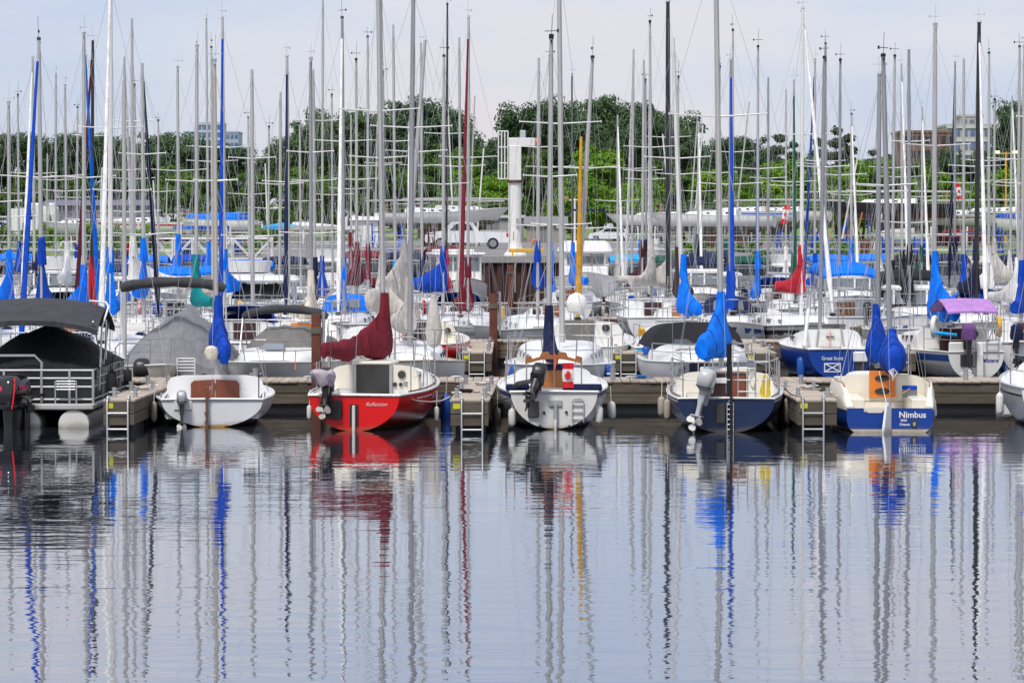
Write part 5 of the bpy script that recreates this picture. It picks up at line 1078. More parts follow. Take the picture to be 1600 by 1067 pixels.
b = boat('red hulled sailboat with cream cabin behind the red front boat', 652, 91.5, R(2), L_=6.6)
h = Hull(L=6.6, B=2.5, F=.85, tr=.66, p=2.2, q=.55, d0=.1, sheer=.25)
hull_parts(b, h, M_RED, M_RED, M_CREAM, M_WHITE, boot=M_BOOT); cabin_part(b, h, 1.9, 4.6, 1.9, 1.2, .62, .35, M_CREAM, 3, e1=.36); hatch(b, -.4, .45, 1.88, .8, 1.45, M_SMOKE, .03)
MB().lathe([(.09, 0), (.09, .03)], (.72, 1.87, 1.15), 12, Matrix.Rotation(R(90), 3, 'X')).build('porthole', M_SMOKE, b); pushpit(b, h, .6, 1.2)
bt, tp, mo = mast_part(b, 3.6, 1.4, PZ(63, 95), .06, M_ALU, (0, 0), ((.6, .85),), hull=h, rootx=-.6); boom_cover(b, V((-.6, 3.55, 0)), 2.0, 2.6, R(-18), M_CGREY, hm=1.4, w=.5, r1=.26, pw=1.6, low=.35)
fender(742, 92.5, 541, 578, 17, M_FENDP, 'peach fender hanging off the red hull behind the first dock', ang=R(-22))

b = boat('white sailboat with beige hatch boards and mustard furled sail, behind the flag boat', 908, 91.0, R(6), L_=7.2)
h = Hull(L=7.2, B=2.4, F=.8, tr=.75); hull_parts(b, h, M_WHITE2, None, M_WHITE2, M_WHITE, boot=M_STRIPE); cabin_part(b, h, 1.9, 4.6, 2.0, 1.2, .66, .35, M_WHITE2, 3, e1=.36)
hatch(b, -.62, .22, 1.88, .78, 1.46, M_CTARP2, .05); MB().lathe([(.11, 0), (.11, .03)], (.52, 1.87, 1.25), 12, Matrix.Rotation(R(90), 3, 'X')).build('porthole', M_SMOKE, b); pushpit(b, h, .6, 1.2); pulpit(b, h)
bt, tp, mo = mast_part(b, 3.7, 1.4, PZ(93, 95), .06, M_ALU, (0, 0), ((.58, .9), (.35, .7)), hull=h, rootx=-.42); furled(b, (-.35, 3.1, 1.4), (-.3, 3.5, PZ(215, 95)), M_CMUST, .085, .02, 1.0)
MB().lathe([(.03, 0), (.24, .1), (.30, .3), (.22, .5), (.05, .6)], (-.3, 2.1, 1.6), 10).build('sail_bundle', M_CWHITE, b)
for px_, lab in ((1010, 'blue fender nearest the ladder of the finger dock behind the flag boat'), (1021, 'middle blue fender beside the finger dock behind the flag boat'), (1033, 'right blue fender beside the finger dock behind the flag boat')): fender(px_, 91.0, 538 + (px_ - 1010) * .25, 572, 13, M_FENDB, lab)

b = boat('white sailboat with light blue waterline and tall bright blue sail cover', 1046, 91.0, R(4), L_=7.4)
h = Hull(L=7.4, B=2.3, F=.78, tr=.78); hull_parts(b, h, M_LTBLUE, None, M_WHITE, M_WHITE, boot=M_BOOT); h.band(.55, 1, .006).build('hull_upper_band', M_WHITE, b); cabin_part(b, h, 1.8, 4.6, 1.8, 1.2, .55, .3, M_WHITE, 3); hatch(b, -.3, .4, 1.78, .7, 1.3, M_CBLACK); pushpit(b, h, .6, 1.2); pulpit(b, h)
MB().lathe([(.03, 0), (.10, .06), (.1, .2), (.03, .26)], (-.75, .3, 1.05), 10).build('yellow_float', M_YEL, b)
bt, tp, mo = mast_part(b, 3.7, 1.3, PZ(62, 95), .065, M_WMAST, (0, 0), ((.58, .9),), hull=h, rootx=.3); boom_cover(b, V((.3, 3.65, 0)), 1.75, 1.9, R(14), M_CBLUE, hm=1.25, w=.46, r1=.2, pw=2.6, low=.2)

# ------------------------------------------------------------ the rest of the fleet
HULLN = {}
def gen(px, ytop, row, hm=M_WHITE, cover=None, furl=None, mast=M_ALU, bow=None, L_=None, bim=None, dod=None, yaw=None, spr=None, mono=True, cy=0.0, hatchm=None, stripe=None, out_=None, hmast=None, ring=None, Dd=0, rm=None):
    """one moored sailboat; px and ytop are where its mast shows"""
    D0, isbow = ROWS[row]; isbow = isbow if bow is None else bow; D0 += Dd
    L_ = L_ or rnd.uniform(7.2, 8.4); yaw = rnd.uniform(-4, 4) if yaw is None else yaw
    ym = .53 * L_; Dm = D0 + (L_ - ym if isbow else ym)
    xm = PX(px, Dm); rz = R(yaw)
    # stern/bow position so that the mast lands on its column
    if isbow: loc = (xm - ym * math.sin(rz), Dm + ym * math.cos(rz), 0); rot = math.pi + rz
    else: loc = (xm - ym * math.sin(rz), Dm - ym * math.cos(rz), 0); rot = -rz
    b = thing('sailboat', '', 'sailboat', loc, rot, 'sailboats moored in the marina')
    Bm = rnd.uniform(2.3, 2.62); Fb = rnd.uniform(.74, .95)
    h = Hull(L=L_, B=Bm, F=Fb, tr=rnd.uniform(.62, .82), p=rnd.uniform(2, 2.6), q=.56, d0=.05, sheer=rnd.uniform(.15, .32))
    near = row in ('A2', 'B1', 'B2'); dt = 1 if near else 0
    dk = M_WHITE if rnd.random() < .7 else M_WHITE2
    hull_parts(b, h, hm, None, dk, M_WHITE if rnd.random() < .6 else M_GREYH, boot=rnd.choice((M_BOOT, M_STRIPE, M_BOOT, M_RED)), detail=dt)
    sp = stripe if stripe is not None else rnd.choice((None, M_STRIPE, None, M_GREYH, M_MAHOG))
    if sp: h.band(.72, .86, .006, nt_=10).build('stripe', sp, b)
    cabin_part(b, h, L_ * .25, L_ * .66, Bm * .78, Bm * .5, rnd.uniform(.42, .58), .3, dk, 3 if not isbow else 3, detail=dt, portm=rnd.choice((M_DKGLASS, M_GREYWIN)))
    if not isbow: hatch(b, -.3, .3, L_ * .25 - .02, Fb - .05, Fb + .48, hatchm or rnd.choice((M_MAHOG, M_SMOKE, M_TEAK, M_FEND, M_CBROWN)))
    else: MB().box(-.25, .25, L_ * .7, L_ * .7 + .45, h.zs(.7) + .0, h.zs(.7) + .1, ch=.02).build('fore_hatch', M_SMOKE, b)
    zt = PZ(ytop, Dm) if hmast is None else hmast
    ns = spr if spr is not None else (rnd.choice((1, 1, 2)) if near else 1)
    sprs = ((rnd.uniform(.5, .6), rnd.uniform(.75, 1.0)),) if ns == 1 else ((.36, .85), (.66, .65))
    tiltx = rnd.uniform(-.07, .07)
    bt, tp, mo = mast_part(b, ym, 1.1, zt, rm or (rnd.uniform(.050, .062) if near else rnd.uniform(.044, .058)), mast, (tiltx, -.1), sprs, hull=h, detail=dt, wire=.0042 if near else .0036)
    zb = rnd.uniform(1.55, 2.3)
    boom_cover(b, V((0, ym - .05, 0)), zb, rnd.uniform(2.6, 3.2), R(rnd.uniform(-14, 14) + cy), cover, hm=rnd.uniform(.9, 1.35), w=rnd.uniform(.34, .46), r1=rnd.uniform(.13, .24), low=rnd.uniform(.12, .26), pw=rnd.uniform(2.6, 4.5), seed=-1)
    if furl: furled(b, (0, L_ - .1, h.zs(1) + .05), (tp.x, tp.y, tp.z), furl, .066)
    # guard rails
    if near: pushpit(b, h, .62, 1.3); pulpit(b, h, .62)
    else:
        mb = MB(); bx = h.b(.02) - .06; z0 = h.zs(0); bb = h.b(1.2 / L_) - .06
        for f in (.5, 1): mb.tube([(-bb, 1.2, z0 + .62 * f), (-bx, .1, z0 + .62 * f), (bx, .1, z0 + .62 * f), (bb, 1.2, z0 + .62 * f)], .016, 5)
        for x_, y_ in ((-bx, .1), (bx, .1), (-bb, 1.2), (bb, 1.2), (.3, .1)): mb.tube([(x_, y_, z0), (x_, y_, z0 + .62)], .016, 5)
        zf = h.zs(.95); bf = h.b(1 - 1 / L_)
        for f in (.5, 1): mb.tube([(-bf, L_ - 1, zf + .6 * f), (-.1, L_ + .05, zf + .6 * f), (.1, L_ + .05, zf + .6 * f), (bf, L_ - 1, zf + .6 * f)], .016, 5)
        for x_, y_ in ((-bf, L_ - 1), (bf, L_ - 1), (-.1, L_)): mb.tube([(x_, y_, zf - .1), (x_, y_, zf + .6)], .016, 5)
        stuff(mb.build('guard_rail', M_STEEL, b))
    lifelines(b, h, .6, 1.3, 1.0, 4)
    if dod: dodger(b, Bm * .66, L_ * .22, L_ * .40, Fb + .42, .52, dod)
    if bim: bimini(b, Bm * .82, .4, L_ * .24, Fb + 1.75, Fb, bim, arch=.14)
    if out_ if out_ is not None else rnd.random() < .4: outboard(b, (rnd.choice((-.5, .5)), -.06, Fb + .1), s=rnd.uniform(.8, 1), cowlm=rnd.choice((M_MOTOR, M_BLACK, M_MOTOR)), longleg=.6, coverm=rnd.choice((None, None, M_CBLUE2, M_CNAVY)))
    if ring or (ring is None and rnd.random() < .35): ringbuoy(b, (rnd.choice((-1, 1)) * (h.b(.1) - .1), .5, Fb + .4), rnd.choice((M_WHITE, M_CRED, M_YEL, M_PINKR)), .24, (R(90), 0, R(90)))
    for s_ in (-1, 1):
        if rnd.random() < .6:
            t_ = rnd.uniform(.2, .5); MB().lathe([(.02, 0), (.09, .06), (.10, .3), (.09, .5), (.02, .56)], (s_ * (h.b(t_) + .1), L_ * t_, .12), 9).build('side_fender', rnd.choice((M_FEND, M_FENDB, M_FEND, M_FENDK)), b)
    HN = {id(M_WHITE): 'white', id(M_WHITE2): 'off white', id(M_GREYH): 'grey', id(M_GREYL): 'pale grey', id(M_BLUE): 'blue', id(M_DKBLUE): 'navy', id(M_CREAM): 'cream', id(M_RED): 'red', id(M_BLACKH): 'black', id(M_GRNB): 'green', id(M_LTBLUE): 'light blue'}
    CN = lambda m: m.name.replace('_canvas', '').replace('_sailcloth', '').replace('_', ' ')
    feat = []
    if cover: feat.append(CN(cover) + ' boom cover')
    elif furl: feat.append(CN(furl) + ' furled headsail')
    elif mast is M_BMAST: feat.append('black mast')
    else: feat.append('uncovered boom')
    if dod: feat.append(CN(dod) + ' hood')
    FLEET.append((row, px, b, HN.get(id(hm), 'white') + ' sailboat with ' + ' and '.join(feat[:1])))
    return b, h
ROWS = {'A2': (76.6, True), 'B1': (90.8, False), 'B2': (101.8, True), 'C1': (115.6, False), 'C2': (126.6, True), 'D1': (140.2, False), 'D2': (151.2, True)}
FLEET = []
# behind the first dock, hidden in part by the pontoon boats
gen(65, 64, 'A2', M_WHITE2, M_CBLUE2, M_CBLUE2, M_ALU, yaw=0); gen(172, -40, 'A2', M_GREYL, M_CBLUE, M_CWHITE, M_WMAST, yaw=3, Dd=4.5)
gen(-20, 120, 'A2', M_WHITE, M_CGREEN, M_CTEAL, M_ALU, yaw=-4, Dd=5)
# second dock, near side
gen(131, 54, 'B1', M_WHITE, M_CBLUE, M_CBLUE, M_ALU); gen(306, 75, 'B1', M_WHITE2, M_CTEAL, None, M_ALU, hatchm=M_MAHOG); gen(395, 110, 'B1', M_WHITE, None, None, M_ALU, dod=M_CBLUE2)
gen(486, 196, 'B1', M_WHITE, M_CREAMS, None, M_ALU2, hatchm=M_ORANGE, hmast=8.6); gen(597, -20, 'B1', M_GREYL, M_CGREY, None, M_ALU, cy=8); gen(795, 160, 'B1', M_GREYL, None, None, M_ALU, hmast=7.4, L_=7) if 0 else None
gen(1596, 75, 'B1', M_WHITE, M_CBLUE2, None, M_ALU, ring=True)
gen(15, 160, 'B1', M_WHITE2, M_CBLUE, None, M_ALU, hmast=7.4); gen(225, 100, 'B1', M_WHITE2, M_CBLUE, M_CNAVY, M_ALU)
# second dock, far side (bows towards the camera)
gen(207, 30, 'B2', M_GREYL, M_CWHITE, None, M_ALU, cy=-20); gen(351, 30, 'B2', M_WHITE2, M_CBLUE, M_CBLUE2, M_ALU); gen(451, 90, 'B2', M_WHITE, None, M_CNAVY, M_ALU); gen(537, 30, 'B2', M_GREYH, M_CBLUE, M_CWHITE, M_ALU2, dod=M_CBLUE)
gen(692, 90, 'B2', M_WHITE, M_CBLUE2, None, M_ALU, cy=25); gen(731, 30, 'B2', M_WHITE2, M_CMAR, M_CMAR, M_ALU, Dd=2); gen(840, 62, 'B2', M_GREYL, M_CBLUE2, None, M_ALU, hmast=9.2); gen(987, 78, 'D1', M_WHITE, None, M_CWHITE, M_ALU); gen(1140, 95, 'B2', M_WHITE, M_CBLUE2, M_CBLUE2, M_ALU2, dod=M_CNAVY)
gen(1252, 15, 'B2', M_GREYH, M_CRED, M_CWHITE, M_WMAST, yaw=12, stripe=M_BLACKH); gen(1421, 78, 'B2', M_WHITE, M_CBLACK, None, M_ALU2); gen(1525, 37, 'B2', M_WHITE, M_CNAVY, M_CWHITE, M_BMAST, rm=.08); gen(1590, 75, 'B2', M_WHITE, M_CWHITE, None, M_ALU); gen(143, 65, 'B2', M_WHITE, M_CRED, M_CMAR2, M_BMAST)
# third dock
gen(105, 135, 'C1', M_WHITE, M_CWHITE, None, dod=M_CNAVY); gen(195, 90, 'C1', M_WHITE, M_CBLUE, M_CWHITE); gen(279, 108, 'C1', M_WHITE, M_CBLUE, None, bim=M_CBLUE); gen(437, 145, 'C1', M_WHITE, None, None); gen(493, 110, 'C1', M_WHITE, M_CNAVY, None); gen(558, 95, 'C1', M_BLUE, M_CMAR, None); gen(618, 40, 'C1', M_WHITE, M_CCYAN, None, stripe=M_STRIPE); gen(720, 60, 'C1', M_WHITE, M_CGREY, None, dod=M_CBLUE2)
gen(861, 90, 'C1', M_WHITE, M_CBLUE, None, M_ALU2); gen(1018, 37, 'C1', M_WHITE, M_CGREY, M_CWHITE, cy=-18); gen(1058, 122, 'C1', M_WHITE, M_CBROWN, None, M_ALU); gen(1184, 75, 'C1', M_WHITE, M_CBLUE, M_CBLUE); gen(1311, 97, 'C1', M_WHITE, None, None, M_ALU2, bim=M_CBLUE); gen(1394, 90, 'C1', M_GREYL, M_CBLACK, None, M_ALU, hatchm=M_ORANGE, stripe=M_GREYH); gen(1506, 93, 'C1', M_WHITE, M_CBLUE2, None, dod=M_CBLUE)
gen(54, 89, 'C2', M_WHITE, M_CNAVY, M_CWHITE); gen(332, 76, 'C2', M_WHITE, None, None, bim=M_CBLUE); gen(503, -10, 'C2', M_WHITE, M_CBLUE2, None, hmast=12.8); gen(575, 60, 'C2', M_WHITE, M_CMAR, None); gen(660, 70, 'C2', M_WHITE, M_CNAVY, None); gen(697, 10, 'C2', M_WHITE, M_CRED, None, M_BMAST)
gen(780, 170, 'C2', M_WHITE, None, None, hmast=8.0) if 0 else None; gen(1003, 95, 'C2', M_WHITE, M_CMAR2, None); gen(1044, 5, 'C2', M_WHITE, M_CGREY, None, M_BMAST, cy=30, rm=.10); gen(1144, 50, 'C2', M_WHITE, M_CWHITE, None, dod=M_CNAVY); gen(1240, 127, 'C2', M_WHITE, M_CGREEN, M_CGREEN); gen(1290, 70, 'C2', M_WHITE, M_CBLUE, None, M_ALU2); gen(1410, 103, 'C2', M_WHITE, M_CBLACK, M_CWHITE); gen(1545, 85, 'C2', M_WHITE, M_CWHITE, None, M_ALU)
# farthest dock
for px_, y_, c_, f_, m_ in ((30, 150, M_CBLUE2, None, M_ALU), (87, 118, None, None, M_ALU), (210, 135, M_CWHITE, None, M_ALU), (326, 32, M_CBLUE, None, M_ALU), (419, 200, None, None, M_ALU), (520, 150, None, None, M_ALU), (600, 115, M_CMAR, None, M_ALU), (895, 118, M_CBLUE, None, M_BMAST), (1010, 127, M_CBLACK, None, M_ALU2), (1122, 107, M_CGREEN, None, M_ALU), (1200, 122, None, None, M_ALU2), (1273, 95, M_CBLUE2, M_CBLUE2, M_ALU), (1372, 125, M_CWHITE, None, M_ALU), (1492, 100, M_CNAVY, M_CNAVY, M_ALU2), (1553, 158, M_CGREY, None, M_ALU)): gen(px_, y_, 'D1', rnd.choice((M_WHITE, M_WHITE, M_CREAM, M_DKBLUE, M_WHITE2)), c_, f_, m_, dod=rnd.choice((None, M_CNAVY, M_CBLUE, None)))
for px_, y_, c_ in ((120, 170, M_CBLUE2), (247, 190, None), (390, 185, None), (470, 195, None), (548, 180, M_CMAR), (640, 190, M_CNAVY), (965, 180, M_CGREY), (1090, 190, M_CNAVY), (1228, 140, M_CWHITE), (1330, 180, M_CBLUE), (1440, 170, M_CGREEN), (1578, 150, M_CWHITE)): gen(px_, y_, 'D2', M_WHITE, c_, M_CWHITE if rnd.random() < .3 else None, M_ALU, dod=rnd.choice((None, M_CNAVY, M_CBLUE2)))
RN = {'A2': 'behind the nearest dock', 'B1': "second dock's near side", 'B2': "second dock's far side", 'C1': "third dock's near side", 'C2': "third dock's far side", 'D1': "farthest dock's near side", 'D2': "farthest dock's far side"}
for row in RN:
    fl = sorted([f for f in FLEET if f[0] == row], key=lambda f: f[1])
    for i, f in enumerate(fl): f[2]['label'] = f"{f[3]}, {ordinal(i)} from left, {RN[row]}"

# ------------------------------------------------------------ motor yachts among the sailboats
b = boat('white trawler yacht with square wheelhouse windows below the parked hatchback', 917, 150.8, 0, True, 9.5, cat='motor yacht', name='trawler_yacht', group='motorboats in the marina')
h = Hull(L=9.5, B=3.2, F=1.5, sheer=.5, tr=.85, p=2.2); hull_parts(b, h, M_WHITE, None, M_WHITE2, M_WHITE, boot=M_BOOT, detail=1)
MB().box(-1.05, 1.05, 3.6, 6.0, 1.6, 2.2, ch=.06).build('deckhouse', M_WHITE, b)
MB().box(-.95, .95, 4.0, 5.9, 2.2, 2.80, ch=.03).build('wheelhouse', M_WHITE, b)
for k in range(3): MB().box(-.84 + k * .58, -.84 + k * .58 + .50, 5.88, 5.93, 2.28, 2.72).build('window', M_GREYWIN, b, smooth=False)
for k in range(2): MB().box(-.31 + k * .58, -.25 + k * .58, 5.88, 5.95, 2.25, 2.75).build('window_post', M_TEAK, b, smooth=False)
mb = MB(); mb.loft([srect(0, 4.9, 1.25, 1.3, 2.8, 16), srect(0, 4.9, 1.28, 1.35, 2.88, 16), srect(0, 4.9, 1.1, 1.15, 3.26, 16), srect(0, 4.9, .95, 1.0, 3.35, 16)], True, True); mb.build('flybridge', M_WHITE, b)
rail(b, [(-1.1, 3.2, 4.3), (-.9, 4.2, 4.75), (.5, 4.2, 4.75), (.9, 4.2, 4.5)], M_CNAVY, .05, 'canopy_bow'); pulpit(b, h, .7, back=2.5)
b = boat('white workboat with boxy wheelhouse and red canopy in front of the quay', 735, 151.5, R(10), True, 8.5, cat='workboat', name='wheelhouse_boat', group='motorboats in the marina')
h = Hull(L=8.5, B=2.9, F=1.2, sheer=.5, tr=.85); hull_parts(b, h, M_WHITE, None, M_WHITE2, M_MAHOG, boot=M_BOOT, detail=1)
MB().box(-1.0, 1.0, 3.0, 5.6, 1.3, 2.7, ch=.05).build('wheelhouse', M_WHITE, b); MB().box(-1.15, 1.15, 2.8, 5.8, 2.7, 2.82, ch=.04).build('roof', M_WHITE, b)
for k in range(3): MB().box(-.88 + k * .62, -.88 + k * .62 + .54, 5.58, 5.63, 2.0, 2.6).build('window', M_GREYWIN, b, smooth=False)
for s_ in (-1, 1): MB().box(min(s_ * .98, s_ * 1.03), max(s_ * .98, s_ * 1.03), 3.6, 5.0, 2.0, 2.6).build('window', M_GREYWIN, b, smooth=False)
bimini(b, 2.0, .5, 2.6, 3.1, 1.3, M_CMAR, arch=.1); pulpit(b, h, .7, back=2); MB().box(-.9, .9, 3.0, 4.2, 2.825, 2.96, ch=.03).build('liferaft_case', M_FEND, b)
b = boat('white hardtop cruiser with sloping windscreen behind the teal covered sailboat', 402, 103.0, R(2), True, 8, cat='motor yacht', name='hardtop_cruiser', group='motorboats in the marina')
h = Hull(L=8, B=2.8, F=1.0, sheer=.3, tr=.9, bowp=2.5, bowe=.7); hull_parts(b, h, M_WHITE, None, M_WHITE, M_STRIPE, boot=M_BOOT, detail=1)
cabin_part(b, h, 2.2, 5.6, 2.3, 1.7, .6, .4, M_WHITE, 3, front=.7)
MB().add([(-.95, 4.6, 1.75), (.95, 4.6, 1.75), (.82, 4.0, 2.2), (-.82, 4.0, 2.2)], [(0, 1, 2, 3)]).build('windscreen', M_DKGLASS, b, smooth=False)
mb = MB(); mb.loft([srect(0, 3.0, 1.1, 1.5, 2.25, 16), srect(0, 3.0, 1.15, 1.55, 2.32, 16), srect(0, 3.0, 1.0, 1.3, 2.46, 16)], True, True); mb.build('hardtop', M_WHITE, b)
for s_ in (-1, 1):
    for y_ in (2.0, 4.1): rail(b, [(s_ * 1.0, y_, 1.5), (s_ * .95, y_ - .1, 2.28)], M_WPAINT, .04, 'top_pillar')
pulpit(b, h, .6, back=2.6)
b = boat('small white dinghy with cyan lining behind the lilac canopy boat', 1602, 90.6, R(-3), True, 3.2, cat='dinghy', name='dinghy')
h = Hull(L=3.2, B=1.3, F=.42, tr=.8, sheer=.15); hull_parts(b, h, M_WHITE2, None, M_LTBLUE, M_WHITE, cockpit=(.15, 2.6, .5, .1), detail=1)
CRU = []
def gen_cruiser(px, D, bow=True, L_=8.0, fly=False, bim=None, hm=M_WHITE, stripe=None, yaw=0.0, dod=None):
    """moored cabin cruiser: raked deckhouse, band of windows, hardtop or open flybridge"""
    loc, r_ = place(px, D, R(yaw), bow, L_); b = thing('cabin_cruiser', '', 'motorboat', loc, r_, 'motorboats in the marina')
    Bm = rnd.uniform(2.5, 2.9); h = Hull(L=L_, B=Bm, F=rnd.uniform(1.0, 1.2), sheer=.35, tr=.9, bowp=2.5, bowe=.7, ov=1.3); hull_parts(b, h, hm, None, M_WHITE, M_GREYH if rnd.random() < .5 else M_STRIPE, boot=M_BOOT, detail=0)
    if stripe: h.band(.6, .78, .006, nt_=10).build('stripe', stripe, b)
    cabin_part(b, h, L_ * .28, L_ * .74, Bm * .84, Bm * .6, .62, .38, M_WHITE, 3, detail=1, front=.8)
    WB = .42; z0 = h.F + .55 + rnd.uniform(-.12, .12); y0, y1 = L_ * .28, L_ * .56
    mb = MB(); mb.loft([srect(0, (y0 + y1) / 2, Bm * .38, (y1 - y0) / 2, z0, 16), srect(0, (y0 + y1) / 2 - .1, Bm * .35, (y1 - y0) / 2 - .1, z0 + WB, 16)], True, True); mb.build('window_band', rnd.choice((M_DKGLASS, M_GREYWIN, M_GREYWIN)), b)
    mb = MB(); mb.loft([srect(0, (y0 + y1) / 2 - .15, Bm * .38, (y1 - y0) / 2, z0 + .42, 16), srect(0, (y0 + y1) / 2 - .15, Bm * .39, (y1 - y0) / 2 + .02, z0 + .50, 16), srect(0, (y0 + y1) / 2 - .2, Bm * .34, (y1 - y0) / 2 - .15, z0 + .58, 16)], True, True); mb.build('hardtop', M_WHITE, b)
    for k in range(4): x_ = Bm * (-.30 + .2 * k); MB().box(x_ - .03, x_ + .03, y1 - .12, y1 + .02, z0, z0 + .43).build('window_post', M_WHITE, b, smooth=False)
    if fly:
        mb = MB(); mb.loft([srect(0, y0 + .9, Bm * .33, .9, z0 + .58, 16), srect(0, y0 + .9, Bm * .36, 1.0, z0 + 1.0, 16)], True, True); mb.build('flybridge', M_WHITE, b); rail(b, [(-Bm * .36, y0, z0 + 1.3), (-Bm * .36, y0 + 1.8, z0 + 1.3), (Bm * .36, y0 + 1.8, z0 + 1.3), (Bm * .36, y0, z0 + 1.3)], name='flybridge_rail')
    if bim: bimini(b, Bm * .8, .3, y0 + .2, z0 + 1.05, h.F, bim, arch=.10)
    if dod: dodger(b, Bm * .7, y0 - .6, y0 + .4, h.F + .5, .7, dod)
    pulpit(b, h, .6, back=2.6); pushpit(b, h, .6, 1.4); lifelines(b, h, .55, 1.4, 2.6, 4)
    CRU.append((px, D, b, 'white cabin cruiser' if hm is M_WHITE else ('navy cabin cruiser' if hm is M_DKBLUE else 'cream cabin cruiser'))); return b
for k, (px_, fl_, bm_, st_) in enumerate(((20, 0, M_CBLUE, None), (92, 1, None, M_STRIPE), (165, 0, M_CNAVY, None), (228, 0, M_CBLUE, None), (300, 1, M_CBLUE2, None), (365, 0, None, M_STRIPE), (440, 0, M_CNAVY, None), (505, 1, None, None), (565, 0, M_CMAR, None), (632, 0, M_CNAVY, M_CBLUE), (985, 0, M_CCYAN, None), (1048, 1, M_CGREEN, None), (1110, 0, M_CNAVY, None), (1172, 0, M_CGREEN, None), (1240, 1, None, M_STRIPE), (1300, 0, M_CBLUE, None), (1362, 0, M_CBLUE, None), (1425, 1, M_CBLACK, None), (1488, 0, M_CNAVY, None), (1550, 1, M_CGREY, None), (1600, 0, M_CNAVY, None))):
    gen_cruiser(px_, 162.2 + rnd.uniform(0, 1.5), False, rnd.uniform(7.5, 8.6), bool(fl_), bm_, rnd.choice((M_WHITE, M_WHITE, M_WHITE, M_CREAM, M_DKBLUE)), st_, rnd.uniform(-3, 3))
for px_, D_, bw, fl_, bm_ in ((75, 127.2, True, 1, None), (160, 127.2, True, 0, M_CNAVY), (375, 127.2, True, 1, M_CBLUE), (1095, 127.2, True, 0, M_CNAVY), (1340, 127.2, True, 0, M_CBLUE), (1455, 102.4, True, 0, M_CBLACK), (1118, 127.4, True, 0, None)):
    gen_cruiser(px_, D_, bw, rnd.uniform(6.8, 7.8), bool(fl_), bm_, M_WHITE, rnd.choice((None, M_STRIPE)), rnd.uniform(-3, 3))
CRU.sort(key=lambda c: c[0])
for lo_, hi_, nm_ in ((160, 170, 'against the quay wall'), (100, 150, 'among the moored sailboats')):
    for i, c in enumerate([c for c in CRU if lo_ <= c[1] <= hi_]): c[2]['label'] = f"{c[3]} with windowed deckhouse {nm_}, {ordinal(i)} cruiser from left"
# clutter that hangs on the moored boats
flag(634, 128.5, 412, 458, 9, 'small maple leaf flag hanging left of the grey sail cover', tilt=R(8)); flag(1224, 150.6, 320, 350, 9, 'maple leaf flag flying among masts at the right', tilt=R(12)); flag(1500, 128, 286, 312, 7, 'small flag high between two masts near right edge', tilt=R(-10))
# ------------------------------------------------------------ boat yard on the quay
def wheel(t, x, y, z, r_, w_=.2, axis='x'):
    wo = MB().lathe([(r_ * .55, -w_ / 2), (r_ * .95, -w_ / 2), (r_, -w_ * .35), (r_, w_ * .35), (r_ * .95, w_ / 2), (r_ * .55, w_ / 2)], n=20).build('wheel', M_TYRE, t, (x, y, z), (R(90), 0, 0) if axis == 'y' else (0, R(90), 0))
    MB().lathe([(.02, -w_ * .52), (r_ * .62, -w_ * .51), (r_ * .62, w_ * .51), (.02, w_ * .52)], n=12).build('rim', M_RIM, wo)
def side_vehicle(root, prof, w_, m, name='body', tum=.88, zt=None):
    """body from a side profile (x,z), front towards -x; sides lean in above the belt line"""
    n = len(prof); vs = []
    for s_ in (-1, 1):
        for x, z in prof:
            k = 1.0 if zt is None or z < zt else 1 - (1 - tum) * min(1, (z - zt) / .5); vs.append((x, s_ * w_ / 2 * k, z))
    fs = [tuple(range(n - 1, -1, -1))[::-1], tuple(range(n, 2 * n))[::-1]] + [(i, i + n, (i + 1) % n + n, (i + 1) % n) for i in range(n)]
    return MB().add(vs, fs).build(name, m, root, ang=35)
# white pickup, nose to the left
D = 236; t = thing('pickup_truck', 'white crew cab pickup truck parked left of the white crane', 'pickup truck', (PX(730, D), D, QZ), R(2))
side_vehicle(t, [(-2.85, .45), (2.8, .45), (2.85, .62), (2.82, 1.18), (.85, 1.20), (.80, 1.25), (.35, 1.84), (-.05, 1.90), (-1.05, 1.88), (-1.75, 1.26), (-2.75, 1.12), (-2.9, .95), (-2.92, .6)], 1.95, M_CARW, zt=1.2)
for y_ in (-1, 1):
    for x0, x1 in ((-1.55, -.62), (-.54, .42)):
        p_ = [(x0 + (.35 if x0 < -1 else 0), 1.30), (x1, 1.30), (x1 - (.28 if x1 > 0 else 0), 1.74), (x0 + (.75 if x0 < -1 else .02), 1.74)]
        MB().prism(p_, *(sorted((y_ * .90, y_ * .985)))).build('window', M_DKGLASS, t, smooth=False)
    for x_ in (-1.85, 1.75): wheel(t, x_, y_ * .86, .40, .40, .26, 'y')
    MB().box(2.66, 2.84, *sorted((y_ * .86, y_ * .985)), .82, 1.14, ch=.02).build('tail_lamp', M_TAIL, t)
MB().box(2.83, 2.95, -.9, .9, .42, .58, ch=.03).build('bumper', M_STEEL, t); MB().box(.9, 2.7, -.8, .8, 1.18, 1.30, ch=.03).build('bed_cargo', M_GREYH, t); MB().box(-2.9, -2.8, -.8, .8, .75, 1.0, ch=.02).build('grille', M_SMOKE, t)
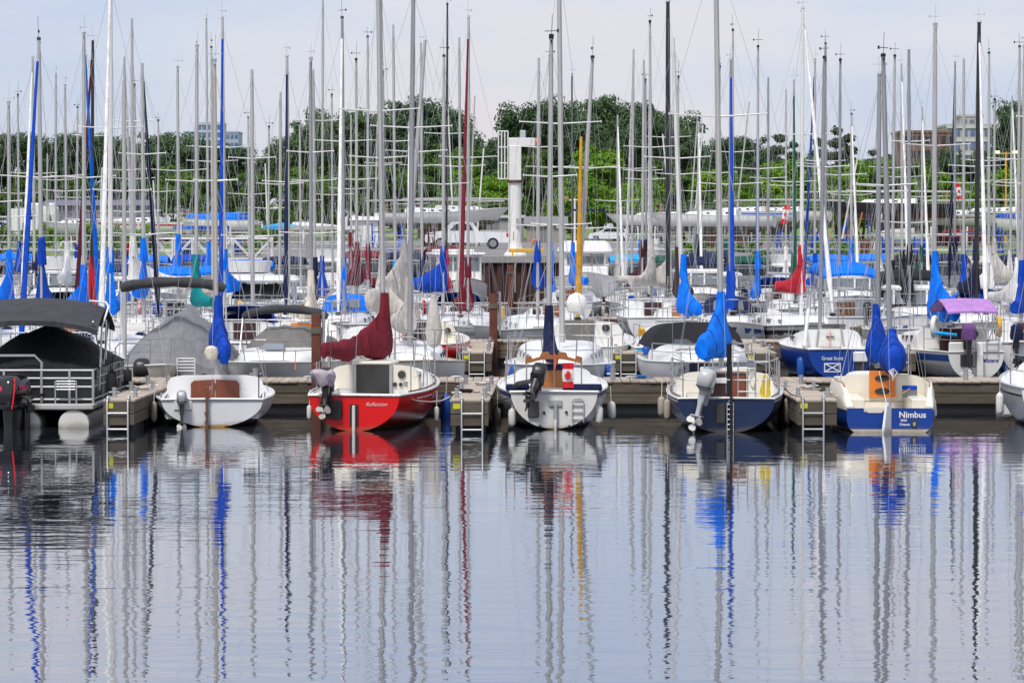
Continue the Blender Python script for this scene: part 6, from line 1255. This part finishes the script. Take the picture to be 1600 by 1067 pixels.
# silver hatchback, nose to the left
D = 350; t = thing('hatchback_car', 'silver white hatchback parked on the yard above the trawler yacht', 'car', (PX(950, D), D, QZ), R(3))
side_vehicle(t, [(-2.05, .30), (2.05, .30), (2.10, .5), (2.08, .85), (1.95, 1.0), (1.62, 1.42), (1.2, 1.48), (-.1, 1.46), (-.95, 1.02), (-1.85, .85), (-2.08, .65)], 1.78, M_CARW, zt=.98)
for y_ in (-1, 1):
    for x0, x1, a_, c_ in ((-.78, .18, .60, 0), (.24, 1.02, .0, .0), (1.08, 1.66, 0, -.22)): MB().prism([(x0, 1.02), (x1, 1.02), (x1 + c_, 1.36), (x0 + a_, 1.36)], *sorted((y_ * .80, y_ * .878))).build('window', M_DKGLASS, t, smooth=False)
    for x_ in (-1.3, 1.32): wheel(t, x_, y_ * .80, .33, .33, .2, 'y')
    MB().box(1.95, 2.10, *sorted((y_ * .6, y_ * .89)), .74, .92, ch=.02).build('tail_lamp', M_TAIL, t); MB().box(-2.07, -1.8, *sorted((y_ * .6, y_ * .885)), .68, .80, ch=.02).build('headlamp', M_GREYWIN, t)
MB().box(-.6, -.5, -1.0, -.88, 1.0, 1.12, ch=.02).build('mirror', M_CARW, t)
# jib crane
D = 180; t = thing('jib_crane', 'tall white jib crane with caged ladder on the quay edge', 'crane', (PX(805, D), D, QZ))
wv = 9.5 * D / FPX; zt_ = PZ(228, D) - QZ; zc = PZ(286, D) - QZ
mb = MB(); mb.lathe([(wv * 1.9, 0), (wv * 1.9, .08), (wv * 1.25, .3), (wv, .8), (wv, zc)], n=16); mb.build('column', M_WPAINT, t)
MB().lathe([(wv * 1.25, zc), (wv * 1.25, zc + .12)], n=16).build('slew_ring', M_RUST, t); MB().box(-wv * 1.0, wv * 1.0, -wv, wv, zc + .12, zt_, ch=.03).build('mast_head', M_WPAINT, t)
MB().box(-wv * 1.2, 1.05, -.28, .28, zt_ - .05, zt_ + .40, ch=.03).build('jib_beam', M_WPAINT, t); MB().box(.25, .55, -.25, .25, zt_ + .40, zt_ + .80, ch=.03).build('hoist_gearbox', M_GREYL, t)
MB().lathe([(.05, -.22), (.20, -.2), (.2, .12), (.10, .2)], (1.15, 0, zt_ + .2), 12, Matrix.Rotation(R(75), 3, 'Y')).build('hoist_motor', M_ORPAINT, t)
rail(t, [(.95, -.15, zt_), (.95, -.15, .8)], M_WIRE, .02, 'hoist_cable'); MB().lathe([(.02, -.16), (.10, -.1), (.10, .1), (.02, .16)], (.95, -.15, .75), 10).build('hook_block', M_ORPAINT, t)
mb = MB(); x0, x1 = -.88, -.38; z0, z1 = zc + .2, zt_ + .75
for k in range(4):
    for y_ in (-.3, .3): mb.tube([(x0 + (x1 - x0) * k / 3, y_, z0), (x0 + (x1 - x0) * k / 3, y_, z1)], .036, 5)
for k in range(4):
    zz = z0 + (z1 - z0) * k / 3
    for y_ in (-.3, .3): mb.tube([(x0, y_, zz), (x1, y_, zz)], .028, 5)
    for x_ in (x0, x1): mb.tube([(x_, -.3, zz), (x_, .3, zz)], .028, 5)
mb.build('ladder_cage', M_WPAINT, t)
mb = MB()
for k in range(16): mb.tube([(-.34, -.28, .5 + k * .36), (-.34, -.02, .5 + k * .36)], .016, 5)
for y_ in (-.28, -.02): mb.tube([(-.34, y_, .2), (-.34, y_, zc)], .02, 5)
mb.build('ladder', M_WPAINT, t); MB().box(.05, .2, -wv - .03, -wv + .02, 1.5, 2.0).build('control_box', M_GREYH, t, smooth=False); MB().box(-.12, -.07, -wv - .02, -wv + .02, .9, 1.3).build('warning_plate', M_YEL, t, smooth=False)
t = thing('safety_barrier', 'yellow steel spreader beam lying on quay beside the crane foot', 'barrier', (PX(795, 178), 178, QZ + .03)); MB().box(0, 1.85, -.1, .1, .18, .38, ch=.02).build('beam', M_YEL, t)
for x_ in (.2, 1.6): MB().box(x_ - .05, x_ + .05, -.2, .2, 0, .18).build('foot', M_YEL, t, smooth=False)
# yachts stored ashore
def ashore(label, px, D, rz, L_, hm, zk, stripe=None, mast=True, cover=None, deckm=M_WHITE):
    """hull on a cradle; px is its middle, rz the heading seen from above"""
    t = thing('yacht_ashore', label, 'sailboat', (PX(px, D) - math.sin(-rz) * L_ / 2 * 1, D - math.cos(rz) * L_ / 2, QZ + zk), rz, 'yachts stored on the yard')
    h = Hull(L=L_, B=L_ * .32, F=.85, tr=.62, d=.45, d0=.1, sheer=.25, ov=1.4); hull_parts(t, h, hm, None, deckm, M_GREYH, detail=1, boot=None)
    if stripe: h.band(.7, .85, .006, nt_=10).build('stripe', stripe, t)
    h.band(-.30, .05, .006, absz=True, nt_=10).build('bottom_paint', M_BOOT if hm is not M_BLACKH else M_MAHOG, t)
    cabin_part(t, h, L_ * .28, L_ * .66, L_ * .22, L_ * .14, .45, .25, deckm, 4, detail=1); pushpit(t, h, .6, 1.2); pulpit(t, h, .6); lifelines(t, h, .55)
    MB().prismx([(L_ * .38, -.3), (L_ * .62, -.3), (L_ * .55, -zk + .1), (L_ * .40, -zk + .1)], -.12, .12).build('keel', M_BOOT, t, smooth=False)
    for y_ in (L_ * .2, L_ * .45, L_ * .75):
        for s_ in (-1, 1):
            mb = MB(); xx = s_ * h.b(y_ / L_) * .8; mb.tube([(xx * 1.25, y_, -zk), (xx, y_, -.2)], .04, 6); mb.tube([(xx * 1.25 - .3, y_, -zk), (xx * 1.25 + .3, y_, -zk)], .03, 5); mb.build('jack_stand', M_RUST, t)
    MB().box(-.25, .25, L_ * .36, L_ * .64, -zk, -zk + .1).build('keel_block', M_TIMBER, t, smooth=False)
    if mast: MB().tube([(.2, -1.2, 1.75), (.1, L_ * .5, 1.85), (.0, L_ + 1.2, 1.75)], .07, 7).build('stowed_mast', M_ALU, t)
    for y_ in (.6, L_ - 1): MB().tube([(.1, y_, .8), (.12, y_, 1.7)], .04, 6).build('mast_crutch', M_TIMBER, t)
    if cover: cabin_part(t, h, L_ * .1, L_ * .8, L_ * .26, L_ * .15, .7, .4, cover, 0, detail=1, name='boat_cover')
    return t
ashore('large white yacht on stands left of the crane, bow to the right', 680, 262, R(-62), 9.5, M_WHITE, 1.75, None, True); ashore('white yacht on stands behind the pickup, bow rail against the trees', 722, 276, R(-58), 9.0, M_WHITE2, 2.0)
ashore('white yacht stored on the yard right of the black mast', 1110, 250, R(75), 9.5, M_WHITE, 1.5, None, False); ashore('second white yacht on stands with blue deck stripe', 1160, 274, R(70), 9.0, M_WHITE2, 1.9, M_CBLUE, False); ashore('pale yacht on stands behind the blue furled mast', 1216, 292, R(72), 9.0, M_CREAM, 2.0)
ashore('black hulled yacht on stands with mast aboard, right of centre', 1385, 268, R(80), 10.5, M_BLACKH, 2.5, deckm=M_WHITE); ashore('white yacht with maroon stripe stored at the right of the yard', 1470, 270, R(78), 9.5, M_WHITE2, 1.6, M_MAHOG, False); ashore('white yacht with teal stripe at the far right of the yard', 1550, 280, R(74), 9.0, M_WHITE, 1.9, M_GRNB); ashore('white yacht on stands behind the hatchback', 1025, 300, R(80), 9.0, M_WHITE, 1.6, None, False)
ashore('white yacht ashore at left below the violet shed', 212, 250, R(70), 8.5, M_WHITE, 1.0, M_CRED, False); ashore('small white yacht under blue cover at the left of the yard', 335, 268, R(60), 7.5, M_WHITE, 1.2, None, False, M_CBLUE); ashore('blue covered boat on stands at the far right', 1606, 262, R(60), 7.5, M_WHITE, 1.2, None, False, M_CBLUE2)
ashore('white boat stored ashore behind the white camper trailer', 122, 272, R(64), 7.5, M_GREYL, .9, None, False)
# sheds, trailer, tents
def shed(label, px0, px1, ytop, D, m, roofm, depth=6, pitch=.8, name='shed'):
    x0, x1, z1 = PX(px0, D), PX(px1, D), PZ(ytop, D) - QZ; w_ = x1 - x0; t = thing(name, label, 'shed', ((x0 + x1) / 2, D, QZ))
    MB().box(-w_ / 2, w_ / 2, 0, depth, 0, z1 - pitch).build('wall', m, t, smooth=False)
    MB().prismx([(-.3, z1 - pitch), (depth + .3, z1 - pitch), (depth / 2, z1)], -w_ / 2 - .25, w_ / 2 + .25).build('roof', roofm, t, smooth=False)
    n = max(2, int(w_ / .9)); 
    for k in range(n + 1): MB().box(-w_ / 2 + k * w_ / n - .03, -w_ / 2 + k * w_ / n + .03, -.03, .0, .02, z1 - pitch - .02).build('siding_batten', m, t, smooth=False)
    MB().box(-w_ * .15, w_ * .15, -.04, -.0, .02, min(2.1, z1 - pitch - .3)).build('door', roofm, t, smooth=False); return t
shed('long violet metal shed at left below the trees', 66, 232, 312, 345, M_PURP, M_PURP, 10, .6); shed('beige shed behind the crane, right side', 823, 884, 338, 330, M_SHED, M_ROOFG, 7, .9); shed('grey shed behind the pickup', 760, 818, 336, 342, M_ROOFG, M_CONC, 6, .3); shed('small brown hut behind the tents', 460, 484, 347, 300, M_SHED, M_WPAINT, 4, .3); shed('tall white box shed behind the red boat mast', 551, 590, 338, 258, M_TRAILER, M_WPAINT, 4, .3)
D = 290; t = thing('camper_trailer', 'white camper trailer with dark window parked at left', 'trailer', (PX(52, D), D, QZ))
side_vehicle(t, [(-2.0, .6), (2.0, .6), (2.05, 3.1), (1.9, 3.3), (-.1, 3.3), (-.3, 3.15), (-2.0, 3.05)], 2.4, M_TRAILER); MB().box(-.55, .25, -1.215, -1.20, 2.15, 2.65, ch=.0).build('window', M_DKGLASS, t, smooth=False); MB().box(1.5, 1.75, -1.215, -1.20, 2.0, 2.5).build('window', M_DKGLASS, t, smooth=False)
for x_ in (-.4, .2, 1.4): MB().box(x_, x_ + .5, -.5, .5, 3.28, 3.55, ch=.08).build('roof_vent', M_TRAILER, t)
for y_ in (-1.05, 1.05):
    for x_ in (.2, 1.0): wheel(t, x_, y_, .38, .38, .22, 'y')
def tent(label, px, ytop, D, w_, m, open_=True):
    z1 = PZ(ytop, D) - QZ; t = thing('canopy_tent', label, 'tent', (PX(px, D), D, QZ), R(8))
    ze = max(1.6, z1 - 1.1); mb = MB(); a = w_ / 2
    mb.add([(-a, -a, ze), (a, -a, ze), (a, a, ze), (-a, a, ze), (0, 0, z1), (-a, -a, ze - .25), (a, -a, ze - .25), (a, a, ze - .25), (-a, a, ze - .25)], [(0, 1, 4), (1, 2, 4), (2, 3, 4), (3, 0, 4), (5, 6, 1, 0), (6, 7, 2, 1), (7, 8, 3, 2), (8, 5, 0, 3)]); mb.build('roof', m, t, smooth=False)
    for x_, y_ in ((-a, -a), (a, -a), (a, a), (-a, a)): MB().tube([(x_ * .98, y_ * .98, 0), (x_ * .98, y_ * .98, ze)], .03, 5).build('pole', M_GALV, t)
tent('light blue peaked tent left of the small brown hut', 441, 348, 236, 2.6, M_CCYAN); tent('pale grey canopy tent on the quay left of middle', 484, 361, 222, 3.2, M_CGREY); tent('bright blue peaked tent behind the white furled mast', 528, 353, 232, 2.4, M_CBLUE); tent('white peaked tent behind the grey tent', 500, 349, 252, 3.0, M_CWHITE); tent('blue tent at left below the trees', 296, 356, 240, 2.2, M_CBLUE); tent('royal blue tent at the left of the marina', 330, 358, 232, 2.4, M_CBLUE2); tent('pale tent right of the bright blue tent', 548, 366, 226, 2.6, M_CWHITE)
# lamp posts
def lamp_post(label, px, ytop, D, m, arms, headm):
    z1 = PZ(ytop, D) - QZ; t = thing('lamp_post', label, 'lamp post', (PX(px, D), D, QZ)); MB().tube([(0, 0, 0), (0, 0, z1)], [.11, .07], 8).build('pole', m, t); MB().tube([(-arms, 0, z1 - .15), (arms, 0, z1 - .15)], .06, 6).build('crossarm', m, t)
    for s_ in (-1, 1): MB().box(s_ * arms - .25, s_ * arms + .25, -.2, .2, z1 - .12, z1 + .1, ch=.03).build('lamp_head', headm, t)
M_LAMP = mat('lit_lamp', (.9, .8, .5), rough=.4); _b = M_LAMP.node_tree.nodes["Principled BSDF"] if "Principled BSDF" in M_LAMP.node_tree.nodes else [n for n in M_LAMP.node_tree.nodes if n.type == 'BSDF_PRINCIPLED'][0]; _b.inputs["Emission Color"].default_value = (1, .75, .3, 1); _b.inputs["Emission Strength"].default_value = 3.0
lamp_post('yellow lamp post with two lit heads at right by the trees', 1571, 238, 330, M_YEL, .9, M_LAMP); lamp_post('white post with wooden crossarm left of the hatchback', 898, 310, 300, M_WPAINT, .75, M_TIMBER)
# masts leaning / standing on the yard are stored upright against a rack
for i, (px_, y_, D_, le) in enumerate(((1035, 210, 300, -.9), (1090, 178, 292, .8), (1098, 196, 296, .9), (1170, 160, 285, 1.3), (700, 165, 280, -.5), (742, 150, 282, .5), (756, 232, 270, .6), (590, 190, 280, .2), (1342, 232, 262, 1.4), (640, 250, 275, .2), (240, 282, 300, -.3), (262, 285, 300, .2), (160, 262, 290, .2), (75, 240, 285, .1), (415, 256, 280, -.2))):
    z1 = PZ(y_, D_); xb = PX(px_, D_)
    t = thing('stored_mast', f'bare aluminium mast standing in the yard, {ordinal(i)} listed' , 'mast', (xb, D_, QZ), 0, 'bare masts standing in the yard')
    MB().tube([(-le, 0, 0), (0, 0, z1 - QZ)], [.075, .06], 6).build('mast', M_ALU if i % 2 else M_WMAST, t)
    t['_px'] = px_
ys = sorted([o for o in bpy.data.objects if o.name.startswith('stored_mast')], key=lambda o: o['_px'])
for i, o in enumerate(ys): o['label'] = f'bare pale mast standing ashore in the yard, {ordinal(i)} from the left'; del o['_px']
# white truss gangway down to the docks
t = thing('gangway', 'white truss gangway sloping from the quay at left of middle', 'gangway', (PX(240, 172), 171.5, 0)); x1 = PX(425, 172) - PX(240, 172)
for y_ in (0, 1.1):
    MB().box(0, x1, y_, y_ + .06, 2.30, 2.42).build('chord', M_WPAINT, t, smooth=False); MB().box(0, x1, y_, y_ + .06, 3.36, 3.46).build('chord', M_WPAINT, t, smooth=False)
    n = 6
    for k in range(n + 1): MB().tube([(x1 * k / n, y_ + .03, 2.36), (x1 * k / n, y_ + .03, 3.4)], .035, 5).build('upright', M_WPAINT, t)
    for k in range(n): MB().tube([(x1 * k / n, y_ + .03, 2.36 if k % 2 else 3.4), (x1 * (k + 1) / n, y_ + .03, 3.4 if k % 2 else 2.36)], .028, 5).build('brace', M_WPAINT, t)
MB().box(0, x1, .07, 1.09, 2.31, 2.35).build('walkway', M_GALV, t, smooth=False)
for x_ in (.3, x1 - .3): MB().tube([(x_, .55, -1), (x_, .55, 2.31)], .12, 8).build('support_post', M_RUST, t)
# cradle timber heap and stacked stands at right
t = thing('timber_rack', 'heap of boat stands and timber props below the black hull', 'timber stack', (PX(1335, 235), 235, QZ))
for k in range(26):
    x_ = rnd.uniform(-2.2, 2.6); MB().tube([(x_, rnd.uniform(-.6, .6), 0), (x_ + rnd.uniform(-.7, .9), rnd.uniform(-.4, .8), rnd.uniform(1.0, 2.6))], .05, 5).build('prop', rnd.choice((M_TIMBER, M_BLACK, M_RUST, M_CBLUE2, M_WPAINT)), t)
for k, (px_, D_, m_, lab) in enumerate(((1545, 230, M_CMAR, 'red covered runabout stored at far right of yard'), (1450, 226, M_CGREY, 'small grey boat with beige canopy on trailer at right'), (268, 250, M_CRED, 'small red covered boat at left of the yard'))):
    t = thing('small_boat', lab, 'boat', (PX(px_, D_) , D_, QZ + .6), R(80), 'small boats stored on the yard'); h = Hull(L=4, B=1.6, F=.5, tr=.85, sheer=.1); hull_parts(t, h, m_ if m_ is not M_CGREY else M_WHITE, None, M_WHITE, M_BLACK, detail=1); cabin_part(t, h, .9, 2.8, 1.2, .8, .4, .25, m_, 0, detail=1)
    for y_ in (1.0, 2.6): MB().box(-.5, .5, y_, y_ + .12, -.6, -.1).build('trailer_bunk', M_GALV, t, smooth=False)

# steel cradles, drums and stands scattered along the quay edge
cr = []
for px_, D_ in ((20, 196), (120, 200), (175, 205), (250, 196), (382, 192), (560, 200), (610, 205), (655, 196), (1010, 208), (1062, 200), (1105, 196), (1150, 204), (1205, 198), (1245, 206), (1300, 200), (1410, 198), (1480, 204), (1530, 198), (1585, 200)):
    t = obj('boat_cradle', None, None, (PX(px_, D_), D_, QZ), (0, 0, rnd.uniform(-.5, .5))); m_ = rnd.choice((M_GALV, M_RUST, M_WPAINT, M_CBLUE2, M_BLACK)); w2, l2, hh = rnd.uniform(.7, 1.1), rnd.uniform(.9, 1.6), rnd.uniform(.9, 1.9)
    for s_ in (-1, 1):
        MB().box(s_ * w2 - .05, s_ * w2 + .05, -l2, l2, .0, .12).build('base_beam', m_, t, smooth=False)
        for y_ in (-l2 * .8, l2 * .8): MB().tube([(s_ * w2, y_, .1), (s_ * w2 * 1.05, y_, hh)], .05, 6).build('upright', m_, t); MB().tube([(s_ * w2, y_, .1), (s_ * w2, y_ * .4, hh * .6)], .035, 5).build('brace', m_, t)
    for y_ in (-l2 * .8, l2 * .8): MB().box(-w2, w2, y_ - .05, y_ + .05, .12, .22).build('cross_beam', m_, t, smooth=False); MB().obox((0, y_, hh * .7), w2 * 2.1, .06, .06).build('cross_rail', m_, t, smooth=False)
    cr.append((px_, t))
for i, (p_, t) in enumerate(cr): tag(t, f'empty steel boat cradle on the quay, {ordinal(i)} from the left', 'boat cradle', 'boat cradles along the quay')
dr = []
for k, (px_, D_, m_) in enumerate(((372, 186, M_STRIPE), (378, 187, M_RUST), (630, 184, M_CBLUE), (1005, 186, M_CBLUE), (1022, 188, M_WPAINT), (1130, 186, M_GRNB), (1316, 190, M_STRIPE), (1326, 189, M_STRIPE), (1352, 188, M_RUST), (1440, 188, M_CBLUE2), (195, 187, M_CRED), (292, 186, M_STRIPE))):
    t = obj('oil_drum', None, None, (PX(px_, D_), D_, QZ)); MB().lathe([(.27, 0), (.29, .02), (.29, .28), (.305, .3), (.29, .32), (.29, .58), (.305, .6), (.29, .62), (.29, .86), (.27, .88), (.25, .86)], n=16).build('drum', m_, t); MB().lathe([(.04, .865), (.04, .90)], (.12, 0, 0), 8).build('bung', M_GALV, t); dr.append((px_, t))
dr.sort(key=lambda q: q[0])
for i, (p_, t) in enumerate(dr): tag(t, f'steel drum standing on the quay, {ordinal(i)} drum from the left', 'drum', 'steel drums on the quay')
for i, (px_, D_) in enumerate(((70, 184), (140, 186), (180, 183), (225, 185), (400, 184), (1070, 182), (1095, 181), (1180, 182), (1285, 181), (1310, 183))):
    v = TK['shrub'][i % 2]; t = obj('shrub', None, None, (PX(px_, D_), D_, QZ - .05), (0, 0, i * 1.3)); t.scale = (.5, .5, .28 + .3 * (px_ < 500)); obj('crown', v[0], t); obj('trunk', v[1], t)
    tag(t, f'low green weed clump at the quay edge, {ordinal(i)} from the left', 'shrub', 'weeds along the quay edge')

# coiled lines left on the near finger docks
for px_, D_, m_, lab in ((222, 69.5, M_ROPE, 'white rope coil lying on the finger dock beside the dinghy'), (728, 68.4, M_ROPEK, 'black rope coil lying on the finger dock beside the red sailboat'), (752, 71.5, M_ROPE, 'white rope coil farther along the middle finger dock'), (1262, 69.8, M_ROPE, 'white rope coil on the finger dock beside the navy sailboat'), (1000, 74.8, M_ROPEB, 'blue rope coil lying on the nearest main dock')):
    pts = [((.10 + .012 * k / 8) * math.cos(k * .7), (.10 + .012 * k / 8) * math.sin(k * .7), .012 + .0022 * k) for k in range(34)] + [(.2, .1, .012), (.3, .3, .012)]
    tag(MB().tube(pts, .011, 5).build('rope_coil', m_, None, (PX(px_, D_), D_, DZ + .002)), lab, 'rope', 'rope coils on the docks')
